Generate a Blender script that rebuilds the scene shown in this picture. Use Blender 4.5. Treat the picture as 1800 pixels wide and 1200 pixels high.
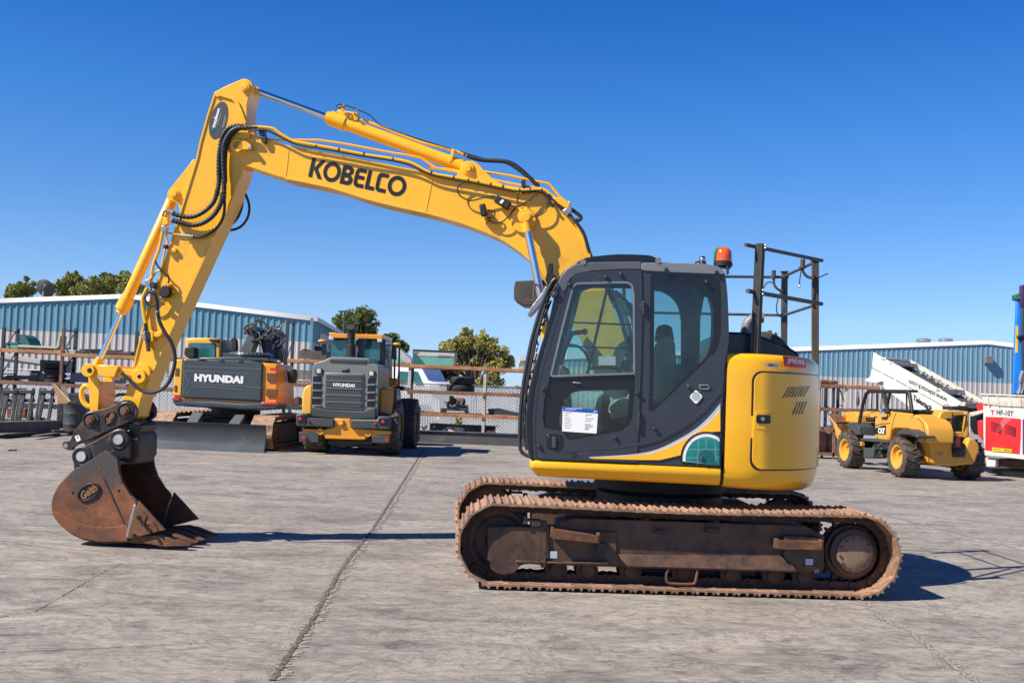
import bpy, bmesh, math, random
from math import radians as R, sin, cos, tan, pi, sqrt, atan2
from mathutils import Vector, Matrix, geometry
random.seed(7)
scene = bpy.context.scene
for o in list(bpy.data.objects): bpy.data.objects.remove(o)
col = scene.collection

# ------------------------------------------------------------------ camera
FPX, CX, CY, HOR, ROLL, CAMH = 1886.0, 900.0, 600.0, 684.0, R(2.2), 1.67
PIT = math.atan((HOR-CY)/FPX)
cF = Vector((0, cos(PIT), sin(PIT)))
r0 = Vector((1, 0, 0)); u0 = r0.cross(cF)
cR = (r0*cos(ROLL) + u0*sin(ROLL)).normalized()
cU = cR.cross(cF).normalized()
CAM = Vector((0, 0, CAMH))
cd = bpy.data.cameras.new('camera'); co = bpy.data.objects.new('camera', cd); col.objects.link(co)
m = Matrix((( cR.x, cU.x, -cF.x, CAM.x), (cR.y, cU.y, -cF.y, CAM.y), (cR.z, cU.z, -cF.z, CAM.z), (0, 0, 0, 1)))
co.matrix_world = m
cd.sensor_width = 36; cd.lens = FPX/1800*36; cd.clip_start = .1; cd.clip_end = 3000
scene.camera = co

# ------------------------------------------------------------------ world, sun, exposure
SUN_EL, SUN_A = R(44), R(26.5)      # elevation; shadows run to the right and SUN_A away from the camera
w = bpy.data.worlds.new('World'); scene.world = w; w.use_nodes = True
nt = w.node_tree; bg = nt.nodes['Background']
sky = nt.nodes.new('ShaderNodeTexSky'); sky.sky_type = 'NISHITA'; sky.sun_disc = False
sky.sun_elevation = SUN_EL; sky.sun_rotation = -(pi/2 + SUN_A)
sky.altitude = 0; sky.air_density = 1.0; sky.dust_density = .0; sky.ozone_density = 1.2
hs = nt.nodes.new('ShaderNodeHueSaturation'); hs.inputs['Saturation'].default_value = 1.0
gm = nt.nodes.new('ShaderNodeGamma'); gm.inputs[1].default_value = 1.0
nt.links.new(sky.outputs[0], hs.inputs['Color']); nt.links.new(hs.outputs[0], gm.inputs[0])
tcw = nt.nodes.new('ShaderNodeTexCoord'); sx = nt.nodes.new('ShaderNodeSeparateXYZ'); rw = nt.nodes.new('ShaderNodeValToRGB'); mw = nt.nodes.new('ShaderNodeMix'); mw.data_type = 'RGBA'; mw.blend_type = 'MULTIPLY'; mw.inputs['Factor'].default_value = 1
nt.links.new(tcw.outputs['Generated'], sx.inputs[0]); nt.links.new(sx.outputs['Z'], rw.inputs[0]); e = rw.color_ramp.elements
e[0].position = 0; e[0].color = (.33, .50, .98, 1); e[1].position = .62; e[1].color = (.06, .24, .55, 1)
for p_, c_ in ((.07, (.37, .52, .84)), (.15, (.27, .47, .78)), (.25, (.155, .44, .82)), (.34, (.085, .36, .80))): x_ = e.new(p_); x_.color = c_+(1,)
nt.links.new(gm.outputs[0], mw.inputs['A']); nt.links.new(rw.outputs[0], mw.inputs['B']); nt.links.new(mw.outputs['Result'], bg.inputs[0])
bg.inputs[1].default_value = .11
ld = bpy.data.lights.new('sun', 'SUN'); ld.energy = 5.0; ld.angle = R(.5); ld.color = (1, .93, .80)
lo = bpy.data.objects.new('sun', ld); col.objects.link(lo)
sdir = Vector((cos(SUN_A)*cos(SUN_EL), sin(SUN_A)*cos(SUN_EL), -sin(SUN_EL)))
lo.rotation_euler = sdir.to_track_quat('-Z', 'Y').to_euler()
scene.view_settings.view_transform = 'Standard'; scene.view_settings.look = 'None'
scene.view_settings.exposure = .68; scene.view_settings.gamma = 1
scene.render.engine = 'CYCLES'
try:
    scene.cycles.max_bounces = 8; scene.cycles.transparent_max_bounces = 24
except Exception: pass

# ------------------------------------------------------------------ pixel of the photo -> point in the place
def ray(px, py): return cF*FPX + cR*(px-CX) - cU*(py-CY)
def at(px, py, Y):
    d = ray(px, py); return CAM + d*(Y/d.y)
def atz(px, py, z=0.):
    d = ray(px, py); return CAM + d*((z-CAMH)/d.z)
def hor(px): return HOR + (px-CX)*tan(ROLL)

class Fr:
    """upright frame of one machine: origin on the ground, x axis turned by yaw"""
    def __init__(s, x, y, yaw):
        s.o = Vector((x, y, 0)); s.yaw = yaw
        s.ex = Vector((cos(yaw), sin(yaw), 0)); s.ey = Vector((-sin(yaw), cos(yaw), 0))
    def L(s, px, py, c=0.):      # on local plane y=c -> (x,z)
        d = ray(px, py); t = (c - (CAM-s.o).dot(s.ey))/d.dot(s.ey); p = CAM + d*t
        return ((p-s.o).dot(s.ex), p.z)
    def LY(s, px, py, x):        # on local plane x -> (y,z)
        d = ray(px, py); t = (x - (CAM-s.o).dot(s.ex))/d.dot(s.ex); p = CAM + d*t
        return ((p-s.o).dot(s.ey), p.z)
    def P(s, px, py, c=0.):
        a = s.L(px, py, c); return Vector((a[0], c, a[1]))
    def LL(s, pts, c=0.): return [s.L(x, y, c) for x, y in pts]
    def PP(s, pts, c=0.): return [s.P(x, y, c) for x, y in pts]

def zm(pts, ox, oy, k): return [(ox+x/k, oy+y/k) for x, y in pts]   # enlarged-crop reading -> photo pixel

# ------------------------------------------------------------------ materials
def _nodes(name):
    mt = bpy.data.materials.new(name); mt.use_nodes = True
    n = mt.node_tree.nodes; return mt, n, mt.node_tree.links, n['Principled BSDF']
def mat(name, c, rough=.5, metal=0., var=.12, vs=2.5, bump=0., bs=60., coat=0., dirt=None, da=.3, ds=4., spec=.5, fine=0.):
    mt, n, l, b = _nodes(name)
    b.inputs['Metallic'].default_value = metal; b.inputs['Specular IOR Level'].default_value = spec
    b.inputs['Coat Weight'].default_value = coat; b.inputs['Coat Roughness'].default_value = .12
    tc = n.new('ShaderNodeTexCoord')
    nz = n.new('ShaderNodeTexNoise'); nz.inputs['Scale'].default_value = vs; nz.inputs['Detail'].default_value = 6; nz.inputs['Roughness'].default_value = .62
    l.new(tc.outputs['Object'], nz.inputs['Vector'])
    r = n.new('ShaderNodeValToRGB'); r.color_ramp.elements[0].position = .3; r.color_ramp.elements[1].position = .7
    r.color_ramp.elements[0].color = tuple(x*(1-var) for x in c)+(1,); r.color_ramp.elements[1].color = tuple(min(1, x*(1+var)) for x in c)+(1,)
    l.new(nz.outputs[0], r.inputs[0]); out = r.outputs[0]
    if dirt:
        n2 = n.new('ShaderNodeTexNoise'); n2.inputs['Scale'].default_value = ds; n2.inputs['Detail'].default_value = 9; n2.inputs['Roughness'].default_value = .7
        l.new(tc.outputs['Object'], n2.inputs['Vector'])
        r2 = n.new('ShaderNodeValToRGB'); r2.color_ramp.elements[0].position = .62-da*.5; r2.color_ramp.elements[1].position = .75-da*.2
        l.new(n2.outputs[0], r2.inputs[0])
        mx = n.new('ShaderNodeMix'); mx.data_type = 'RGBA'; mx.inputs['B'].default_value = tuple(dirt)+(1,)
        l.new(r2.outputs[0], mx.inputs['Factor']); l.new(out, mx.inputs['A']); out = mx.outputs['Result']
    l.new(out, b.inputs['Base Color'])
    mr = n.new('ShaderNodeMapRange'); mr.inputs[3].default_value = max(.03, rough-.08); mr.inputs[4].default_value = min(1, rough+.12)
    l.new(nz.outputs[0], mr.inputs[0]); l.new(mr.outputs[0], b.inputs['Roughness'])
    if bump:
        n3 = n.new('ShaderNodeTexNoise'); n3.inputs['Scale'].default_value = bs; n3.inputs['Detail'].default_value = 5
        l.new(tc.outputs['Object'], n3.inputs['Vector'])
        bp = n.new('ShaderNodeBump'); bp.inputs['Strength'].default_value = bump; bp.inputs['Distance'].default_value = .01
        l.new(n3.outputs[0], bp.inputs['Height']); l.new(bp.outputs[0], b.inputs['Normal'])
    return mt
def glass(name, tint, gl=.12, rough=.02):
    mt, n, l, b = _nodes(name); n.remove(b)
    tr = n.new('ShaderNodeBsdfTransparent'); tr.inputs[0].default_value = tuple(tint)+(1,)
    g = n.new('ShaderNodeBsdfGlossy'); g.inputs['Roughness'].default_value = rough; g.inputs[0].default_value = (.9, .95, 1, 1)
    f = n.new('ShaderNodeFresnel'); f.inputs[0].default_value = 1.5
    mx = n.new('ShaderNodeMixShader'); l.new(f.outputs[0], mx.inputs[0]); l.new(tr.outputs[0], mx.inputs[1]); l.new(g.outputs[0], mx.inputs[2])
    df = n.new('ShaderNodeBsdfDiffuse'); df.inputs[0].default_value = (.45, .43, .38, 1); tc = n.new('ShaderNodeTexCoord'); nz = n.new('ShaderNodeTexNoise'); nz.inputs['Scale'].default_value = 4; nz.inputs['Detail'].default_value = 8; nz.inputs['Roughness'].default_value = .7; l.new(tc.outputs['Object'], nz.inputs['Vector'])
    mr = n.new('ShaderNodeMapRange'); mr.inputs[1].default_value = .4; mr.inputs[2].default_value = .8; mr.inputs[3].default_value = .01; mr.inputs[4].default_value = .07; l.new(nz.outputs[0], mr.inputs[0])
    m2 = n.new('ShaderNodeMixShader'); l.new(mr.outputs[0], m2.inputs[0]); l.new(mx.outputs[0], m2.inputs[1]); l.new(df.outputs[0], m2.inputs[2])
    l.new(m2.outputs[0], n['Material Output'].inputs[0]); return mt
def emis(name, c, s=1):
    mt, n, l, b = _nodes(name); b.inputs['Emission Color'].default_value = tuple(c)+(1,); b.inputs['Emission Strength'].default_value = s; return mt

MT = {}
def defm(k, *a, **kw): MT[k] = mat(k, *a, **kw)
YEL = (.88, .445, .012)
defm('yellow_paint', YEL, .32, var=.05, coat=.35, dirt=(.62, .32, .03), da=.13, ds=5, bump=.04, bs=90)
defm('yellow_panel', (.88, .435, .006), .28, var=.04, coat=.5, dirt=(.6, .33, .03), da=.0, ds=2)
defm('orange_paint', (.85, .34, .02), .35, var=.06, coat=.3, dirt=(.45, .2, .05), da=.0)
defm('cat_yellow', (.60, .29, .035), .45, var=.08, dirt=(.45, .26, .08), da=.15, ds=5)
defm('cab_grey', (.027, .032, .043), .30, var=.08, coat=.15, dirt=(.10, .10, .105), da=.0, ds=6)
defm('roof_edge', (.085, .088, .097), .4, var=.12)
defm('cream_trim', (.62, .66, .40), .6, var=.1)
defm('trim_grey', (.16, .165, .18), .4, var=.1)
defm('black_trim', (.006, .007, .009), .32, var=.2, coat=.2)
defm('black_rubber', (.012, .012, .013), .6, var=.25, bump=.1)
defm('hose', (.02, .022, .024), .5, var=.3, dirt=(.12, .11, .09), da=.0, ds=20)
defm('chrome', (.75, .76, .78), .12, metal=1, var=.04)
defm('steel', (.42, .42, .42), .35, metal=.8, var=.2, dirt=(.2, .1, .05), da=.1, ds=15)
defm('dark_steel', (.035, .038, .042), .42, var=.3, dirt=(.12, .10, .08), da=.2, ds=5, bump=.15, bs=30)
defm('rail_paint', (.05, .055, .055), .5, var=.25, dirt=(.16, .07, .035), da=.25, ds=9, bump=.1)
defm('rail_rust', (.065, .048, .038), .75, var=.35, vs=9, dirt=(.06, .06, .06), da=.3, ds=7, bump=.2)
defm('rust', (.17, .068, .028), .7, var=.4, vs=5, dirt=(.055, .03, .02), da=.4, ds=7, bump=.4, bs=60)
defm('rust_shoe', (.33, .195, .125), .62, var=.3, vs=9, dirt=(.16, .08, .05), da=.35, ds=14, bump=.35, bs=80)
defm('track_dark', (.050, .028, .018), .7, var=.4, vs=6, dirt=(.12, .05, .025), da=.4, ds=9, bump=.4, bs=50)
defm('frame_dark', (.036, .024, .019), .55, var=.4, vs=4, dirt=(.125, .06, .034), da=.45, ds=4, bump=.2, bs=40)
defm('worn_black', (.018, .018, .02), .42, var=.3, dirt=(.17, .10, .055), da=.1, ds=8, bump=.2)
defm('coupler_mix', (.026, .022, .020), .45, var=.5, vs=9, dirt=(.17, .065, .026), da=.25, ds=6, bump=.4)
defm('gold_mark', (.24, .12, .045), .5, var=.3, vs=20)
defm('black_text', (.008, .009, .012), .4, var=.1)
defm('white', (.78, .78, .77), .45, var=.04)
defm('white_paint', (.56, .55, .52), .45, var=.07, vs=3, dirt=(.45, .40, .33), da=.05, ds=6)
defm('red', (.55, .02, .03), .35, var=.1)
defm('red_lamp', (.5, .015, .02), .25, var=.1, coat=.5)
defm('orange_lens', (.75, .09, .008), .2, var=.1, coat=.8)
defm('green_lens', (.01, .22, .09), .2, var=.1, coat=.8)
defm('teal', (.006, .18, .165), .3, var=.1)
defm('teal_dark', (.004, .09, .09), .3, var=.2)
defm('silver', (.42, .44, .50), .4, var=.05)
defm('blue', (.01, .09, .42), .35, var=.08)
defm('seat_fabric', (.55, .55, .47), .85, var=.2, vs=12)
defm('rubber_tyre', (.055, .042, .035), .8, var=.25, vs=3, dirt=(.13, .10, .075), da=.3, ds=7, bump=.3, bs=40)
defm('tyre_black', (.018, .018, .02), .75, var=.25, bump=.2)
defm('grey_hood', (.20, .215, .20), .5, var=.06, dirt=(.1, .1, .1), da=.0)
defm('hood_dark', (.045, .05, .052), .5, var=.12)
defm('rack_orange', (.46, .21, .09), .6, var=.25, dirt=(.20, .08, .04), da=.35, ds=3)
defm('rack_rust', (.24, .12, .07), .7, var=.35, dirt=(.09, .04, .03), da=.35, ds=3)
defm('rack_white', (.52, .50, .44), .6, var=.15, dirt=(.4, .18, .06), da=.25, ds=4)
defm('rack_dark', (.035, .045, .055), .6, var=.3)
defm('wood', (.30, .23, .16), .8, var=.3, vs=6, dirt=(.14, .11, .09), da=.3, ds=8)
defm('wood_grey', (.13, .115, .10), .85, var=.3, vs=6)
defm('cardboard', (.42, .24, .11), .8, var=.15)
defm('sea_green', (.14, .42, .34), .55, var=.15, dirt=(.45, .32, .12), da=.1, ds=3)
defm('sea_green_dark', (.03, .13, .11), .6, var=.2)
defm('pale_green', (.38, .45, .33), .6, var=.15)
defm('beam_steel', (.085, .085, .095), .55, var=.25, dirt=(.2, .13, .09), da=.15, ds=2)
defm('crane_blue', (.01, .20, .72), .35, var=.06)
defm('belt', (.05, .05, .052), .8, var=.2, dirt=(.13, .12, .11), da=.2)
def vary(k, a=.75, b_=1.2):      # each copy of a part takes a slightly different tone
    mt = MT[k]; n, l = mt.node_tree.nodes, mt.node_tree.links; b = n['Principled BSDF']; old = b.inputs['Base Color'].links[0].from_socket
    oi = n.new('ShaderNodeObjectInfo'); mr = n.new('ShaderNodeMapRange'); mr.inputs[3].default_value = a; mr.inputs[4].default_value = b_; l.new(oi.outputs['Random'], mr.inputs[0])
    vm = n.new('ShaderNodeVectorMath'); vm.operation = 'SCALE'; l.new(old, vm.inputs[0]); l.new(mr.outputs[0], vm.inputs['Scale']); l.new(vm.outputs[0], b.inputs['Base Color'])
vary('rust_shoe')
MT['cab_glass'] = glass('cab_glass', (.48, .68, .66))
MT['cab_glass_clear'] = glass('cab_glass_clear', (.74, .88, .85))
MT['dark_glass'] = mat('dark_glass', (.015, .035, .038), .08, var=.3, spec=.9)
MT['teal_glass'] = mat('teal_glass', (.02, .11, .12), .12, var=.4, vs=3, spec=.9)

# ------------------------------------------------------------------ object helpers
def tag(o, label=None, cat=None, group=None, kind=None):
    if label: o['label'] = label
    if cat: o['category'] = cat
    if group: o['group'] = group
    if kind: o['kind'] = kind
    return o
def thing(name, label, cat, fr=None, loc=None, rz=0., group=None):
    o = bpy.data.objects.new(name, None); col.objects.link(o); o.empty_display_size = .3
    if fr: o.location = fr.o; o.rotation_euler = (0, 0, fr.yaw)
    else: o.location = loc or (0, 0, 0); o.rotation_euler = (0, 0, rz)
    return tag(o, label, cat, group)
def kids(o): return [c for c in bpy.data.objects if c.parent == o]
def copy_tree(o, parent=None):
    c = o.copy(); col.objects.link(c); c.parent = parent
    for ch in kids(o): copy_tree(ch, c)
    return c

class MB:
    def __init__(s): s.v = []; s.f = []; s.T = None
    def add(s, vs, fs):
        n = len(s.v)
        if s.T is not None: vs = [s.T @ Vector(q) for q in vs]
        s.v += [tuple(q) for q in vs]; s.f += [tuple(n+i for i in f) for f in fs]; return s
    def prism(s, pts, y0, y1, holes=(), axis='y'):
        def V(a, b, c):
            return (a, c, b) if axis == 'y' else ((c, a, b) if axis == 'x' else (a, b, c))
        loops = [list(pts)]+[list(h) for h in holes]
        flat = [p for lp in loops for p in lp]; n = len(flat)
        vs = [V(p[0], p[1], y0) for p in flat]+[V(p[0], p[1], y1) for p in flat]; fs = []
        if holes:
            tris = geometry.tessellate_polygon([[Vector((p[0], p[1], 0)) for p in lp] for lp in loops])
            for t in tris: fs.append(tuple(t)); fs.append(tuple(n+i for i in reversed(t)))
        else:
            fs.append(tuple(range(n))); fs.append(tuple(range(2*n-1, n-1, -1)))
        k = 0
        for lp in loops:
            q = len(lp)
            for i in range(q):
                a, b = k+i, k+(i+1) % q; fs.append((a, n+a, n+b, b))
            k += q
        return s.add(vs, fs)
    def box(s, x0, x1, y0, y1, z0, z1):
        return s.add([(x0, y0, z0), (x1, y0, z0), (x1, y1, z0), (x0, y1, z0), (x0, y0, z1), (x1, y0, z1), (x1, y1, z1), (x0, y1, z1)],
                     [(0, 3, 2, 1), (4, 5, 6, 7), (0, 1, 5, 4), (1, 2, 6, 5), (2, 3, 7, 6), (3, 0, 4, 7)])
    def bar(s, p0, p1, w, h=None, up=(0, 0, 1)):      # rectangular bar between two points
        p0, p1 = Vector(p0), Vector(p1); h = h or w; d = (p1-p0).normalized(); u = Vector(up)
        if abs(d.dot(u)) > .95: u = Vector((0, 1, 0))
        a = d.cross(u).normalized()*w/2; b = a.normalized().cross(d)*h/2
        vs = [p0-a-b, p0+a-b, p0+a+b, p0-a+b, p1-a-b, p1+a-b, p1+a+b, p1-a+b]
        return s.add(vs, [(0, 3, 2, 1), (4, 5, 6, 7), (0, 1, 5, 4), (1, 2, 6, 5), (2, 3, 7, 6), (3, 0, 4, 7)])
    def cyl(s, p0, p1, r, r2=None, n=20):
        p0, p1 = Vector(p0), Vector(p1); d = (p1-p0).normalized(); r2 = r if r2 is None else r2
        a = d.orthogonal().normalized(); b = d.cross(a)
        vs = []
        for p, q in ((p0, r), (p1, r2)):
            for i in range(n):
                t = 2*pi*i/n; vs.append(p+a*q*cos(t)+b*q*sin(t))
        fs = [(i, (i+1) % n, n+(i+1) % n, n+i) for i in range(n)]+[tuple(range(n-1, -1, -1)), tuple(range(n, 2*n))]
        return s.add(vs, fs)
    def lathe(s, o, d, prof, n=28, ring=False):     # prof: (radius, distance along d)
        o, d = Vector(o), Vector(d).normalized(); a = d.orthogonal().normalized(); b = d.cross(a); vs = []; fs = []
        for (r, h) in prof:
            for i in range(n):
                t = 2*pi*i/n; vs.append(o+d*h+(a*cos(t)+b*sin(t))*max(r, 1e-4))
        for k in range(len(prof)-1):
            for i in range(n): fs.append((k*n+i, k*n+(i+1) % n, (k+1)*n+(i+1) % n, (k+1)*n+i))
        if ring:
            k = len(prof)-1
            for i in range(n): fs.append((k*n+i, k*n+(i+1) % n, (i+1) % n, i))
        else: fs.append(tuple(range(n-1, -1, -1))); fs.append(tuple(range((len(prof)-1)*n, len(prof)*n)))
        return s.add(vs, fs)
    def tube(s, pts, r, n=8, sub=0):
        P = [Vector(p) for p in pts]
        if sub:
            Q = []
            for i in range(len(P)-1):
                a, b, c, d = P[max(i-1, 0)], P[i], P[i+1], P[min(i+2, len(P)-1)]
                for j in range(sub):
                    t = j/sub; Q.append(.5*((2*b)+(c-a)*t+(2*a-5*b+4*c-d)*t*t+(-a+3*b-3*c+d)*t**3))
            Q.append(P[-1]); P = Q
        vs = []; fs = []; up = None
        for i, p in enumerate(P):
            t = (P[min(i+1, len(P)-1)]-P[max(i-1, 0)]).normalized()
            if up is None: up = t.orthogonal().normalized()
            up = (up-t*up.dot(t)).normalized(); b = t.cross(up)
            for k in range(n):
                a = 2*pi*k/n; vs.append(p+up*r*cos(a)+b*r*sin(a))
        for i in range(len(P)-1):
            for k in range(n): fs.append((i*n+k, i*n+(k+1) % n, (i+1)*n+(k+1) % n, (i+1)*n+k))
        fs.append(tuple(range(n-1, -1, -1))); fs.append(tuple(range((len(P)-1)*n, len(P)*n)))
        return s.add(vs, fs)
    def ball(s, c, r, n=12, sx=1, sy=1, sz=1):
        c = Vector(c); vs = []; fs = []; m_ = n//2
        for i in range(m_+1):
            t = pi*i/m_
            for k in range(n):
                a = 2*pi*k/n; vs.append(c+Vector((r*sx*sin(t)*cos(a), r*sy*sin(t)*sin(a), r*sz*cos(t))))
        for i in range(m_):
            for k in range(n): fs.append((i*n+k, i*n+(k+1) % n, (i+1)*n+(k+1) % n, (i+1)*n+k))
        return s.add(vs, fs)
    def sheet(s, rings, close=False, thick=None):      # loft through equal-length rings
        n = len(rings[0]); vs = [q for r in rings for q in r]; fs = []
        for i in range(len(rings)-1):
            for k in range(n if close else n-1): fs.append((i*n+k, i*n+(k+1) % n, (i+1)*n+(k+1) % n, (i+1)*n+k))
        if close: fs.append(tuple(range(n-1, -1, -1))); fs.append(tuple(range((len(rings)-1)*n, len(rings)*n)))
        return s.add(vs, fs)
    def build(s, name, mt, parent=None, bev=0., seg=2, ang=38, flat=False):
        me = bpy.data.meshes.new(name); me.from_pydata(s.v, [], s.f)
        bm = bmesh.new(); bm.from_mesh(me); bmesh.ops.remove_doubles(bm, verts=bm.verts, dist=1e-5)
        bmesh.ops.recalc_face_normals(bm, faces=bm.faces); bm.to_mesh(me); bm.free()
        if not flat:
            me.shade_smooth(); me.set_sharp_from_angle(angle=R(ang))
        for q in (mt if isinstance(mt, (list, tuple)) else [mt]): me.materials.append(MT[q] if isinstance(q, str) else q)
        o = bpy.data.objects.new(name, me); col.objects.link(o)
        if parent: o.parent = parent
        if bev:
            b = o.modifiers.new('bevel', 'BEVEL'); b.width = bev; b.segments = seg; b.limit_method = 'ANGLE'; b.angle_limit = R(40); b.harden_normals = False
        return o

def structure(o, kind='structure'): o['kind'] = kind; return o

def rrect(x0, x1, y0, y1, r, n=5):
    out = []
    for cx, cy, a in ((x1-r, y1-r, 0), (x0+r, y1-r, 90), (x0+r, y0+r, 180), (x1-r, y0+r, 270)):
        for i in range(n+1):
            t = R(a+90*i/n); out.append((cx+r*cos(t), cy+r*sin(t)))
    return out
def rpoly(pts, r, n=4):           # round the corners of a polygon; r a number or one per corner
    out = []; N = len(pts)
    for i, p in enumerate(pts):
        p = Vector(p[:2]); a = Vector(pts[i-1][:2]); b = Vector(pts[(i+1) % N][:2]); rr = r[i] if isinstance(r, (list, tuple)) else r
        la, lb = (a-p).length, (b-p).length; k = min(rr, la*.48, lb*.48)
        if k <= 1e-6: out.append(tuple(p)); continue
        s0 = p+(a-p)/la*k; s1 = p+(b-p)/lb*k
        for j in range(n+1):
            t = j/n; q = s0*(1-t)**2+p*2*t*(1-t)+s1*t*t; out.append(tuple(q))
    return out
def ell(cx, cy, rx, ry, n=24, a0=0, a1=360, rot=0):
    out = []
    for i in range(n):
        t = R(a0+(a1-a0)*i/(n if abs(a1-a0) >= 360 else n-1)); x, y = rx*cos(t), ry*sin(t)
        out.append((cx+x*cos(rot)-y*sin(rot), cy+x*sin(rot)+y*cos(rot)))
    return out
def smooth(pts, sub=4, closed=False):
    P = [Vector((p[0], p[1])) for p in pts]; Q = []; N = len(P)
    rng = N if closed else N-1
    for i in range(rng):
        g = (lambda k: P[k % N]) if closed else (lambda k: P[max(0, min(k, N-1))])
        a, b, c, d = g(i-1), g(i), g(i+1), g(i+2)
        for j in range(sub):
            t = j/sub; Q.append(tuple(.5*((2*b)+(c-a)*t+(2*a-5*b+4*c-d)*t*t+(-a+3*b-3*c+d)*t**3)))
    if not closed: Q.append(tuple(P[-1]))
    return Q

# writing: letters as thin raised meshes
_tc = {}
def text2d(s, bold=0., shear=0., space=1.):
    k = (s, bold, shear, space)
    if k in _tc: return _tc[k]
    cu = bpy.data.curves.new('lettering', 'FONT'); cu.body = s; cu.size = 1; cu.offset = bold; cu.shear = shear; cu.space_character = space; cu.resolution_u = 4
    ob = bpy.data.objects.new('lettering', cu); col.objects.link(ob)
    dg = bpy.context.evaluated_depsgraph_get(); me = bpy.data.meshes.new_from_object(ob.evaluated_get(dg))
    vs = [(v.co.x, v.co.y) for v in me.vertices]; fs = [tuple(p.vertices) for p in me.polygons]
    bpy.data.objects.remove(ob); bpy.data.meshes.remove(me); bpy.data.curves.remove(cu)
    x0 = min(v[0] for v in vs); x1 = max(v[0] for v in vs); y0 = min(v[1] for v in vs); y1 = max(v[1] for v in vs)
    vs = [((x-x0)/(x1-x0), (y-y0)/(y1-y0)) for x, y in vs]; _tc[k] = (vs, fs); return _tc[k]
def put2d(mb, vf, bl, br, tl, n=(0, 0, 0)):
    bl, br, tl, n = Vector(bl), Vector(br), Vector(tl), Vector(n); a, b = br-bl, tl-bl
    return mb.add([bl+a*x+b*y+n for x, y in vf[0]], vf[1])
def stroke(pts, w, closed=False):     # thick polyline in 2D -> verts, faces
    P = [Vector(p) for p in pts]; N = len(P); L_ = []; 
    for i, p in enumerate(P):
        if closed: a, b = P[i-1], P[(i+1) % N]
        else: a, b = P[max(i-1, 0)], P[min(i+1, N-1)]
        d0 = (p-a).normalized() if (p-a).length > 1e-9 else (b-p).normalized(); d1 = (b-p).normalized() if (b-p).length > 1e-9 else d0
        n0 = Vector((-d0.y, d0.x)); n1 = Vector((-d1.y, d1.x)); n_ = (n0+n1).normalized(); k = w/2/max(.5, n_.dot(n0))
        L_.append((p+n_*k, p-n_*k))
    vs = [tuple(q) for pr in L_ for q in pr]; fs = []
    for i in range(N if closed else N-1):
        j = (i+1) % N; fs.append((2*i, 2*i+1, 2*j+1, 2*j))
    return vs, fs
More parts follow.
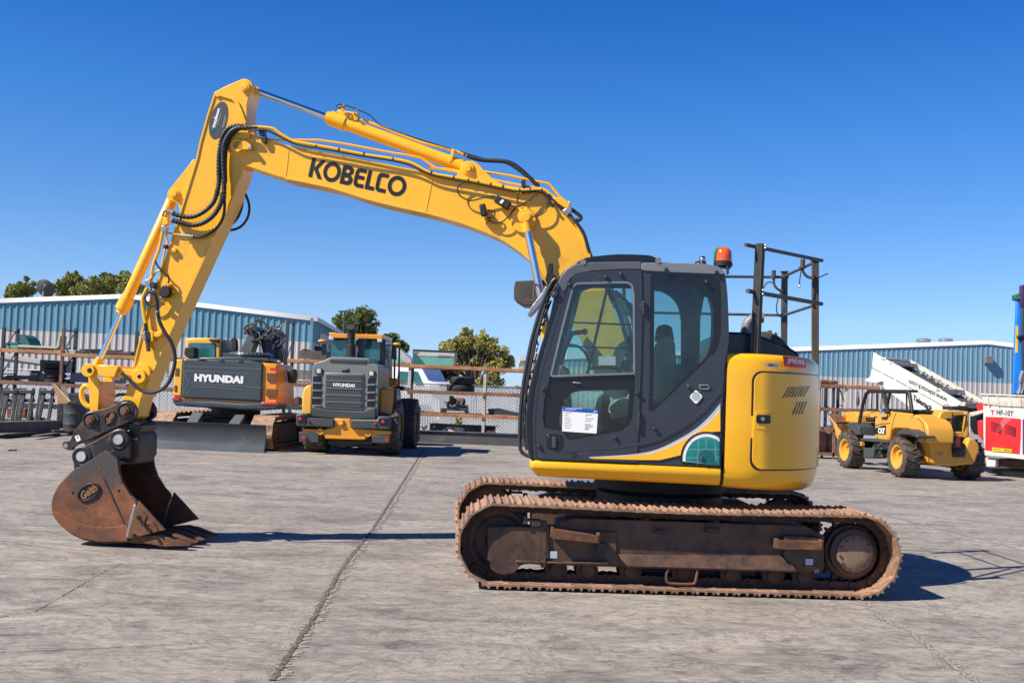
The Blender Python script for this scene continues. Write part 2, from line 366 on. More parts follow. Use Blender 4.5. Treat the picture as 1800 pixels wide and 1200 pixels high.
# ================================================================== GROUND
def ground_mat():
    mt, n, l, b = _nodes('concrete_ground'); b.inputs['Specular IOR Level'].default_value = .3
    g = n.new('ShaderNodeNewGeometry')
    def noise(sc, det, rough, scale3=(1, 1, 1), rot=0, dist=0.):
        mp = n.new('ShaderNodeMapping'); mp.inputs['Scale'].default_value = scale3; mp.inputs['Rotation'].default_value = (0, 0, rot)
        l.new(g.outputs['Position'], mp.inputs[0]); z = n.new('ShaderNodeTexNoise'); z.inputs['Scale'].default_value = sc
        z.inputs['Detail'].default_value = det; z.inputs['Roughness'].default_value = rough; z.inputs['Distortion'].default_value = dist
        l.new(mp.outputs[0], z.inputs['Vector']); return z.outputs[0]
    def ramp(i, stops):
        r = n.new('ShaderNodeValToRGB'); e = r.color_ramp.elements
        e[0].position, e[0].color = stops[0][0], tuple(stops[0][1])+(1,); e[1].position, e[1].color = stops[-1][0], tuple(stops[-1][1])+(1,)
        for p, c in stops[1:-1]: x = e.new(p); x.color = tuple(c)+(1,)
        l.new(i, r.inputs[0]); return r.outputs[0]
    def mul(a, bb, f=1.):
        x = n.new('ShaderNodeMix'); x.data_type = 'RGBA'; x.blend_type = 'MULTIPLY'; x.inputs['Factor'].default_value = f
        l.new(a, x.inputs['A']); l.new(bb, x.inputs['B']); return x.outputs['Result']
    c = ramp(noise(.35, 5, .6), [(.3, (.280, .254, .226)), (.7, (.352, .322, .288))])
    # worn smears left by tracks and tyres, stretched along the yard
    c = mul(c, ramp(noise(1.1, 8, .66, (.6, 1.15, 1), R(14), 1.6), [(.34, (.66, .65, .67)), (.5, (.95, .95, .95)), (.64, (1.1, 1.09, 1.07))]))
    c = mul(c, ramp(noise(3.4, 7, .7, (.5, 1.1, 1), R(-22), 2.6), [(.37, (.66, .64, .66)), (.46, (.97, .97, .97)), (.7, (1.08, 1.08, 1.07))]))
    c = mul(c, ramp(noise(16, 5, .7, (.6, 1, 1), R(30), .6), [(.3, (.82, .82, .83)), (.6, (1.08, 1.07, 1.06))]))
    c = mul(c, ramp(noise(110, 3, .7), [(.3, (.78, .78, .78)), (.7, (1.18, 1.17, 1.16))]))
    c = mul(c, ramp(noise(1.9, 6, .62, (.8, 1, 1), R(40), 3.2), [(.455, (1, 1, 1)), (.495, (.74, .73, .75)), (.515, (.76, .75, .77)), (.56, (1, 1, 1))]))
    c = mul(c, ramp(noise(4.3, 5, .6, (.6, 1, 1), R(25), 2.4), [(.47, (1, 1, 1)), (.5, (.82, .81, .83)), (.53, (1, 1, 1))]))
    c = mul(c, ramp(noise(.75, 4, .55, (1, 1, 1), 1.), [(.30, (.82, .81, .82)), (.42, (.98, .98, .98)), (.6, (1.03, 1.03, 1.02))]))
    c = mul(c, ramp(noise(2.6, 3, .5, (1, 1, 1), 2.), [(.24, (.70, .69, .70)), (.30, (1, 1, 1))]))
    # pale scuffs
    pale = n.new('ShaderNodeMix'); pale.data_type = 'RGBA'; pale.inputs['B'].default_value = (.42, .38, .34, 1)
    f = ramp(noise(3.1, 9, .75, (.35, 1.2, 1), R(-6), 1.2), [(.63, (0, 0, 0)), (.78, (.75, .75, .75))])
    l.new(f, pale.inputs['Factor']); l.new(c, pale.inputs['A']); c = pale.outputs['Result']
    l.new(c, b.inputs['Base Color']); b.inputs['Roughness'].default_value = .86
    bp = n.new('ShaderNodeBump'); bp.inputs['Strength'].default_value = .35; bp.inputs['Distance'].default_value = .012
    l.new(noise(38, 6, .7), bp.inputs['Height']); l.new(bp.outputs[0], b.inputs['Normal'])
    return mt
MT['ground'] = ground_mat()
g = MB()
xs = [-900, -300, -120, -60, -35]+[-20+i*1. for i in range(41)]+[35, 60, 120, 300, 900]
ys = [-200, -50, -10]+[i*1. for i in range(0, 41)]+[60, 100, 200, 500, 1400]
for y in ys:
    for x in xs: g.v.append((x, y, 0.0))
nx = len(xs)
for j in range(len(ys)-1):
    for i in range(nx-1): g.f.append((j*nx+i, j*nx+i+1, (j+1)*nx+i+1, (j+1)*nx+i))
gr = g.build('ground', 'ground'); structure(gr)
defm('joint_dark', (.045, .040, .034), .9, var=.5, vs=30)
def speck(name, cs, sc):
    mt, n, l, b = _nodes(name); g_ = n.new('ShaderNodeNewGeometry'); z = n.new('ShaderNodeTexNoise'); z.inputs['Scale'].default_value = sc; z.inputs['Detail'].default_value = 6; z.inputs['Roughness'].default_value = .8; l.new(g_.outputs['Position'], z.inputs['Vector'])
    r = n.new('ShaderNodeValToRGB'); e = r.color_ramp.elements; e[0].position = .38; e[0].color = cs[0]+(1,); e[1].position = .62; e[1].color = cs[-1]+(1,); x = e.new(.5); x.color = cs[1]+(1,); l.new(z.outputs[0], r.inputs[0]); l.new(r.outputs[0], b.inputs['Base Color']); b.inputs['Roughness'].default_value = .95; MT[name] = mt
speck('joint_grit', ((.16, .14, .12), (.25, .222, .196), (.34, .30, .25)), 45)
speck('joint_fill', ((.035, .03, .026), (.09, .078, .065), (.24, .21, .18)), 38)
def joint(pix, w0, w1, mt, z=.004, jag=.35, step=.05, name='slab_joint', gap=0.):
    rr = random.Random(len(pix)*31+int(pix[0][0])); P = [atz(x, y) for x, y in pix]; mb = MB(); pts = []
    for a, b in zip(P, P[1:]):
        n_ = max(2, int((b-a).length/step)); pts += [a+(b-a)*i/n_ for i in range(n_)]
    pts.append(P[-1]); L_ = []; off = 0
    for i, p in enumerate(pts):
        d = (pts[min(i+1, len(pts)-1)]-pts[max(i-1, 0)]).normalized(); q = Vector((-d.y, d.x, 0)); w_ = w0+(w1-w0)*i/len(pts)
        off = off*.8+rr.uniform(-1, 1)*w_*jag*.5
        a = w_*(.5+rr.uniform(-jag, jag)); c = w_*(.5+rr.uniform(-jag, jag))
        L_.append((p+q*(a+off), p-q*(c-off)))
    for i in range(len(L_)-1):
        if gap and rr.random() < gap: continue
        a, b = L_[i]; c, d = L_[i+1]
        mb.add([(a.x, a.y, z), (b.x, b.y, z), (d.x, d.y, z), (c.x, c.y, z)], [(0, 1, 2, 3)])
    o = mb.build(name, mt, flat=True); return structure(o)
J0 = [(478, 1196), (545, 1095), (600, 1000), (652, 935), (700, 860), (722, 825), (744, 790)]
joint([(x+5, y+1) for x, y in J0], .075, .05, 'joint_grit', .004, .45, .02, gap=.1)
joint(J0, .036, .02, 'joint_fill', .008, .25, .012)
joint([(1495, 1040), (1545, 1085), (1600, 1110), (1650, 1150), (1725, 1205)], .035, .045, 'joint_grit', .004, .45, .012, gap=.0)
joint([(1455, 877), (1540, 900), (1620, 922), (1700, 940), (1800, 968)], .05, .04, 'joint_grit', .004, .45, .03)
joint([(1605, 1045), (1660, 1080), (1790, 1150)], .014, .014, 'joint_grit', .004, .4, .02, gap=.1)
joint([(0, 1147), (200, 1138), (420, 1127)], .006, .005, 'joint_dark', .004, .3, .03)
joint([(0, 1085), (60, 1075), (105, 1050), (170, 1012), (215, 990)], .008, .006, 'joint_fill', .004, .5, .03, gap=.25)
joint([(0, 820), (130, 807)], .016, .016, 'joint_dark', .004, .4, .08)

# loose grit along the joints
rg = random.Random(77); q = MB(); JJ = [J0, [(1495, 1040), (1545, 1085), (1600, 1110), (1650, 1150), (1725, 1205)], [(0, 1085), (105, 1050), (215, 990)]]
for i in range(900):
    js = JJ[0] if i < 600 else JJ[1] if i < 800 else JJ[2]; k = rg.randrange(len(js)-1); t_ = rg.random(); a, b = atz(*js[k]), atz(*js[k+1]); p = a+(b-a)*t_+Vector((rg.gauss(0, .05), rg.gauss(0, .05), 0)); r = rg.uniform(.003, .009)
    if i % 6 == 0: p = Vector((rg.uniform(-5, 6), rg.uniform(4, 14), 0))
    q.add([(p.x-r, p.y, .0), (p.x, p.y-r, .0), (p.x+r*1.2, p.y, .0), (p.x, p.y+r, .0), (p.x+r*.2, p.y, r)], [(0, 1, 4), (1, 2, 4), (2, 3, 4), (3, 0, 4)])
gv = q.build('grit', 'joint_grit', None, flat=True); gv['kind'] = 'stuff'; gv['label'] = 'loose pale grit scattered along the slab joints'

# ================================================================== MAIN EXCAVATOR
O = at(1191, 1043, 9.07); OX, OY = O.x, 9.07+1.295
U = Fr(OX, OY, R(-4.5))           # upper works frame (x to the rear, y away from the cab side)
T = Fr(OX, OY, R(3.0))            # track frame
ex = thing('excavator', 'big yellow tracked excavator with dark grey cab, its rusty bucket resting on the concrete', 'excavator', U)
def kid_T(o): o.rotation_euler = (0, 0, T.yaw-U.yaw); return o    # a part lying in the track frame

# ---- tracks
defm('hub_tan', (.20, .13, .085), .7, var=.25, dirt=(.09, .05, .03), da=.25, ds=9, bump=.2)
RO, XC, ZC, XM = .335, 1.534, .375, -.044      # plate radius and tumbler centres
def belt_pos(s):
    L1 = 2*XC; A = pi*RO; tot = 2*L1+2*A; s %= tot
    if s < L1: return (-XC+s, ZC-RO, 0.)
    s -= L1
    if s < A: t = s/RO; return (XC+RO*sin(t), ZC-RO*cos(t), t)
    s -= A
    if s < L1:
        x = XC-s; return (x, ZC+RO-.018*sin(pi*min(1, max(0, (x+XC)/L1)))**2, pi)
    s -= L1; t = s/RO; return (-XC-RO*sin(t), ZC+RO*cos(t), pi+t)
TOT = 4*XC+2*pi*RO; NS = 47
sh = MB(); pt = TOT/NS; W0 = .30
prof = [(-.094, -.004), (-.088, .012), (-.078, .027), (-.066, .027), (-.056, .008), (-.014, .006), (-.008, .028), (.006, .028), (.014, .006), (.048, .006), (.056, .027), (.068, .027), (.082, .010), (.092, -.002), (.088, -.018), (.05, -.014), (-.05, -.014), (-.09, -.018)]
sh.prism([(a, -b) for a, b in prof], -W0, W0)
for yy in (-.2, .2):              # bolt heads on the inner face
    for xx in (-.035, .035): sh.cyl((xx, yy*.28, .008), (xx, yy*.28, .022), .011, n=6)
shoe0 = sh.build('track_shoe', 'rust_shoe', None, bev=.003, seg=1)
XS = XC+XM
def make_track(side):
    yc = -.995 if side < 0 else .995
    ch = MB()
    for k in range(NS):
        x, z, t = belt_pos(k*pt); ch.T = Matrix.Translation((x+XM, yc, z)) @ Matrix.Rotation(-t, 4, 'Y')
        for yy in (-.075, .075):
            pl = [(-.10, .045), (-.085, .022), (-.03, .012), (-.03, .005), (.03, .005), (.03, .012), (.085, .022), (.1, .045), (.095, .075), (.06, .088), (.02, .078), (-.02, .078), (-.06, .088), (-.095, .075)]
            ch.prism(pl, yy-.018, yy+.018); ch.cyl((.086, yy-.032, .055), (.086, yy+.032, .055), .026, n=10)
        ch.cyl((.086, -.075, .055), (.086, .075, .055), .019, n=8)
    ch.T = None
    chain = kid_T(ch.build('track_chain', 'track_dark', ex))
    for k in range(NS):
        s = shoe0 if (side < 0 and k == 0) else shoe0.copy()
        if s is not shoe0: col.objects.link(s)
        x, z, t = belt_pos(k*pt); s.parent = chain; s.location = (x+XM, yc, z); s.rotation_euler = (0, -t, 0)
        s['group'] = 'shoes of the excavator tracks'
    # frame
    y0, y1 = (yc-.20, yc+.20)
    yo = y0 if side < 0 else y1; sg = -1 if side < 0 else 1
    def TL(pts): return T.LL(pts, -.995-.20)
    f = MB()
    f.prism([(-1.08, .20), (-1.08, .56), (-.95, .60), (1.05, .60), (1.22, .52), (1.22, .24), (1.1, .20)], y0+.04, y1-.04)
    f.prism(TL([(857, 926), (951, 926), (951, 915), (961, 915), (961, 992), (951, 992), (857, 985)]), y0-.01 if side < 0 else y1-.03, y0+.05 if side < 0 else y1+.01)
    f.prism(TL([(966, 930), (966, 987), (1103, 993), (1084, 973), (1084, 935)]), y0+.02, y1-.02)
    # sloped lower cover plate
    a = TL([(1084, 950), (1377, 958), (1377, 976), (1084, 973)]); b2 = TL([(1103, 992), (1399, 1001), (1399, 997), (1103, 988)])
    q = [(a[3][0], yo-sg*.01, a[3][1]), (a[2][0], yo-sg*.01, a[2][1]), (b2[1][0], yo+sg*.07, b2[1][1]), (b2[0][0], yo+sg*.07, b2[0][1])]
    q2 = [(x, y-sg*.03, z-.02) for x, y, z in q]
    f.add(q+q2, [(0, 1, 2, 3), (7, 6, 5, 4), (0, 3, 7, 4), (1, 5, 6, 2), (3, 2, 6, 7), (0, 4, 5, 1)])
    p = TL([(1377, 940), (1440, 943), (1440, 1004), (1400, 1000), (1384, 990), (1377, 976)])
    f.prism(p, min(yo-sg*.05, yo+sg*.02), max(yo-sg*.05, yo+sg*.02))
    for px, py in ((1437, 1000), (957, 990)):
        c = T.L(px, py, -1.2); f.box(c[0]-.03, c[0]+.012, yo-.03, yo+.03, c[1]-.03, c[1]+.025)
    c = TL([(1410, 994), (1436, 996)]); f.bar((c[0][0], yo, c[0][1]), (c[1][0], yo, c[1][1]), .07, .02)
    c = TL([(906, 985), (951, 987), (1068, 989)]); f.bar((c[0][0], yo, c[0][1]), (c[1][0], yo, c[1][1]), .09, .018); f.bar((c[1][0]+.05, yo, c[1][1]), (c[2][0], yo, c[2][1]), .08, .018)
    c = TL([(923, 905), (923, 920), (950, 914)]); f.box(c[0][0]-.015, c[0][0]+.015, yo-.05, yo+.05, c[1][1], c[0][1]); f.bar((c[0][0], yo, c[2][1]), (c[2][0], yo, c[2][1]), .08, .02)
    fr_ = kid_T(f.build('track_frame', 'frame_dark', ex, bev=.006))
    d = MB()
    for pp in ([(1150, 931), (1168, 933), (1166, 938), (1150, 937)], [(1240, 928), (1266, 930), (1264, 937), (1244, 937)], [(1050, 954), (1065, 955), (1065, 969), (1050, 968)]):
        if side < 0: l = TL(pp); d = MB(); d.prism(l, yo+sg*.0, yo+sg*.0-sg*.035); kid_T(d.build('frame_hole', 'black_trim', ex))
    # idler, sprocket
    i_ = MB(); i_.lathe((-XC+XM+.01, yc-.09, ZC), (0, 1, 0), [(.05, 0), (.10, 0), (.12, .03), (.20, .035), (.235, .01), (.262, .01), (.262, .06), (.285, .06), (.285, .12), (.262, .12), (.262, .17), (.235, .17), (.20, .145), (.05, .145)], 36)
    kid_T(i_.build('idler_wheel', 'frame_dark', ex))
    gd = MB(); l = TL([(857, 925), (925, 925), (951, 930), (951, 987), (915, 992), (905, 1006), (880, 1010), (862, 1000)]); gd.prism(rpoly(l, .03), yo-.012, yo+.025); 
    kid_T(gd.build('idler_guard', 'frame_dark', ex, bev=.004))
    s_ = MB(); 
    tooth = []
    for k in range(21):
        for da, rr in ((-.10, .248), (-.05, .285), (.05, .285), (.10, .248)): t = 2*pi*(k+da*2.2)/21; tooth.append((XS+rr*cos(t), ZC+rr*sin(t)))
    s_.prism(tooth, yc-.028, yc+.028)
    s_.lathe((XS, yo-sg*.06, ZC), (0, -sg, 0), [(.17, 0), (.205, .012), (.205, .06), (.235, .07), (.245, .13), (.245, .2)], 40)
    sp = kid_T(s_.build('drive_sprocket', 'frame_dark', ex, bev=.004))
    cp = MB(); cp.lathe((XS, yo-sg*.025, ZC), (0, -sg, 0), [(.06, 0), (.150, .004), (.160, .012), (.160, .04)], 36)
    cp.build('hub_cover', 'hub_tan', sp)
    bo = MB()
    for k in range(12): t = 2*pi*k/12+.13; bo.cyl((XS+.138*cos(t), yo-sg*.025, ZC+.138*sin(t)), (XS+.138*cos(t), yo-sg*.014, ZC+.138*sin(t)), .011, n=6)
    bo.build('hub_bolts', 'frame_dark', sp)
    # rollers
    for px in (977, 1031, 1107, 1199, 1283, 1356, 1409):
        x = T.L(px, 1000, -1.05)[0]; r = MB()
        r.lathe((x, yc-.14, .155), (0, 1, 0), [(.03, 0), (.055, .0), (.06, .03), (.095, .035), (.095, .05), (.075, .055), (.075, .10), (.085, .11), (.085, .17), (.075, .18), (.075, .225), (.095, .23), (.095, .245), (.06, .25), (.055, .28), (.03, .28)], 24)
        kid_T(r.build('track_roller', 'track_dark', ex))
    for px in (1135, 1257):
        x = T.L(px, 912, -1.1)[0]; r = MB(); r.lathe((x, yc-.15, ZC+RO-.135), (0, 1, 0), [(.03, 0), (.043, .006), (.043, .06), (.055, .065), (.055, .24), (.043, .25), (.03, .28)], 20)
        kid_T(r.build('carrier_roller', 'track_dark', ex))
    # steps and tow hook
    if side < 0:
        for pp in ([(970, 926), (973, 927), (1043, 938), (1050, 936), (1049, 951), (1043, 951), (973, 944), (970, 946)], [(1362, 946), (1367, 948), (1433, 949), (1439, 948), (1438, 963), (1431, 963), (1366, 962), (1361, 960)]):
            l = TL(pp); st = MB(); top = l[:4]; bot = l[4:]
            st.prism(l, yo-.10, yo-.088)
            st.prism([l[1], l[2], (l[2][0], l[2][1]-.012), (l[1][0], l[1][1]-.012)], yo-.088, yo+.01)
            for e in (l[0], l[3]): st.box(e[0]-.012, e[0]+.012, yo-.092, yo+.03, e[1]-.075, e[1]+.008)
            kid_T(st.build('step', 'rust', ex, bev=.003))
        hk = MB(); hk.tube([(T.L(x, y, -1.24)[0], -1.24, T.L(x, y, -1.24)[1]) for x, y in ((1176, 998), (1172, 1008), (1172, 1020), (1180, 1025), (1216, 1026), (1223, 1020), (1226, 1000))], .012, 8, 3)
        kid_T(hk.build('tow_hook', 'rust', ex))
        for pp in ([(967, 968), (979, 968), (979, 980), (967, 980)], [(1415, 981), (1428, 981), (1428, 992), (1415, 992)]):
            dc = MB(); dc.prism(T.LL(pp, yo-.012), yo-.030, yo-.022); kid_T(dc.build('warning_sticker', 'silver', ex))
make_track(-1); make_track(1)
# cross frame and swing bearing
cf = MB(); cf.prism([(-.62, .42), (.62, .42), (.5, .62), (-.5, .62)], -.80, .80); cf.box(-.45, .45, -.99, .99, .34, .52)
kid_T(cf.build('cross_frame', 'frame_dark', ex, bev=.02))
sb = MB(); sb.lathe((0, 0, .58), (0, 0, 1), [(.52, 0), (.58, .02), (.60, .05), (.60, .16), (.55, .19), (.62, .20), (.62, .30), (.4, .31)], 48)
sb.build('swing_bearing', 'black_rubber', ex)

# ================================================================== upper deck
S = -1.20                                                 # plane of the cab's outer side
sk_ = U.LL([(931, 807), (1267, 822), (1265, 854), (1130, 849), (1053, 845), (946, 838), (935, 824)], S)
x0 = sk_[0][0]; x1 = sk_[1][0]; zt = sk_[0][1]; zt1 = sk_[1][1]; zb = sk_[5][1]; zb1 = sk_[2][1]
def skirt_ring(x, a, e=0):
    t = (x-x0)/(x1-x0); z1 = zt+(zt1-zt)*t; z0 = zb+(zb1-zb)*t; 
    return [(x, S+.10+a, z1), (x, S+.012+a, z1), (x, S+a, z1-.012), (x, S-.004+a, z1-.06), (x, S+.004+a, z0+.075), (x+e*.6, S+.03+a, z0+.03), (x+e, S+.075+a, z0), (x+e, S+.25+a, z0-.005), (x, S+.25, z1)]
s1 = MB(); s1.sheet([skirt_ring(x0+.0, .035, .07), skirt_ring(x0+.02, .01, .07), skirt_ring(x0+.05, 0, .07), skirt_ring(x0+.3, 0), skirt_ring(x1-.01, 0), skirt_ring(x1, .005)], close=True)
s1.build('side_skirt', 'yellow_panel', ex, ang=50)
dk = MB(); dk.prism([(x0+.05, zb+.03), (x1+.2, zb1+.03), (x1+.2, zt1-.02), (x0+.03, zt-.02)], S+.10, 1.15)
dk.build('deck', 'frame_dark', ex, bev=.01)

# ---- rear body: counterweight and side panels bent round the tail swing circle
TR = 1.45
def tail_ring(z, s=0., x_s=None, a1=None):     # footprint at height z, inset s
    r = TR-s; yy = 1.19-s; xe = sqrt(max(0, r*r-yy*yy)); pts = [(x_s if x_s is not None else xL, -yy), (xe*.55+.18, -yy)]
    a0 = math.asin(yy/r); N = 26
    # softened corner between flat side and arc
    for i in range(N+1):
        a = -a0+2*a0*i/N; k = 1-.035*math.exp(-((abs(a)-a0)/.16)**2)
        pts.append((r*cos(a)*k, r*sin(a)*k))
    pts += [(xe*.55+.18, yy), (x_s if x_s is not None else xL, yy)]
    return [Vector((x, y, z+lift(x, z))) for x, y in pts]
def lift(x, z):
    t = max(0, min(1, (x-xL)/(1.35-xL))); v = max(0, min(1, (z-zB)/(zT-zB)))
    return t*(dzT*v+dzB*(1-v))
xL = U.L(1277, 700, S)[0]
zT = U.L(1300, 620, S+.1)[1]; zB = U.L(1300, 858, S)[1]
dzT = U.L(1425, 629, -.55)[1]-zT; dzB = U.L(1415, 861, -.75)[1]-zB-.02
cw = MB()
zs = [(zB, .10), (zB+.03, .04), (zB+.10, .012), (zB+.17, 0), (zB+.6, -.004), (zT-.5, 0), (zT-.2, .002), (zT-.07, .008), (zT-.03, .025), (zT-.008, .055), (zT, .11), (zT+.005, .3)]
cw.sheet([tail_ring(z, s) for z, s in zs], close=True)
cw_o = cw.build('rear_body', 'yellow_panel', ex, ang=50)
# access door: a curved panel standing proud with a dark gap behind
def side_pt(u, z, off):       # u = length along side from x=.3 rearwards, following footprint
    xe = sqrt((TR)**2-1.19**2); xs = xe*.55+.18; a0 = math.asin(1.19/TR)
    base = tail_ring(z, 0); P = [Vector((p.x, p.y)) for p in base]; acc = 0
    for a, b in zip(P, P[1:]):
        L_ = (b-a).length
        if acc+L_ >= u or b is P[-1]:
            t = (u-acc)/L_; p = a+(b-a)*t; n_ = Vector((b.y-a.y, -(b.x-a.x))).normalized(); return Vector((p.x+n_.x*off, p.y+n_.y*off, z)), n_
        acc += L_
def pix_u2(px):
    lo_, hi_ = 0., 2.2
    def proj(u):
        p = side_pt(u, 1.5, 0)[0]; wv = U.o+U.ex*p.x+U.ey*p.y; k = Vector((wv.x, wv.y, CAMH+.3))-CAM; return CX+FPX*k.dot(cR)/k.dot(cF)
    for _ in range(24):
        m_ = (lo_+hi_)/2
        if proj(m_) < px: lo_ = m_
        else: hi_ = m_
    return lo_
pix_u = lambda px, py: pix_u2(px)
def zz(px, py): return U.L(px, py, side_pt(pix_u2(px), 1.5, 0)[0].y)[1]
uA, uB = pix_u(1325, 740), pix_u(1325, 740)+1.25
zd0, zd1 = zz(1335, 824), zz(1345, 655)
def curved_panel(mb, ua, ub, za, zb_, r, off0, off1, nu=20, nz=10):
    us = [ua+(ub-ua)*i/nu for i in range(nu+1)]
    poly = rrect(ua, ub, za, zb_, r, 6)
    def inside_z(u):   # z limits of the rounded rectangle at u
        d = 0
        if u < ua+r: d = r-sqrt(max(0, r*r-(ua+r-u)**2))
        if u > ub-r: d = r-sqrt(max(0, r*r-(u-ub+r)**2))
        return za+d, zb_-d
    us = sorted(set([ua+r*(1-cos(R(a))) for a in range(0, 91, 15)]+us[2:-1]+[ub-r*(1-cos(R(a))) for a in range(0, 91, 15)]))
    ro, ri = [], []
    for u in us:
        a, b = inside_z(u); ro.append([side_pt(u, a+(b-a)*j/nz, off1)[0] for j in range(nz+1)]); ri.append([side_pt(u, a+(b-a)*j/nz, off0)[0] for j in range(nz+1)])
    n0 = len(mb.v); W = nz+1
    mb.v += [tuple(p) for r_ in ro for p in r_]; k = len(us)*W; mb.v += [tuple(p) for r_ in ri for p in r_]
    for i in range(len(us)-1):
        for j in range(nz):
            a = n0+i*W+j; mb.f.append((a, a+1, a+W+1, a+W)); mb.f.append((k+a+W, k+a+W+1, k+a+1, k+a))
        for j in (0, nz): a = n0+i*W+j; mb.f.append((a, a+W, k+a+W, k+a))
    for i in (0, len(us)-1):
        for j in range(nz): a = n0+i*W+j; mb.f.append((a, a+1, k+a+1, k+a))
gp = MB(); curved_panel(gp, uA-.012, uB, zd0-.014, zd1+.014, .09, -.01, .0025); gp.build('door_gap', 'black_trim', ex, ang=60)
dr = MB(); curved_panel(dr, uA+.008, uB, zd0, zd1, .085, -.01, .016); dro = dr.build('access_door', 'yellow_panel', ex, ang=60)
def on_side(mb, pix, off, th=.004):      # a flat decal bent to the side body
    z_ = zz
    n_ = 6; m_ = 8; (x0_, y0_), (x1_, y1_), (x2_, y2_), (x3_, y3_) = pix; rows = []
    for j in range(m_+1):
        v = j/m_; row = []
        for i in range(n_+1):
            t = i/n_; xa = (x0_+(x1_-x0_)*t)*(1-v)+(x3_+(x2_-x3_)*t)*v; ya = (y0_+(y1_-y0_)*t)*(1-v)+(y3_+(y2_-y3_)*t)*v
            row.append(side_pt(pix_u(xa, ya), z_(xa, ya), off)[0])
        rows.append(row)
    mb.sheet(rows)
# vents as dark slanted slots
vt = MB()
for i in range(8):
    x = 1386+i*4.9; xb = 1375+i*5.0; on_side(vt, [(x-1.1, 680-i*.3), (x+1.2, 680-i*.3), (xb+1.2, 699-i*.35), (xb-1.1, 699-i*.35)], .0175)
for i in range(4):
    x = 1401+i*4.9; xb = 1393+i*5.0; on_side(vt, [(x-1.1, 706-i*.2), (x+1.2, 706-i*.2), (xb+1.2, 728-i*.2), (xb-1.1, 728-i*.2)], .0175)
vt.build('vent_slots', 'black_trim', dro, flat=True)
hb = MB(); p0, n0_ = side_pt(pix_u(1343, 737), zz(1343, 737), .016); 
hu = pix_u(1343, 737); hz = zz(1343, 737)
hb = MB(); curved_panel(hb, hu-.065, hu+.065, hz-.035, hz+.04, .022, .0, .026, 6, 4); hnd = hb.build('door_latch', 'black_trim', dro, bev=.004)
hp = MB(); curved_panel(hp, hu-.075, hu+.095, hz-.085, hz+.07, .03, .0, .0195, 6, 4); hp.build('latch_recess', 'yellow_panel', dro, bev=.004)
kb = MB(); p, n_ = side_pt(hu-.01, hz+.005, .025); kb.cyl(p, p+Vector((n_.x, n_.y, 0))*.012, .016, n=14); kb.build('lock', 'steel', dro)
# stickers
def warp_text(mb, s, quad, off, bold=.02):
    vs, fs = text2d(s, bold); (x0_, y0_), (x1_, y1_), (x2_, y2_), (x3_, y3_) = quad; out = []
    for a, b in vs:
        t, v = a, 1-b; X = (x0_+(x1_-x0_)*t)*(1-v)+(x3_+(x2_-x3_)*t)*v; Y = (y0_+(y1_-y0_)*t)*(1-v)+(y3_+(y2_-y3_)*t)*v
        out.append((X, Y))
    xs_ = sorted(set(round(x, 1) for x, y in out)); cache = {x: pix_u2(x) for x in xs_}
    res = []
    for x, y in out:
        p = side_pt(cache[round(x, 1)], 0, 0)[0]; res.append(side_pt(cache[round(x, 1)], U.L(x, y, p.y)[1], off)[0])
    mb.add(res, fs)
rs = MB(); on_side(rs, [(1373, 625), (1413, 630), (1413.5, 647), (1376, 643)], .018); rso = rs.build('plate_sticker', 'red', ex, flat=True)
tx = MB(); warp_text(tx, 'JF9D56', [(1380.5, 629), (1410, 632.5), (1410.5, 643), (1381, 640)], .020, .03); tx.build('sticker_lettering', 'white', rso, flat=True)
ws = MB(); on_side(ws, [(1344, 638), (1366, 640), (1366, 645.5), (1344, 644)], .018); wso = ws.build('small_sticker', 'silver', ex, flat=True)
tx = MB(); warp_text(tx, 'HD', [(1349, 639.2), (1357, 640), (1357, 644.2), (1349, 643.6)], .020, .04); tx.build('sticker_lettering', 'blue', wso, flat=True)

# ---- engine hood: dark dome behind the cab
hd = MB()
def dome(z, s, xa): return [Vector((max(p.x, xa), p.y, z)) for p in tail_ring(z, s)]
zH = U.L(1300, 586, S+.3)[1]
pf = U.LL([(1262, 583), (1300, 584), (1330, 588), (1352, 597), (1382, 608), (1403, 621), (1403, 640), (1262, 640)], S+.45)
hd.prism(rpoly(pf, .03), S+.40, -S-.3)
hd.build('engine_hood', 'black_trim', ex, bev=.06, seg=4)
hd2 = MB(); hd2.prism(smooth(U.LL([(1300, 610), (1320, 588), (1342, 584), (1366, 592), (1385, 612)], -.2), 3)+U.LL([(1385, 640), (1300, 640)], -.2), -.35, .75)
hd2.build('air_intake_cover', 'hood_dark', ex, bev=.05, seg=3)
exh = MB(); exh.tube(U.PP([(1311, 600), (1311, 580), (1316, 566), (1328, 559), (1342, 558)], -.1), .050, 16, 4); exh.build('exhaust_pipe', 'trim_grey', ex)

# ---- guard rail on the rear deck
def railpart(name, a, b, r, mt, par=ex): q = MB(); q.cyl(a, b, r, n=12); return q.build(name, mt, par)
pn = [U.P(1339, 428, -1.02), U.P(1330, 622, -1.02)]
xr = 1.36; yr = -.08
def on_x(px, py, x): y, z = U.LY(px, py, x); return Vector((x, y, z))
pr_t, pr_b = U.P(1433, 458, yr), U.P(1433, 640, yr)
pm_t, pm_b = U.P(1379, 478, 1.0), U.P(1378, 620, 1.0)
q = MB(); w_ = .055
q.bar(pn[1]+Vector((0, 0, 0)), pn[0], .008, .055, up=(0, 1, 0)); q.bar(pn[1]+Vector((-.025, .027, 0)), pn[0]+Vector((-.025, .027, 0)), .055, .008, up=(0, 1, 0)) 
q.bar(pn[1], pn[0], .06, .012); q.bar(pn[1]+Vector((-.028, .03, 0)), pn[0]+Vector((-.028, .03, 0)), .008, .06)
q.build('rail_post', 'rail_paint', ex)
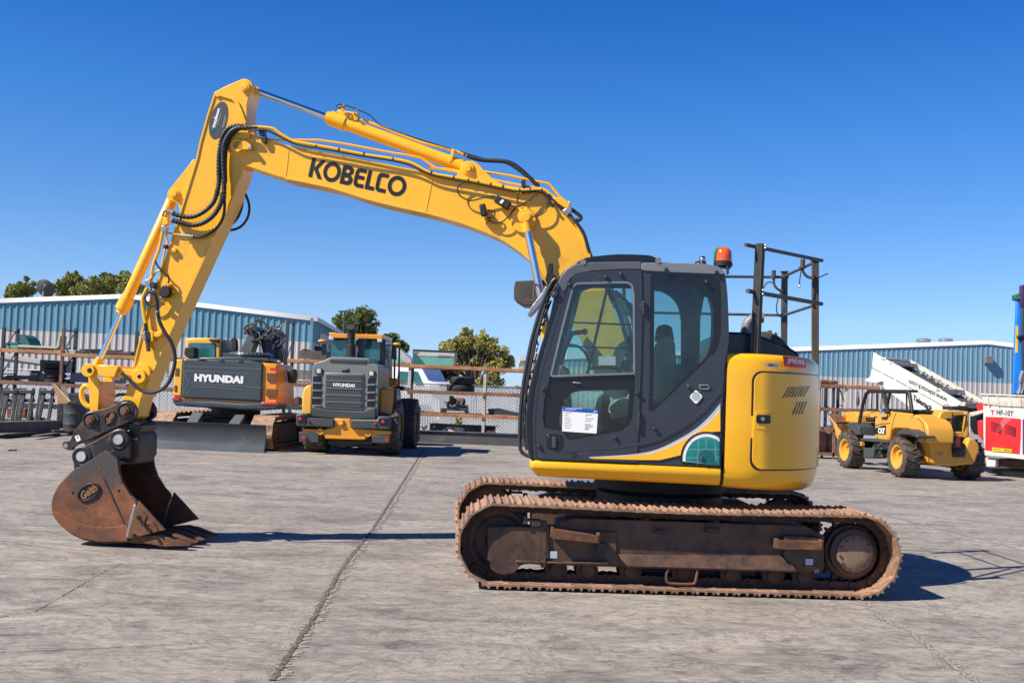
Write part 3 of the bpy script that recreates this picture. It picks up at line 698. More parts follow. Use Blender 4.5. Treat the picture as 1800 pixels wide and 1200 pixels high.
for a, b, mt in ((pr_t, pr_b, 'rail_rust'), (pm_t, pm_b, 'rail_paint')):
    q = MB(); q.bar(b, a, .062, .05); q.box(a.x-.04, a.x+.04, a.y-.04, a.y+.04, a.z-.004, a.z+.008); q.build('rail_post', mt, ex, bev=.004)
fo = Vector((0, -.04, 0))
railpart('rail_bar', U.P(1310, 430, -1.08), U.P(1445, 458, yr-.05), .017, 'rail_paint')
railpart('rail_bar', U.P(1314, 511, -1.08), U.P(1444, 534, yr-.05), .020, 'rail_paint')
railpart('rail_bar', U.P(1262, 486, .95), U.P(1386, 487, .95), .015, 'rail_paint')
railpart('rail_bar', U.P(1120, 549, .95), U.P(1378, 554, .95), .014, 'rail_paint')
railpart('rail_bar', U.P(1380, 485, .97), U.P(1432, 461, yr), .015, 'rail_paint')
railpart('rail_bar', U.P(1378, 554, .97), U.P(1430, 537, yr), .014, 'rail_paint')
railpart('rail_bar', U.P(1060, 536, 1.05), U.P(1130, 549, .95), .012, 'rail_paint')
# mirror stubs and cables hanging on the rail
for nm, pts, c, r in (('bracket_tube', [(1411, 470), (1412, 478), (1419, 486), (1430, 489)], -.2, .014), ('bracket_tube', [(1360, 486), (1361, 500), (1367, 508), (1375, 511)], .9, .013),
                      ('cable', [(1342, 507), (1348, 497), (1358, 497), (1366, 508), (1372, 514), (1367, 527), (1365, 545), (1370, 556), (1378, 555)], .9, .006), ('cable', [(1409, 470), (1406, 490), (1405, 503)], -.2, .005)):
    q = MB(); q.tube(U.PP(pts, c), r, 8, 4); q.build(nm, 'rail_paint' if r > .01 else 'black_rubber', ex)
for pp, c in (((1411, 462), -.2), ((1360, 481), .9)):
    q = MB(); a = U.P(*pp, c); q.cyl(a-Vector((0, 0, .04)), a+Vector((0, 0, .035)), .022, n=14); q.cyl(a-Vector((0, 0, .05)), a-Vector((0, 0, .035)), .034, n=14); q.build('bracket_cap', 'rail_rust', ex)
q = MB(); q.bar(U.P(1436, 489, yr), U.P(1455, 481, yr), .03, .012); q.build('mirror_clamp', 'dark_steel', ex)
q = MB(); 
for (px, py) in ((1345, 431), (1345, 436), (1341, 510), (1341, 517)): q.ball(U.P(px, py, -1.06), .010, 8)
q.build('rail_bolts', 'steel', ex)
q = MB(); q.ball(U.P(1405, 503, -.2), .013, 8); q.build('cable_end', 'steel', ex)
# ================================================================== CAB
CAB_IN = -.40
K1 = lambda p: zm(p, 880, 400, 4.286)     # cab top crop
K2 = lambda p: zm(p, 880, 620, 4.286)     # cab bottom crop
N1 = lambda p: zm(p, 900, 440, 7.5)
N2 = lambda p: zm(p, 900, 580, 7.5)
N3 = lambda p: zm(p, 900, 700, 7.5)
cab_px = [(931, 806), (925, 775), (924, 735), (929, 690), (938, 650), (951, 607), (966, 558), (976, 510), (984, 486), (994, 474), (1008, 467), (1030, 463), (1080, 461), (1127, 460), (1180, 462), (1235, 466), (1258, 468), (1270, 474), (1275, 484), (1279, 520), (1281, 570), (1281, 600), (1277, 622), (1273, 650), (1270, 700), (1268, 760), (1267, 821)]
outer = U.LL(smooth(cab_px, 2), S)
# window openings on the cab side (photo pixels)
door_glass_px = rpoly(N1([(640, 1070)])+[(966, 661)]+[(1009, 497), (1107, 494), (1114, 510), (1116, 655)], [0, 2, 7, 7, 3, 3])[0:]
up_win = [(969, 660), (985, 590), (1007, 505), (1012, 500), (1102, 497), (1111, 504), (1112, 520), (1113, 654)]
lo_blk = [(962, 663), (1114, 658), (1114, 700), (1110, 735), (1104, 750), (1094, 757), (1002, 772), (996, 768), (988, 757), (957, 752), (954, 735), (957, 700)]
rr_win = K1([(1130, 350), (1625, 372), (1655, 400), (1662, 520), (1660, 800), (1640, 900), (1600, 970)])+K2([(1590, 10), (1540, 70), (1155, 438), (1130, 445), (1116, 430), (1122, 200)])
cb = MB()
hole = [U.LL(rpoly(h, 5), S) for h in (up_win, rr_win)]
holelo = U.LL(rpoly(lo_blk, 5), S)
cb.prism(outer, S, S+.045, holes=[hole[1], U.LL(rpoly([(967, 664), (984, 588), (1004, 500), (1010, 495), (1104, 493), (1114, 500), (1117, 640), (1116, 720), (1106, 752), (1096, 759), (1000, 776), (955, 755), (952, 735), (957, 700)], 6), S)])
# cab shell roof/front/rear wrap
fo_px = cab_px
rim = U.LL(smooth(cab_px, 2), S); n_ = len(rim)
def wrap(mb, i0, i1, ya, yb, th=.03):
    for i in range(i0, i1):
        a, b = rim[i], rim[i+1]; cx_ = (x0+1.6, 1.9)
        ia = Vector(a)+(Vector((.5, 1.8))-Vector(a)).normalized()*th; ib = Vector(b)+(Vector((.5, 1.8))-Vector(b)).normalized()*th
        mb.add([(a[0], ya, a[1]), (b[0], ya, b[1]), (b[0], yb, b[1]), (a[0], yb, a[1]), (ia[0], ya, ia[1]), (ib[0], ya, ib[1]), (ib[0], yb, ib[1]), (ia[0], yb, ia[1])],
               [(0, 1, 2, 3), (7, 6, 5, 4), (0, 4, 5, 1), (3, 2, 6, 7), (0, 3, 7, 4), (1, 5, 6, 2)])
roof_i = [i for i, p in enumerate(smooth(cab_px, 2)) if p[1] < 478]
wrap(cb, roof_i[0]-1, roof_i[-1]+1, S+.02, CAB_IN)
wrap(cb, 0, roof_i[0]-1, S+.045, S+.10); wrap(cb, 0, roof_i[0]-1, CAB_IN-.06, CAB_IN)
rear_lo = [i for i, p in enumerate(smooth(cab_px, 2)) if i > roof_i[-1]]
wrap(cb, rear_lo[0]-1, rear_lo[-1], S+.045, S+.12, .04); wrap(cb, rear_lo[0]-1, rear_lo[-1], CAB_IN-.06, CAB_IN, .04)
zmid = U.L(1270, 640, S)[1]
k = [i for i in rear_lo if rim[i][1] < zmid+.05]
wrap(cb, k[0], len(rim)-1, S+.12, CAB_IN-.05, .04)
# far side wall with its openings (sized at their own depth)
far_out = [(p[0]+.012 if p[0] < 0 else p[0]-.012, p[1]) for p in outer]
fw1 = U.LL([(985, 660), (1000, 600), (1022, 512), (1040, 506), (1113, 507), (1117, 520), (1117, 655), (1100, 725), (1040, 725), (985, 725)], CAB_IN)
fw2 = U.LL(rpoly([(1140, 510), (1165, 512), (1190, 530), (1197, 560), (1197, 640), (1140, 640)], [3, 12, 16, 12, 3, 3]), CAB_IN)
fw0 = rpoly(fw1, .03)
fw3 = U.LL(rpoly([(1230, 650), (1231, 560), (1238, 520), (1251, 528), (1256, 560), (1254, 650)], 4), CAB_IN)
cb.prism(far_out, CAB_IN, CAB_IN+.03, holes=[fw0, fw2, fw3])
cab = cb.build('cab', 'cab_grey', ex, bev=.006, ang=45)
fl = MB(); z0 = U.L(1000, 800, S)[1]; fl.box(x0+.04, x1-.02, S+.05, CAB_IN-.02, z0-.0, z0+.05); fl.build('cab_floor', 'black_rubber', cab)
# roof edge trims: light strip over the rear window, black hatch on top
tr = MB(); tr.prism(U.LL(K1([(1058, 268), (1110, 264), (1400, 268), (1560, 275), (1640, 292), (1685, 330), (1692, 352), (1600, 350), (1300, 338), (1100, 326), (1058, 318)]), S-.012), S-.014, S+.02)
tr.build('roof_trim', 'trim_grey', cab, bev=.006, seg=3)
tr = MB(); tr.prism(U.LL([(981, 497), (986, 484), (996, 472), (1012, 464), (1040, 460.5), (1080, 460), (1127, 459.5), (1127, 474), (1090, 474), (1040, 477), (1012, 483), (1002, 492), (996, 510), (990, 513)], S-.012), S-.014, S+.02)
tr.build('roof_trim', 'roof_edge', cab, bev=.010, seg=3)
ht = MB(); hp_ = smooth(K1([(480, 330), (560, 268), (640, 226), (760, 210), (880, 200), (1020, 202), (1120, 208), (1165, 224), (1190, 246)]), 2)+K1([(1170, 262), (900, 268), (700, 282), (640, 292), (560, 310)])
ht.prism(U.LL(hp_, S+.02), S+.02, CAB_IN-.03); ht.build('roof_hatch', 'black_trim', cab, bev=.015, seg=3)
for pp in K1([(622, 262), (1188, 248)]): hg = MB(); a = U.P(*pp, S+.0); hg.cyl(a-Vector((0, .02, 0)), a+Vector((0, .06, 0)), .026, n=14); hg.build('hatch_latch', 'trim_grey', cab)
# rubber bumpers (knobs)
for pp in K1([(795, 375), (905, 355), (522, 432), (1245, 318), (1625, 338), (1550, 412)])+K2([(1030, 303), (862, 636), (288, 700), (1158, 570), (1412, 250), (1515, 795), (322, 275)]):
    q = MB(); a = U.P(*pp, S); q.lathe(a+Vector((0, .02, 0)), (0, -1, 0), [(.012, 0), (.012, .03), (.017, .034), (.018, .05), (.010, .060)], 12)
    q.build('rubber_bumper', 'cab_grey', cab)

# ---- door (panel, glass, handle, sheet)
door_px = [(945, 806), (942, 770), (943, 720), (948, 680), (958, 640), (974, 590), (990, 535), (1000, 500), (1008, 485), (1020, 479), (1060, 476), (1118, 474), (1128, 476), (1129, 560), (1127, 640), (1124, 720), (1119, 812)]
dw = rpoly([(967, 661), (984, 588), (1006, 503), (1012, 498), (1103, 495), (1112, 501), (1115, 520), (1116, 656), (1114.5, 700), (1111, 735), (1104, 750), (1094, 757), (1002, 773), (996, 769), (988, 757), (957, 752), (954, 735), (957, 700)], 4)
dd = MB(); dd.prism(U.LL(rpoly(door_px, 4), S-.012), S-.012, S+.03, holes=[U.LL(dw, S-.012)])
door = dd.build('cab_door', 'cab_grey', ex, bev=.005)
sm = MB(); 
v_, f_ = stroke(U.LL(rpoly(door_px, 4), S-.006), .016, True); sm.add([(a, S-.0035, b) for a, b in v_], f_)
sm.build('door_seal', 'black_trim', door, flat=True)
fr2 = MB(); ring = U.LL(rpoly([(968, 661), (985, 589), (1007, 504), (1013, 498), (1102, 496), (1111, 501), (1114, 520), (1115, 656)], 5), S-.014); 
v_, f_ = stroke(ring, .017, True); fr2.add([(a, S-.016, b) for a, b in v_]+[(a, S+.012, b) for a, b in v_], f_+[tuple(len(v_)+i for i in reversed(f)) for f in f_]+[(a, b, b+len(v_), a+len(v_)) for a, b in [(2*i, (2*i+2) % len(v_)) for i in range(len(ring))]]+[(b, a, a+len(v_), b+len(v_)) for a, b in [(2*i+1, (2*i+3) % len(v_)) for i in range(len(ring))]])
fr2.build('window_frame', 'trim_grey', door)
def pane(name, px, c, mt, par, th=.006):
    q = MB(); q.prism(U.LL(px, c), c, c+th); return q.build(name, mt, par)
pane('upper_window', rpoly(up_win, 5), S+.004, 'cab_glass_clear', door)
mid = MB(); 
bar_px = N1([(1225, 450), (1300, 455), (1262, 560), (1090, 1200)])[:3]+N2([(1120, 0), (1030, 420), (990, 600)])+N2([(965, 600), (1030, 260)])+N1([(1050, 1200), (1235, 560)])
mid.prism(U.LL([(1064, 500), (1072, 500), (1068, 514), (1034, 660), (1029, 660), (1063, 514)], S+.02), S+.016, S+.03); mid.build('window_bar', 'black_trim', door)
clear = rpoly(N2([(860, 805), (1000, 795), (1530, 780), (1545, 860)])+N3([(1530, 200), (1480, 330), (1240, 430), (860, 505), (780, 500), (730, 440), (620, 360), (620, 250), (690, 0)])+N2([(700, 920), (760, 840)]), 5)
cl = MB(); cl.prism(U.LL(dw_lo := rpoly([(958, 664), (1114, 658), (1114, 700), (1110, 735), (1104, 750), (1094, 757), (1002, 772), (996, 768), (988, 757), (957, 752), (955, 735), (957, 700)], 3), S+.004), S+.004, S+.012, holes=[U.LL(clear, S+.004)])
cl.build('window_surround', 'black_trim', door)
pane('lower_window', clear, S+.006, 'cab_glass_clear', door, .004)
q = MB(); q.bar(U.P(1007, 672, S-.01), U.P(1021, 673, S-.01), .018, .012); q.build('window_grip', 'steel', door, bev=.004)
q = MB(); q.prism(U.LL([(975, 663), (1114, 657), (1114, 661), (975, 667)], S), S-.008, S+.004); q.build('window_rail', 'black_trim', door)
# handle
hx = U.LL(rpoly(N3([(470, 465), (640, 475), (672, 510), (672, 640), (640, 680), (490, 670), (455, 640), (450, 500)]), 3), S-.012)
q = MB(); q.prism(hx, S-.017, S-.010); hpl = q.build('handle_plate', 'black_trim', door, bev=.003)
q = MB(); q.prism(U.LL(N3([(528, 505), (580, 505), (580, 650), (528, 650)]), S-.02), S-.034, S-.017); q.ball(U.P(*N3([(490, 512)])[0], S-.018), .010, 8); q.build('door_handle', 'hood_dark', door, bev=.004)
# hinges
for pp in (N1([(1728, 670), (1750, 670), (1750, 850), (1728, 850)]), N3([(1670, 180), (1692, 180), (1685, 430), (1660, 430)])):
    q = MB(); a = U.P(pp[0][0]+1, pp[0][1], S-.02); b = U.P(pp[3][0]+1, pp[3][1], S-.02); q.cyl(a, b, .014, n=12); q.box(a.x-.03, a.x+.03, S-.02, S+.0, b.z+.03, a.z-.03); q.build('door_hinge', 'cab_grey', door, bev=.003)
q = MB(); q.lathe(U.P(1007.5, 797.5, S-.01), (0, -1, 0), [(.024, 0), (.026, .008), (.018, .010), (.016, .004)], 20); q.build('round_plug', 'cab_grey', door)
# information sheet on the lower pane
sheet_px = N3([(668, 102), (1136, 150), (1114, 462), (660, 432)])
q = MB(); q.prism(U.LL(sheet_px, S+.002), S+.001, S+.0035); sho = q.build('information_sheet', 'white', door)
q = MB(); q.prism(U.LL(N3([(668, 102), (1136, 150), (1134, 196), (672, 164)]), S), S-.001, S+.0005); q.build('sheet_header', 'blue', door, flat=True)
lt = MB()
def tline(s, p, h, wid, dy=5/60., mtb=lt):
    (x, y), = N3([p]); a = U.P(x, y, S-.002); b = U.P(x+wid/7.5, y+wid/7.5*.07, S-.002); c = U.P(x, y-h/7.5, S-.002); put2d(mtb, text2d(s, .02), a, b, c)
rest = MB(); rs3 = random.Random(5)
def dash(mb, x, y, w_, h=4.2):
    while w_ > 3:
        k = rs3.uniform(5, 16); k = min(k, w_); P4 = N3([(x, y), (x+k, y+k*.08), (x+k, y+k*.08+h), (x, y+h)]); mb.prism(U.LL(P4, S-.001), S-.0015, S-.0008); x += k+3.5; w_ -= k+3.5
dash(lt, 700, 128, 230, 8); dash(lt, 700, 146, 140, 6); dash(lt, 1070, 172, 45, 8); dash(lt, 1085, 162, 30, 6)
for i in range(7): dash(rest, 690, 188+i*32, (90, 55, 82, 95, 80, 95, 80)[i])
for i, (y, w_) in enumerate(((212, 85), (230, 20), (262, 110), (292, 82), (335, 66), (352, 110), (370, 105), (390, 60), (402, 55))): dash(rest, 968-i*1.5, y, w_)
lt.build('header_lettering', 'white', door, flat=True); rest.build('sheet_lettering', 'black_text', door, flat=True)

# ---- rear quarter window
rw_clear = rpoly(K1([(1158, 430), (1300, 425), (1430, 436), (1520, 480), (1590, 545), (1606, 620), (1605, 830), (1560, 960)])+K2([(1540, 40), (1320, 250), (1170, 410), (1150, 400), (1155, 200)]), [3, 3, 8, 10, 8, 5, 5, 5, 5, 5, 3, 3, 3])
q = MB(); q.prism(U.LL(rpoly(rr_win, 3), S+.003), S+.003, S+.010, holes=[U.LL(rw_clear, S+.003)]); q.build('window_surround', 'black_trim', cab)
pane('quarter_window', rw_clear, S+.004, 'cab_glass', cab, .005)
pane('far_window', U.LL and [(983, 724), (1000, 600), (1022, 512), (1117, 507), (1117, 724)], CAB_IN-.012, 'cab_glass_clear', cab, .004)
# far window bars seen through the door
for a, b in (((992, 566), (1117, 571)), ((990, 608), (1117, 613))):
    q = MB(); q.cyl(U.P(*a, CAB_IN-.02), U.P(*b, CAB_IN-.02), .008, n=8); q.build('guard_bar', 'black_trim', cab)
# interior trim behind the quarter window: rear window frame and cream pillar cover
q = MB(); q.prism(U.LL(rpoly([(1199, 480), (1229, 480), (1229, 700), (1199, 700)], 2), CAB_IN-.05), CAB_IN-.06, CAB_IN-.02); q.build('pillar_cover', 'hood_dark', cab)
q = MB(); a = U.L(1247, 530, S+.1)
q.tube([U.P(x, y, S+.10) for x, y in ((1247, 525), (1253, 545), (1253, 590), (1246, 625), (1225, 652), (1190, 680))], .020, 8, 3); q.build('inner_trim', 'cream_trim', cab)
# seat
se = MB(); ys0, ys1 = -.95, -.45
se.prism(rpoly(U.LL([(1152, 700), (1150, 640), (1156, 600), (1172, 590), (1186, 600), (1188, 640), (1180, 700)], -.9), .03), ys0, ys1)
se.prism(rpoly(U.LL([(1070, 715), (1090, 700), (1175, 700), (1178, 735), (1080, 740)], -.9), .03), ys0, ys1)
seat = se.build('operator_seat', 'seat_fabric', cab, bev=.03, seg=3)
q = MB(); q.prism(rpoly(U.LL([(1153, 598), (1157, 572), (1170, 569), (1182, 574), (1186, 600)], -.85), .02), -.82, -.56); q.build('headrest', 'black_rubber', cab, bev=.02)
q = MB(); q.prism(rpoly(U.LL([(1052, 800), (1060, 740), (1100, 730), (1180, 740), (1190, 800)], -.8), .03), -1.0, -.4); q.build('seat_base', 'hood_dark', cab, bev=.02)
# consoles, levers
q = MB(); q.prism(rpoly(U.LL([(1042, 735), (1050, 700), (1062, 690), (1072, 694), (1068, 735), (1080, 770), (1050, 775)], -1.0), .02), -1.06, -.98); q.build('side_console', 'pale_green', cab, bev=.012)
q = MB(); q.prism(rpoly(U.LL([(1056, 720), (1060, 695), (1070, 692), (1073, 705), (1068, 720), (1080, 745), (1095, 755), (1060, 760)], -1.05), .01), -1.1, -1.05); q.build('control_lever', 'black_rubber', cab, bev=.01)
q = MB(); q.tube(U.PP([(985, 640), (993, 615), (1000, 598), (1005, 588)], -.7), .018, 8, 2); q.bar(U.P(1002, 586, -.7), U.P(1028, 583, -.7), .05, .04); q.ball(U.P(1028, 583, -.7), .03, 10); q.build('travel_lever', 'black_rubber', cab)
q = MB(); q.tube(U.PP([(1035, 647), (1060, 645), (1085, 647), (1086, 656)], -.5), .018, 8, 2); q.tube(U.PP([(1090, 655), (1094, 630), (1102, 622), (1106, 650)], -.5), .014, 8, 2); q.ball(U.P(1100, 638, -.5), .04, 10, 1, 1, 1.8); q.build('gauge_cluster', 'black_rubber', cab)
q = MB(); q.prism(rpoly(U.LL([(985, 640), (1000, 648), (1005, 720), (990, 790), (960, 790)], -.6), .03), -.75, -.35); q.build('front_console', 'hood_dark', cab, bev=.02)
q = MB(); q.prism(U.LL([(1052, 626), (1082, 626), (1082, 642), (1052, 642)], CAB_IN-.03), CAB_IN-.03, CAB_IN-.026); q.build('window_label', 'silver', cab)

# ---- decals on the lower cab side
DC = S-.0125
def decal(px, mt, c=DC, nm='side_decal', par=cab):
    q = MB(); q.prism(U.LL(px, c), c-.0008, c+.0005) ; return q.build(nm, mt, par, flat=True)
sw_top = smooth(K2([(668, 783), (900, 770), (1050, 755), (1180, 725), (1330, 655), (1470, 570), (1570, 480), (1655, 380)]), 3)
sw_mid = smooth(K2([(668, 790), (900, 779), (1050, 768), (1180, 742), (1330, 680), (1470, 600), (1570, 520), (1655, 435)]), 3)
sw_bot = smooth(K2([(700, 797), (900, 801), (1005, 803), (1060, 806), (1180, 808), (1290, 790), (1420, 690), (1540, 600), (1655, 590)]), 3)
decal(sw_top+sw_mid[::-1], 'silver')
decal(sw_mid+K2([(1655, 590), (1560, 598), (1440, 650), (1380, 720), (1355, 770), (1200, 806), (1060, 806), (900, 801), (700, 797)]), 'yellow_paint', DC-.0006)
lines = smooth(K2([(1100, 765), (1250, 715), (1400, 640), (1520, 560), (1600, 490), (1655, 425)]), 3)
v_, f_ = stroke(U.LL(lines, DC), .006); q = MB(); q.add([(a, DC-.0022, b) for a, b in v_], f_); q.build('decal_stripe', 'white', cab, flat=True)
gc = K2([(1550, 800)])[0]; 
defm('teal_mid', (.006, .15, .14), .3, var=.1)
def disc(rx, ry, mt, c): 
    pts = [p for p in [(gc[0]+rx*cos(R(a)), gc[1]-ry*sin(R(a))) for a in range(-5, 186, 5)]]
    pts = [(min(x, 1264.5), min(y, 816.5+(x-1225)*.03)) for x, y in pts]; 
    out = []
    for p in pts:
        if not out or (abs(p[0]-out[-1][0])+abs(p[1]-out[-1][1])) > .2: out.append(p)
    out.append((1264.5, 817.6)) if out[0][1] < 815 else None
    return decal(out, mt, c)
disc(46, 48.5, 'black_trim', DC-.0015); disc(42, 45, 'silver', DC-.0025); disc(40, 42.5, 'white', DC-.0035)
disc(37, 39.5, 'teal', DC-.0045); disc(25, 26, 'teal_mid', DC-.0050); disc(15, 16, 'teal_dark', DC-.0055)
q = MB()
for pts in ([(1241, 765), (1241, 817)], [(1207, 790), (1264, 789)], [(1204, 804), (1264, 804)], [(1228, 768), (1226, 817)], [(1256, 770), (1259, 817)], [(1212, 777), (1230, 770), (1264, 771)]):
    v_, f_ = stroke(U.LL(pts, DC), .0022); q.add([(a, DC-.0062, b) for a, b in v_], f_)
q.build('decal_grid', 'silver', cab, flat=True)
decal(K2([(1425, 330), (1470, 280), (1520, 325), (1518, 345), (1472, 385)]) and rpoly(K2([(1420, 330), (1470, 276), (1524, 328), (1472, 388)]), 4), 'white', DC, 'warning_sticker')
q = MB()
for i in range(5):
    w0_ = (6, 9, 11, 9, 5)[i]; y = 690.5+i*3.1; v_, f_ = stroke(U.LL([(1223.5-w0_/1.3, y-.3), (1223.5+w0_/1.3, y+.3)], DC), .005); q.add([(a, DC-.003, b) for a, b in v_], f_)
q.build('sticker_lines', 'teal', cab, flat=True)
q = MB(); l = U.LL(rpoly(K2([(1492, 238), (1570, 236), (1578, 270), (1560, 280), (1500, 275)]), 2.5), S-.01); q.prism(l, S-.012, S+.0); q.build('side_grip', 'trim_grey', cab, bev=.003)
q = MB(); l = U.LL(rpoly(K2([(1502, 247), (1562, 246), (1566, 262), (1505, 264)]), 1.5), S-.012); q.prism(l, S-.0135, S-.0); q.build('grip_recess', 'black_trim', cab)
# crease ridge on the lower cab side
q = MB(); rd = smooth(K2([(480, 735), (700, 722), (900, 705), (1040, 680), (1200, 635), (1380, 540), (1530, 420), (1650, 280)]), 3)
r2 = smooth(K2([(480, 748), (700, 738), (900, 722), (1040, 700), (1200, 656), (1380, 562), (1530, 440), (1650, 305)]), 3)
A = [(a, S-.0125, b) for a, b in U.LL(rd, S-.012)]; B = [(a, S-.0165, b) for a, b in U.LL([((x+u)/2, (y+v)/2) for (x, y), (u, v) in zip(rd, r2)], S-.012)]; C_ = [(a, S-.0125, b) for a, b in U.LL(r2, S-.012)]
q.sheet([A, B, C_]); q.build('panel_crease', 'cab_grey', cab, ang=80)

# ---- front of the cab: pillars, rail, hoses, lamps, wiper
q = MB(); q.tube(U.PP([(931, 802), (922, 798), (915, 790), (913.5, 770), (914.5, 730), (918, 690), (925, 645), (934, 600), (945, 560), (955, 530), (968, 500), (976, 490)], S+.12), .017, 10, 3); q.build('grab_rail', 'cab_grey', cab)
q = MB(); q.tube(U.PP([(928, 790), (921, 760), (920, 720), (924, 680), (931, 640), (941, 595), (953, 550), (962, 525), (972, 505)], S+.35), .022, 8, 3); q.tube(U.PP([(927, 780), (923, 720), (928, 670), (938, 620), (948, 575), (958, 540)], S+.22), .010, 8, 3)
q.build('front_hose', 'black_rubber', cab)
q = MB(); q.prism(U.LL([(933, 806), (927, 770), (926, 735), (931, 692), (940, 652), (953, 608), (967, 560), (977, 512), (985, 500), (978, 540), (962, 590), (948, 640), (938, 690), (934, 735), (936, 806)], S-.004), S-.006, S+.02); q.build('pillar_trim', 'black_trim', cab)
rm = random.Random(3); q = MB()
for i in range(16):
    t = i/15; y = 780-t*240; x = 922+ (0 if t < .3 else (t-.3)*52); a = U.P(x+rm.uniform(-1, 2), y+rm.uniform(-3, 3), S+.25); q.bar(a, a+Vector((rm.uniform(-.02, .02), rm.uniform(-.03, .03), rm.uniform(.03, .07))), rm.uniform(.01, .03))
q.build('pillar_fittings', 'hood_dark', cab)
q = MB()
wl = rpoly(N1([(60, 430), (490, 410), (480, 500), (440, 600), (330, 740), (240, 745), (150, 740), (45, 670), (40, 540)]), 2)
q.prism(U.LL(wl, .30), .10, .50); wv = q.build('wiper_visor', 'rail_paint', cab, bev=.01)
q = MB(); q.prism(rpoly(U.LL(N1([(470, 470), (450, 610), (300, 800), (230, 870), (200, 850), (260, 740), (400, 560), (440, 480)]), -.5), .01), -.52, -.30); q.build('front_mirror', 'steel', cab, bev=.01)
q = MB(); q.tube(U.PP(N1([(310, 440), (290, 520), (290, 640), (330, 650)]), -.45), .010, 8, 2); q.tube(U.PP(N1([(310, 440), (380, 500), (390, 560), (340, 640)]), -.45), .008, 8, 2); q.bar(U.P(*N1([(165, 650)])[0], -.45), U.P(*N1([(330, 655)])[0], -.45), .018); q.build('mirror_bracket', 'rail_paint', cab)
q = MB(); q.prism(U.LL(N1([(475, 180), (540, 183), (545, 270), (530, 300), (590, 370), (560, 420), (470, 440), (440, 400), (470, 280)]), -.6), -.68, -.55)
q.build('front_lamp_bracket', 'black_rubber', cab, bev=.006)
q = MB()
for a, b, r in (((960, 520), (978, 490), .016), ((955, 560), (968, 528), .014), ((966, 520), (985, 492), .010), ((944, 590), (955, 545), .010)): q.cyl(U.P(*a, -.9), U.P(*b, -.9), r, n=8)
q.build('wiper_arm', 'black_rubber', cab)
q = MB(); q.prism(U.LL(N1([(560, 545), (605, 550), (600, 600), (555, 625), (520, 615), (530, 580)]), S-.01), S-.03, S+.03); q.build('pillar_bracket', 'cab_grey', cab, bev=.004)
# beacon and camera on the roof
bc = U.P(1271, 462, -.75); q = MB(); q.lathe(bc, (0, 0, 1), [(.05, -.04), (.085, -.03), (.085, 0), (.07, .012)], 24); bco = q.build('warning_beacon', 'black_rubber', cab)
defm('beacon_lens', (.72, .10, .006), .15, var=.05, coat=.9)
q = MB(); nn = 24; prof_ = [(.078, .0), (.078, .05), (.072, .085), (.058, .112), (.03, .126), (0.001, .130)]
vs = []; fs = []; 
for (r, h) in prof_:
    for i in range(nn): t = 2*pi*i/nn; vs.append((bc.x+r*cos(t), bc.y+r*sin(t), bc.z+.012+h))
for kk in range(len(prof_)-1):
    for i in range(nn): fs.append((kk*nn+i, kk*nn+(i+1) % nn, (kk+1)*nn+(i+1) % nn, (kk+1)*nn+i))
q.add(vs, fs); q.build('orange_lens', 'beacon_lens', cab, ang=60)
q = MB(); vs = []; fs = []
for (r, h) in prof_:
    for i in range(9): t = R(125+i*11); vs.append((bc.x-.006+(r+.004)*cos(t), bc.y+(r+.004)*sin(t), bc.z+.012+h*1.0))
for kk in range(len(prof_)-1):
    for i in range(8): fs.append((kk*9+i, kk*9+i+1, (kk+1)*9+i+1, (kk+1)*9+i))
q.add(vs, fs); q.build('green_lens', 'green_lens', cab, ang=60)
q = MB(); q.bar(U.P(1258, 468, -.75), U.P(1284, 470, -.75), .1, .03); q.bar(U.P(1278, 468, -.8), U.P(1279, 482, -.8), .02, .08); q.build('beacon_bracket', 'cab_grey', cab, bev=.006)
q = MB(); a = U.P(1235, 456, -.9); q.ball(a, .032, 14); q.build('roof_camera', 'chrome', cab)
q = MB(); q.lathe(a-Vector((0, 0, .05)), (0, 0, 1), [(.05, -.03), (.035, 0), (.03, .03)], 16); q.tube([a+Vector((-.02, 0, -.02)), a+Vector((-.06, 0, -.03)), a+Vector((-.05, 0, -.07))], .008, 8, 3); q.build('camera_mount', 'black_rubber', cab)

for pts, r, mt in (([(1062, 500), (1080, 530), (1095, 570), (1106, 620), (1108, 660)], .022, 'black_rubber'), ([(1070, 505), (1092, 540), (1108, 585), (1114, 640)], .022, 'hood_dark'), ([(1080, 512), (1100, 530), (1112, 560), (1118, 600)], .022, 'black_rubber'),
                   ([(1078, 520), (1074, 495), (1084, 488), (1095, 500), (1097, 530)], .018, 'hood_dark'), ([(1122, 582), (1108, 592), (1098, 612), (1092, 640)], .016, 'red')):
    q = MB(); q.tube(U.PP(pts, .02), r, 8, 4); q.build('boom_foot_hose', mt, ex)
q = MB(); q.prism(U.LL([(1068, 520), (1120, 535), (1120, 560), (1085, 548)], .04), .03, .10); q.build('hose_bracket', 'sea_green_dark', ex, bev=.01)
q = MB(); q.tube(U.PP([(990, 605), (1015, 608), (1030, 622), (1036, 640)], -.6), .012, 8, 3); q.tube(U.PP([(988, 560), (990, 585), (998, 600)], -.6), .012, 8, 3); q.build('control_cable', 'black_rubber', cab)
for i in range(7):
    q = MB(); y = 640+i*9; q.tube(U.PP([(1156, y), (1168, y+5), (1182, y+2)], -.955), .014, 6, 2); q.build('seat_fold', 'seat_fabric', cab)
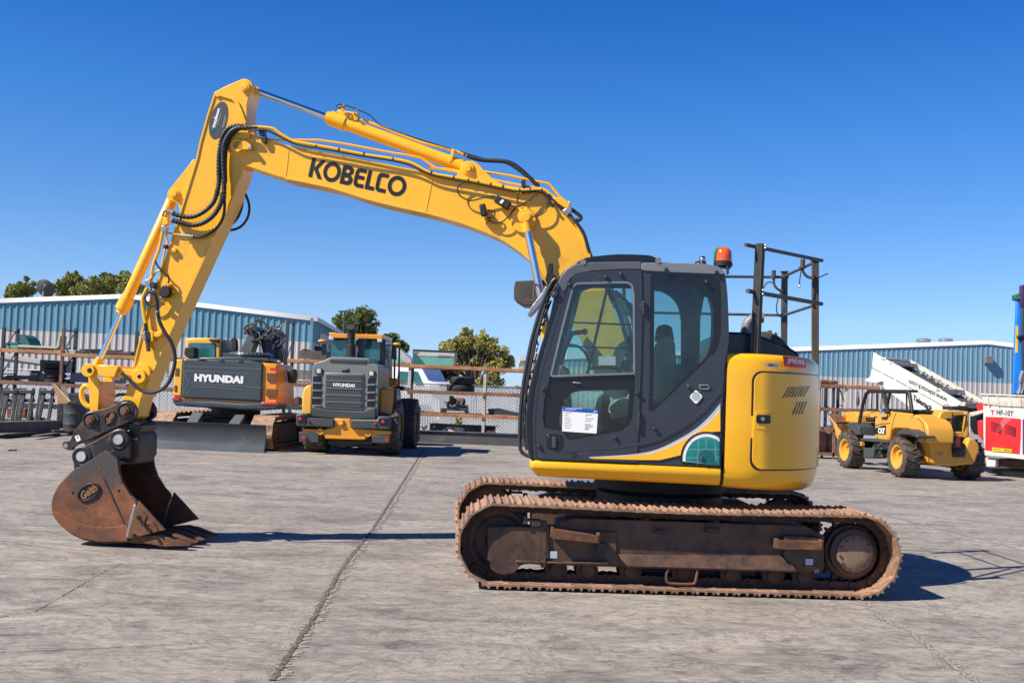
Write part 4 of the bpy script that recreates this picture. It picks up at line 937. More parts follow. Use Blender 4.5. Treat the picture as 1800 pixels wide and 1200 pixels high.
# ================================================================== BOOM, ARM, CYLINDERS, BUCKET
BN, BF = -.08, .26                 # near and far faces of the boom
AN, AF = -.06, .24                 # of the arm
MID = .08
ZA = lambda p: zm(p, 340, 120, 5.0)
ZB = lambda p: zm(p, 700, 220, 4.617)
ZC_ = lambda p: zm(p, 180, 280, 6.0)
ZD = lambda p: zm(p, 100, 440, 4.287)
ZE = lambda p: zm(p, 70, 680, 4.0)
bl_low = ZA([(380, 770), (440, 850), (740, 952), (1200, 1045)])+[(640, 349)]+ZB([(0, 665), (220, 712), (500, 790), (650, 845), (800, 905), (900, 965), (1000, 1035), (1080, 1110)])+[(948, 478), (966, 505), (985, 533), (1005, 568), (1022, 600), (1040, 640), (1052, 672)]
bl_foot = [(1062, 692), (1080, 702), (1100, 698), (1112, 684), (1116, 664)]
bl_up = [(1108, 625), (1092, 575), (1070, 520), (1052, 480), (1038, 448), (1026, 420), (1010, 392), (992, 366), (970, 347), (950, 337), (895, 326), (820, 313), (770, 305), (700, 292), (620, 276), (540, 261), (490, 252)]
bl_nose = ZA([(720, 640), (560, 590), (500, 572), (440, 580), (380, 610), (348, 660), (345, 710)])
boom_px = bl_low+bl_foot+bl_up+bl_nose
bm_ = MB(); bm_.prism(U.LL(boom_px, BN), BN+.012, BF-.012)
fp = U.LL(boom_px, BN)
boom = bm_.build('boom', 'yellow_paint', ex, bev=.006, ang=30)
# top and bottom flange plates standing proud of the side plates
def flange(px, name='boom_flange', th=.014, par=boom, y0=BN-.006, y1=BF+.006, mt='yellow_paint'):
    l = U.LL(px, y0); v, f = stroke(l, th); m_ = MB(); n = len(v)
    m_.add([(a, y0, b) for a, b in v]+[(a, y1, b) for a, b in v], f+[tuple(n+i for i in reversed(q)) for q in f]+[(2*i, 2*i+2, n+2*i+2, n+2*i) for i in range(n//2-1)]+[(2*i+1, 2*i+3, n+2*i+3, n+2*i+1) for i in range(n//2-1)]+[(0, 1, n+1, n), (n-2, n-1, 2*n-1, 2*n-2)])
    return m_.build(name, mt, par)
flange(smooth(ZA([(800, 965), (1200, 1045)])+[(640, 348)]+ZB([(0, 662), (220, 709), (500, 787), (650, 842), (800, 902), (900, 962), (1000, 1032), (1080, 1107)])+[(948, 478), (966, 505)], 2))
flange(smooth([(1038, 448), (1026, 420), (1010, 392), (992, 366), (970, 348), (950, 338), (895, 328), (820, 315), (770, 307), (700, 294), (620, 278), (540, 263)], 2))
# weld seams / joints
def seam(px, c, w=.012, h=.004, par=boom, nm='weld_seam', mt='yellow_paint'):
    l = U.LL(px, c); v, f = stroke(l, w); m_ = MB(); n = len(v); m_.add([(a, c-h, b) for a, b in v]+[(a, c+.01, b) for a, b in v], f+[tuple(n+i for i in reversed(q)) for q in f]+[(2*i, 2*i+2, n+2*i+2, n+2*i) for i in range(n//2-1)]+[(2*i+1, 2*i+3, n+2*i+3, n+2*i+1) for i in range(n//2-1)]); return m_.build(nm, mt, par)
seam(ZB([(275, 440), (245, 590), (222, 710)]), BN+.012)
seam([(507, 262), (504, 295), (501, 312)], BN+.012)
# side boss for the boom cylinder, lugs and pins
def pin(px, py, c, r, h, name='pin', par=boom, mt='yellow_paint', r2=None):
    a = U.P(px, py, c); m_ = MB(); m_.lathe(a+Vector((0, .03, 0)), (0, -1, 0), [(r, 0), (r, .03+h-.006), (r-.006, .03+h)], 24); return m_.build(name, mt, par)
pp = ZB([(1035, 745)])[0]
pin(pp[0]-4, pp[1]+6, BN, .125, .02, 'pivot_boss'); pin(pp[0], pp[1], BN-.10, .075, .05, 'pivot_boss'); pin(pp[0], pp[1], BN-.15, .045, .02)
lug = ZB([(470, 420), (495, 370), (505, 335), (520, 305), (545, 292), (600, 290), (640, 308), (690, 360), (760, 430), (860, 490)])+[(880, 335), (790, 325)]
for c0 in (BN+.03, BF-.07):
    m_ = MB(); m_.prism(U.LL(lug, BN+.03), c0, c0+.04); m_.build('cylinder_lug', 'yellow_paint', boom, bev=.004)
pin(*ZB([(565, 352)])[0], BN+.03, .062, .02, 'pivot_boss'); pin(*ZB([(565, 352)])[0], BN+.01, .035, .02)
# nose: pivot to the arm
np_ = (417.5, 257)
pin(*np_, BN+.01, .105, .02, 'pivot_boss'); pin(np_[0], np_[1], BN-.02, .068, .03)
m_ = MB(); m_.prism(rpoly(U.LL(ZA([(365, 650), (455, 640), (520, 680), (525, 720), (480, 725), (380, 725), (355, 700)]), BN), .02), BN-.05, BN-.03); m_.build('pin_keeper', 'yellow_paint', boom, bev=.004)
pin(*ZA([(505, 700)])[0], BN-.045, .022, .02, 'keeper_bolt', boom, 'steel')
m_ = MB(); m_.prism(rpoly(U.LL(ZA([(330, 640), (345, 600), (390, 565), (500, 570), (500, 610), (420, 620), (380, 640), (350, 700), (335, 740)]), BN-.01), .01), BN-.02, BN+.0); m_.build('nose_plate', 'yellow_paint', boom, bev=.003)
# lettering (own heavy letters)
def K_letters():
    out = []
    def add(vf, ox, sx): out.append(([(ox+a*sx, b) for a, b in vf[0]], vf[1]))
    def poly(loops, ox, sx):
        flat = [p for l in loops for p in l]; t = geometry.tessellate_polygon([[Vector((p[0], p[1], 0)) for p in l] for l in loops]); add((flat, [tuple(q) for q in t]), ox, sx)
    # K
    poly([[(0, 0), (.30, 0), (.30, 1), (0, 1)]], 0, .132*1.0); poly([[(.34, .52), (.76, 1), (1.08, 1), (.62, .50), (1.10, 0), (.76, 0), (.34, .44)]], 0, .132)
    # O
    def ring(ox, w): poly([ell(.5, .5, .5, .53, 36), ell(.5, .5, .30, .32, 36)], ox, w)
    ring(.140, .178)
    # B
    poly([[(0, 0)]+ell(.62, .27, .38, .27, 10, -90, 80)+ell(.58, .75, .36, .25, 10, -60, 90)+[(0, 1)], rrect(.30, .66, .20, .38, .08, 4), rrect(.30, .62, .62, .80, .08, 4)], .328, .125)
    # E : round bowl with a mid bar
    poly([[(.30, 1), (1, 1), (1, .80), (.42, .80), (.32, .74), (.32, .62), (.92, .62), (.92, .43), (.32, .43), (.32, .28), (.42, .20), (1.0, .20), (1, 0), (.30, 0), (.08, .08), (0, .26), (0, .74), (.08, .92)]], .466, .108)
    # L
    poly([[(0, 0), (1, 0), (1, .20), (.40, .20), (.40, 1), (0, 1)]], .590, .095)
    # C
    poly([[(.30, 1), (1, 1), (1, .80), (.42, .80), (.32, .72), (.32, .28), (.42, .20), (1.0, .20), (1, 0), (.30, 0), (.08, .08), (0, .26), (0, .74), (.08, .92)]], .693, .112)
    ring(.812, .188)
    return out
bl3, br3, tl3 = U.P(541.5, 310.5, BN+.012), U.P(710, 347, BN+.012), U.P(549, 277.5, BN+.012)
for nm, vf in zip(('letter',)*99, K_letters()): pass
mk = MB()
for vf in K_letters(): put2d(mk, vf, bl3, br3, tl3, (0, -.0035, 0))
mk.build('boom_lettering', 'black_text', boom, flat=True)
# boom work lamps, bracket and hoses
def hose(name, px, c, r, mt='hose', par=boom, sub=4, n=8):
    m_ = MB(); cs = c if isinstance(c, (list, tuple)) else [c]*len(px); m_.tube([U.P(x, y, cc) for (x, y), cc in zip(px, cs)], r, n, sub); return m_.build(name, mt, par)
# steel pipes along the boom
hose('boom_pipe', ZA([(520, 515), (690, 530), (750, 570), (870, 640), (960, 660), (1080, 680), (1300, 720), (1500, 760), (1760, 800)])+ZB([(110, 310), (260, 390), (450, 425), (620, 455), (850, 505), (980, 528), (1170, 525), (1230, 560), (1330, 640)]), BN-.02, .017, 'yellow_paint', sub=3)
hose('boom_pipe', ZA([(540, 545), (640, 545), (760, 600), (880, 660), (1000, 690), (1080, 700), (1280, 735), (1500, 775), (1760, 815)])+ZB([(110, 330), (260, 400), (450, 440), (620, 470), (850, 518), (980, 540), (1150, 530)]), BN-.05, .010, 'black_rubber', sub=3)
hose('boom_pipe', ZA([(455, 505), (490, 515), (530, 590), (600, 620), (720, 635), (900, 632), (1100, 632), (1300, 660), (1780, 750)])+ZB([(20, 235), (180, 265), (300, 345), (500, 385), (800, 450), (1000, 490), (1180, 520)]), BN+.05, .012, 'yellow_paint', sub=1)
hose('boom_pipe', ZB([(240, 345), (420, 360), (600, 400), (690, 378), (900, 410), (1040, 440), (1220, 475), (1260, 520), (1330, 600)]), BN+.10, .013, 'yellow_paint', sub=1)
for px in ZA([(1080, 685), (1280, 715), (1498, 755), (1755, 800)])+ZB([(268, 385), (450, 425), (570, 447), (650, 463), (750, 480), (850, 500), (985, 528), (1070, 527), (1165, 527)]):
    a = U.P(px[0], px[1], BN-.02); m_ = MB(); m_.lathe(a+Vector((-.006, 0, 0)), (1, 0, -.2), [(.021, 0), (.021, .012)], 10); m_.build('pipe_clamp', 'black_rubber', boom)
for q4 in (ZA([(575, 540), (620, 540), (620, 590), (580, 590)]), ZA([(590, 600), (640, 600), (635, 660), (600, 655)]), ZB([(995, 450), (1030, 440), (1030, 500), (1000, 500)])):
    m_ = MB(); m_.prism(U.LL(q4, BN-.03), BN-.04, BN+.06); m_.build('clamp_block', 'dark_steel', boom, bev=.003)
# bracket cluster at the rear top of the boom
for q4, mt in ((ZB([(1250, 590), (1330, 590), (1400, 640), (1370, 690), (1300, 640)]), 'yellow_paint'), (ZB([(1330, 700), (1390, 660), (1415, 690), (1370, 745)]), 'steel'), (ZB([(1385, 620), (1400, 620), (1395, 655), (1378, 650)]), 'steel')):
    m_ = MB(); m_.prism(U.LL(q4, BN-.02), BN-.05, BN+.12); m_.build('valve_block', mt, boom, bev=.006)
hose('boom_hose', ZB([(1400, 680), (1480, 740), (1470, 770), (1440, 780), (1500, 870), (1530, 960), (1550, 1030)]), BN+.0, .018, 'hose', sub=3)
hose('boom_hose', ZB([(1370, 700), (1430, 800), (1490, 900), (1540, 1010)]), BN+.08, .024, 'hose', sub=3)
hose('boom_hose', ZB([(1350, 720), (1400, 790), (1460, 880), (1530, 990)])+[(1045, 470), (1072, 530)], BN+.16, .024, 'hose', sub=3)
hose('boom_hose', ZB([(1220, 560), (1290, 640), (1400, 740)]), BN-.03, .014, 'hose')
hose('return_hose', ZB([(560, 250), (620, 270), (700, 285), (800, 290), (880, 300), (960, 345), (1030, 400), (1090, 450), (1140, 500)]), .02, .022, 'hose')
hose('return_hose', ZB([(500, 225), (620, 262), (720, 288), (850, 292), (930, 315), (1000, 365), (1060, 420), (1140, 495)]), .07, .02, 'hose')
# lamp cables
for px in ([(545, 458), (490, 490), (482, 530), (510, 580), (590, 612), (680, 592), (760, 575), (800, 585)], [(720, 750), (760, 750), (785, 720), (770, 695), (720, 690)], [(725, 770), (790, 793), (850, 780), (910, 720), (960, 660), (1040, 620), (1090, 565), (1160, 540)],
           [(970, 635), (968, 580), (985, 535)], [(1095, 742), (1160, 725), (1205, 680), (1215, 620)], [(900, 650), (990, 660), (1060, 610), (1100, 560)]):
    hose('lamp_cable', ZB(px), BN-.05, .007, 'black_rubber')
hose('boom_hose', ZB([(1000, 545), (1100, 535), (1170, 545), (1215, 590), (1240, 640), (1260, 665)]), BN-.04, .014, 'hose')
for q4, cc in ((ZB([(656, 645), (706, 636), (722, 730), (672, 742)]), BN-.07), (ZB([(775, 620), (800, 565), (920, 630), (890, 690)]), BN-.07)):
    m_ = MB(); m_.prism(U.LL(q4, cc), cc-.02, cc+.05); l_ = m_.build('work_lamp', 'black_rubber', boom, bev=.012)
q4 = ZB([(820, 625), (845, 600), (860, 612), (838, 640)]); m_ = MB(); m_.prism(U.LL(q4, BN-.1), BN-.096, BN-.085); m_.build('lamp_label', 'white', boom)
for q4 in (ZB([(695, 740), (720, 740), (725, 785), (705, 800)]), ZB([(905, 655), (950, 645), (960, 660), (930, 690)])):
    m_ = MB(); m_.prism(U.LL(q4, BN-.03), BN-.045, BN+.02); m_.build('lamp_bracket', 'yellow_paint', boom, bev=.004)

# ---- hydraulic cylinders
def cyl2(name, par, a, b, c, r_b, r_r, split, head=.10, cap_r=1.25, mtb='yellow_paint', eye=.06, thick=.05):
    """a = barrel end pin, b = rod end pin (photo pixels), split = where the barrel ends"""
    A, B, Sx = U.P(*a, c), U.P(*b, c), U.P(*split, c); d = (B-A).normalized(); Sx = A+d*(Sx-A).dot(d)
    m_ = MB(); m_.lathe(A+d*.04, d, [(r_b*.7, 0), (r_b, .02), (r_b, (Sx-A).length-.04-head), (r_b*cap_r, (Sx-A).length-.038-head), (r_b*cap_r, (Sx-A).length-.04), (r_b*.9, (Sx-A).length-.035), (r_b*.9, (Sx-A).length), (r_r+.005, (Sx-A).length+.005)], 28)
    m_.cyl(A+Vector((0, -thick, 0)), A+Vector((0, thick, 0)), eye, n=20)
    o = m_.build(name, mtb, par, ang=40)
    q = MB(); q.cyl(Sx-d*.05, B-d*eye*.9, r_r, n=20); q.build('cylinder_rod', 'chrome', o)
    q = MB(); q.cyl(B+Vector((0, -thick, 0)), B+Vector((0, thick, 0)), eye, n=20); q.cyl(B-d*(eye+.09), B-d*eye*.5, r_r+.012, eye*.8, n=16); q.build('rod_eye', mtb, o)
    return o, d, A, Sx
ac, d_, A_, S_ = cyl2('arm_cylinder', ex, (822, 296), (430, 153), MID, .064, .030, (580, 209), head=.17, cap_r=1.2)
# valve cluster and pipe on the arm cylinder
m_ = MB(); m_.prism(U.LL(ZA([(1275, 375), (1450, 400), (1460, 460), (1400, 495), (1340, 485), (1280, 440)]), MID), MID-.05, MID+.05); m_.build('valve_block', 'yellow_paint', ac, bev=.01)
rv = random.Random(11)
for i in range(12):
    p = ZA([(rv.uniform(1285, 1440), rv.uniform(345, 440))])[0]; a = U.P(p[0], p[1], MID-.04+rv.uniform(-.03, .06)); m_ = MB(); m_.cyl(a, a+Vector((rv.uniform(-.04, .04), -.03, rv.uniform(-.04, .04))), rv.uniform(.008, .018), n=8); m_.build('fitting', 'steel' if i % 3 == 0 else 'yellow_paint', ac)
hose('cylinder_pipe', ZA([(1470, 455), (1640, 510), (1780, 568)])+ZB([(0, 70), (200, 145), (430, 200), (530, 240)]), MID-.02, .015, 'yellow_paint', ac, sub=2)
hose('cylinder_cable', ZA([(1330, 345), (1290, 350), (1260, 335), (1275, 318), (1330, 325), (1400, 345), (1480, 380), (1560, 420), (1640, 500), (1780, 555)])+ZB([(40, 72), (250, 140), (450, 200)]), MID-.03, .006, 'black_rubber', ac)
m_ = MB(); m_.prism(U.LL(ZB([(440, 195), (462, 200), (440, 300), (412, 300), (425, 250)]), MID-.05), MID-.07, MID+.05); m_.build('pipe_bracket', 'yellow_paint', ac, bev=.004)
m_ = MB(); a = U.P(*ZB([(545, 245)])[0], MID-.02); m_.cyl(a, U.P(*ZB([(605, 268)])[0], MID-.02), .02, n=12); m_.build('hose_ferrule', 'steel', ac)
# boom cylinder (near side; the far one stands behind it)
for c_ in (BN-.12, BF+.10):
    bc_, *_r = cyl2('boom_cylinder', ex, (985, 690), (922.5, 381), c_, .062, .038, (968, 575), head=.12, cap_r=1.15, thick=.045, eye=.06)

# ---- arm
arm_px = ZA([(185, 208), (300, 150), (420, 97), (450, 91), (490, 105), (518, 138), (520, 175), (505, 215), (480, 280), (470, 330), (470, 480)])+[(440, 250), (443, 268), (438, 282), (428, 292), (424, 312), (412, 337), (397, 370), (372, 423), (363, 441), (300.6, 580), (263, 664), (249, 697), (240, 733), (228, 740), (215, 737), (205, 726), (205, 716), (212, 704), (222, 690), (234, 648), (259, 543), (283, 478), (313, 387), (347, 280), (352, 250), (366, 200)]
m_ = MB(); m_.prism(U.LL(arm_px, AN), AN, AF); arm = m_.build('arm', 'yellow_paint', ex, bev=.006, ang=30)
# front flange and bucket cylinder lug
flange(ZA([(190, 215), (130, 400), (60, 650)])+[(346, 279), (313, 387), (284, 477), (259, 543), (232, 655)], 'arm_flange', .016, arm, AN-.012, AF+.012)
flange([(412, 338), (397, 371), (372, 424), (347, 479), (300, 581), (263, 664), (250, 697)], 'arm_flange', .014, arm, AN-.008, AF+.008)
lugp = ZC_([(1010, 10), (960, 0), (840, 150), (700, 325), (682, 365), (690, 430), (740, 440), (800, 470), (820, 560), (900, 330)])
for c0 in (AN+.03, AF-.07):
    m_ = MB(); m_.prism(U.LL(lugp, AN+.03), c0, c0+.04); m_.build('cylinder_lug', 'yellow_paint', arm, bev=.004)
pin(*ZC_([(765, 365)])[0], AN+.02, .05, .01, 'pivot_boss', arm); pin(*ZC_([(760, 365)])[0], AN+.0, .032, .02, 'pin', arm)
pin(*ZA([(455, 165)])[0], AN-.01, .052, .025, 'pivot_boss', arm); pin(*ZA([(450, 165)])[0], AN-.035, .03, .006, 'pin', arm)
m_ = MB(); top_l = U.LL(ZA([(190, 215), (240, 222), (370, 265), (400, 300), (430, 370), (470, 480), (455, 500), (400, 400), (370, 310), (340, 280), (240, 250), (205, 260)]), AN); m_.prism(top_l, AN-.02, AN+.01); m_.build('arm_gusset', 'yellow_paint', arm, bev=.003)
seam(ZC_([(1460, 60), (1455, 180), (1390, 335)]), AN, .014, .012, arm); seam(ZC_([(850, 880), (1150, 885)]), AN, .010, .003, arm)
m_ = MB(); m_.prism(U.LL(ZC_([(738, 940), (782, 940), (782, 980), (738, 980)]), AN-.02), AN-.04, AN); m_.build('clamp_seat', 'yellow_paint', arm, bev=.004)
# oval maker's plate on the arm
e_ = [(44*cos(R(a)), 19*sin(R(a))) for a in range(0, 360, 12)]
cxe, cye = ZA([(220, 458)])[0]; th = R(-75); ev = [(cxe+(x*cos(th)-y*sin(th))*.77, cye+(x*sin(th)+y*cos(th))*.77) for x, y in [(a, b) for a, b in e_]]
m_ = MB(); m_.prism(U.LL(ev, AN-.003), AN-.004, AN+.001); ov = m_.build('oval_plate', 'hood_dark', arm, flat=True)
MT['hood_dark2'] = MT['hood_dark']
m_ = MB(); put2d(m_, text2d('molson', .045), U.P(*ZA([(186, 525)])[0], AN-.0065), U.P(*ZA([(236, 358)])[0], AN-.0065), U.P(*ZA([(158, 515)])[0], AN-.0065)); m_.build('plate_lettering', 'white', ov, flat=True)
m_ = MB(); m_.prism(U.LL(ZA([(157, 528), (180, 535), (184, 551), (150, 553)]), AN-.0065), AN-.007, AN-.0055); m_.build('plate_mark', 'teal', ov, flat=True)
m_ = MB()
for a, b in (((165, 440), (175, 425)), ((212, 500), (240, 400)), ((250, 525), (283, 410)), ((190, 520), (212, 450)), ((262, 520), (290, 430))): v, f = stroke(U.LL(ZA([a, b]), AN-.0065), .004); m_.add([(x, AN-.0065, z) for x, z in v], f)
m_.build('plate_lines', 'silver', ov, flat=True)
# hoses on the arm
def ribbed(px, c, r, par=arm, name='arm_hose'):
    P_ = smooth(px, 8); L_ = [U.P(x, y, c) for x, y in P_]; m_ = MB(); m_.tube(L_, r, 10); acc = 0
    for a, b in zip(L_, L_[1:]):
        acc += (b-a).length
        if acc > .028: acc = 0; d = (b-a).normalized(); m_.lathe(a, d, [(r*.9, 0), (r+.0045, .003), (r+.0045, .010), (r*.9, .013)], 10)
    return m_.build(name, 'hose', par)
ribbed(ZA([(420, 510), (360, 510), (300, 535), (255, 600), (238, 680), (225, 780), (222, 900), (225, 1000), (205, 1120)])+ZC_([(1215, 320), (1180, 440), (1100, 530), (1000, 590), (900, 610), (790, 590), (740, 570)]), AN-.09, .021)
ribbed(ZA([(470, 530), (400, 525), (330, 560), (280, 640), (262, 720), (262, 850), (270, 1000), (265, 1150)])+ZC_([(1270, 360), (1250, 460), (1180, 580), (1080, 660), (960, 695), (840, 670), (740, 645)]), AN-.10, .023)
hose('arm_hose', ZA([(440, 500), (370, 505), (310, 530), (260, 590), (242, 700), (240, 850), (262, 1000), (270, 1130)])+ZC_([(1275, 330), (1290, 480), (1270, 620), (1200, 730), (1100, 800), (980, 822), (850, 805)]), AN-.06, .015, 'hose', arm)
hose('arm_hose', ZA([(560, 520), (480, 520), (400, 540), (340, 590), (310, 640), (290, 720), (282, 850), (285, 1000)])+ZC_([(1285, 160), (1285, 300)]), AN-.05, .016, 'hose', arm)
hose('arm_hose', ZC_([(1490, 330), (1530, 420), (1550, 510), (1530, 620), (1460, 710), (1370, 745), (1310, 742), (1260, 700)]), AF+.12, .014, 'hose', arm)
hose('arm_hose', ZC_([(1440, 370), (1465, 430), (1455, 520), (1410, 620), (1340, 690), (1290, 700)]), AF+.10, .026, 'hose', arm)
for a, b, r in (((680, 540), (750, 565), .026), ((735, 645), (820, 668), .027), ((830, 803), (960, 815), .018)):
    m_ = MB(); m_.cyl(U.P(*ZC_([a])[0], AN-.09), U.P(*ZC_([b])[0], AN-.09), r, n=12); m_.build('hose_ferrule', 'steel', arm)
# steel pipes down the arm
hose('arm_pipe', ZC_([(690, 560), (672, 600), (650, 680), (645, 720)])+ZC_([(630, 800), (600, 950), (550, 1080), (520, 1200)])+ZD([(720, 200), (690, 230)]), AN-.03, .017, 'yellow_paint', arm, sub=2)
hose('arm_pipe', ZC_([(840, 800), (700, 780), (670, 800), (690, 880), (665, 930), (640, 1060), (620, 1180)])+ZD([(770, 150), (735, 180), (710, 240), (710, 330), (700, 400), (680, 460)]), AN-.02, .010, 'yellow_paint', arm, sub=2)
hose('arm_pipe', ZD([(685, 280), (650, 350), (645, 400), (655, 470), (668, 550)]), AN-.05, .019, 'yellow_paint', arm)
hose('arm_hose', ZD([(668, 550), (675, 610), (680, 680), (692, 760)]), AN-.05, .022, 'dark_steel', arm)
for q4, mt in ((ZC_([(660, 620), (700, 620), (705, 690), (660, 700)]), 'yellow_paint'), (ZC_([(630, 705), (690, 715), (680, 775), (625, 760)]), 'steel'), (ZD([(672, 222), (715, 230), (708, 275), (668, 270)]), 'steel'), (ZD([(715, 235), (750, 245), (740, 290), (712, 285)]), 'dark_steel'), (ZC_([(655, 905), (685, 905), (680, 945), (650, 940)]), 'black_rubber'),
               (ZD([(712, 605), (735, 605), (732, 688), (720, 688)]), 'yellow_paint'), (ZD([(738, 620), (800, 608), (800, 635), (770, 655), (740, 650)]), 'yellow_paint'), (ZD([(640, 640), (670, 610), (680, 670), (655, 680)]), 'steel'), (ZD([(685, 610), (715, 620), (715, 680), (690, 670)]), 'black_rubber'), (ZD([(835, 250), (862, 255), (850, 275), (838, 275)]), 'yellow_paint')):
    m_ = MB(); m_.prism(U.LL(q4, AN-.04), AN-.07, AN+.0); m_.build('pipe_fitting', mt, arm, bev=.004)
hose('arm_cable', ZC_([(560, 1070), (580, 1120), (640, 1190)])+ZD([(780, 150), (830, 190), (845, 225), (825, 270)]), AN-.06, .009, 'black_rubber', arm)
hose('arm_cable', ZC_([(690, 560), (660, 545), (640, 570), (640, 600)]), AN-.06, .008, 'black_rubber', arm)
m_ = MB(); a = U.P(*ZD([(808, 310)])[0], AN-.10); m_.lathe(a, (0, 1, 0), [(.05, 0), (.06, .015), (.06, .07), (.03, .08)], 18); m_.build('arm_lamp', 'black_rubber', arm)
m_ = MB(); m_.cyl(U.P(*ZD([(790, 350)])[0], AN-.06), U.P(*ZD([(765, 395)])[0], AN-.06), .012, n=8); m_.build('lamp_stem', 'steel', arm)
hose('arm_cable', ZD([(770, 390), (740, 410), (710, 422), (680, 400), (665, 360), (690, 315), (720, 305)]), AN-.06, .010, 'black_rubber', arm)
hose('arm_hose', ZD([(690, 310), (730, 325), (752, 380), (758, 460), (775, 540), (815, 620), (860, 690), (888, 780), (885, 870), (850, 980), (790, 1045), (700, 1070), (620, 1045), (560, 990), (490, 925)]), AN-.12, .019, 'hose', arm)
m_ = MB(); m_.cyl(U.P(*ZD([(757, 455)])[0], AN-.12), U.P(*ZD([(760, 470)])[0], AN-.12), .024, n=10); m_.build('hose_clip', 'steel', arm)
# bucket cylinder
bk, d_, A_, S_ = cyl2('bucket_cylinder', ex, tuple(ZC_([(762, 368)])[0]), (166, 652), MID, .056, .030, tuple(ZD([(512, 455)])[0]), head=.13, cap_r=1.3, thick=.045, eye=.055)
# ---- link work
lm = 'yellow_paint'
m_ = MB(); m_.prism(rpoly(U.LL(ZD([(470, 888), (600, 897), (640, 900), (680, 940), (670, 985), (630, 995), (600, 970), (590, 950), (470, 935)]), AN-.06), .03), AN-.07, AN-.03); m_.prism(rpoly(U.LL(ZD([(470, 888), (600, 897), (640, 900), (680, 940), (670, 985), (630, 995), (600, 970), (590, 950), (470, 935)]), AN-.06), .03), AF+.03, AF+.07)
link = m_.build('idler_link', lm, ex, bev=.006)
for (px, py), r in (((621, 950), .085), ((648, 920), .10)): pin(*ZD([(px, py)])[0], AN-.03 if r > .09 else AN-.07, r*.85, .02, 'pivot_boss', link, lm)
pin(*ZD([(621, 950)])[0], AN-.09, .025, .002, 'pin_hole', link, 'black_trim')
m_ = MB(); m_.prism(U.LL(ZD([(318, 862), (480, 872), (445, 960), (318, 945)]), AN-.06), AN-.10, AF+.06)
m_.build('cross_tube', lm, link, bev=.008)
m_ = MB(); m_.prism(rpoly(U.LL(ZD([(205, 900), (215, 870), (245, 855), (320, 862), (325, 945), (285, 945), (245, 940), (215, 930)]), AN-.05), .02), AN-.09, AN-.05); m_.prism(rpoly(U.LL(ZD([(205, 900), (215, 870), (245, 855), (320, 862), (325, 945), (285, 945), (245, 940), (215, 930)]), AN-.05), .02), AF+.05, AF+.09); m_.build('link_plate', lm, link, bev=.005)
pin(*ZD([(243, 903)])[0], AN-.09, .068, .03, 'pivot_boss', link, lm); pin(*ZD([(243, 903)])[0], AN-.125, .025, .002, 'pin_hole', link, 'black_trim')
m_ = MB(); m_.prism(U.LL(ZD([(240, 925), (290, 945), (320, 985), (325, 1040), (312, 1240), (255, 1240), (246, 1100), (240, 1000)]), AN-.02), AN-.03, AN+.01); m_.prism(U.LL(ZD([(240, 925), (290, 945), (320, 985), (325, 1040), (312, 1240), (255, 1240), (246, 1100), (240, 1000)]), AN-.02), AF-.01, AF+.03); m_.prism(U.LL(ZD([(252, 1000), (330, 985), (330, 1225), (262, 1225)]), AN), AN+.01, AF-.01)
bl_ = m_.build('bucket_link', lm, ex, bev=.006)
m_ = MB(); m_.tube(U.PP(ZD([(242, 1030), (215, 1020), (192, 1045), (186, 1090), (200, 1140), (228, 1170), (250, 1178)]), AN+.10), .026, 10, 4); m_.build('lifting_eye', lm, bl_)

# ---- quick coupler
cp_px = ZE([(330, 205), (362, 168), (470, 150), (560, 100), (610, 90), (655, 110), (682, 160), (680, 200), (650, 235), (430, 330), (250, 412), (232, 440), (205, 444), (170, 432), (155, 405), (175, 378), (215, 372), (240, 310)])
CNR, CFR = AN-.10, AF+.10
m_ = MB(); m_.prism(U.LL(smooth(cp_px, 2, True), CNR), CNR, CNR+.045); m_.prism(U.LL(smooth(cp_px, 2, True), CNR), CFR-.045, CFR)
m_.prism(U.LL(ZE([(300, 320), (420, 240), (560, 210), (620, 235), (430, 325), (260, 400)]), CNR), CNR+.045, CFR-.045)
qc = m_.build('quick_coupler', 'coupler_mix', ex, bev=.006)
for (px, py) in ((605, 165), (362, 232)):
    a = U.P(*ZE([(px, py)])[0], CNR); q = MB(); q.lathe(a+Vector((0, .04, 0)), (0, -1, 0), [(.085, 0), (.085, .045), (.076, .05), (.076, .036), (.055, .036)], 28); q.build('pin_collar', 'worn_black', qc)
    q = MB(); q.cyl(a+Vector((0, .02, 0)), a+Vector((0, -.035, 0)), .045, n=20); q.cyl(a+Vector((0, -.035, 0)), a+Vector((0, -.05, 0)), .03, n=6); q.build('pin', 'rust', qc)
def badge(cx, cy, rx, ry, rot, c, par, sc):
    q = MB(); E = ell(cx, cy, rx, ry, 28, rot=rot); I = ell(cx, cy, rx*.86, ry*.80, 28, rot=rot); q.prism(U.LL(E, c), c-.016, c, holes=[U.LL(I, c)]); q.prism(U.LL(I, c), c-.005, c); o = q.build('maker_badge', 'worn_black', par, bev=.003)
    ca, sa = cos(rot), sin(rot); f = lambda u, v: (cx+u*rx*ca-v*ry*sa, cy+u*rx*sa+v*ry*ca)
    q = MB(); put2d(q, text2d('Geith', .03, .25), U.P(*f(-.72, .48), c-.014), U.P(*f(.72, .40), c-.014), U.P(*f(-.72, -.55), c-.014)); q.build('badge_lettering', 'gold_mark', par, flat=True); return o
bx, by = ZE([(495, 215)])[0]; badge(bx, by, 12.5, 8.2, R(-50), CNR, qc, 1)
m_ = MB(); m_.prism(U.LL(ZE([(246, 346), (276, 336), (290, 372), (262, 385)]), CNR), CNR-.004, CNR+.001); st_ = m_.build('small_sticker', 'white', qc)
m_ = MB(); m_.prism(U.LL(ZE([(262, 346), (270, 344), (270, 356), (276, 360), (268, 362)]), CNR), CNR-.006, CNR-.004); m_.build('sticker_mark', 'black_text', qc)
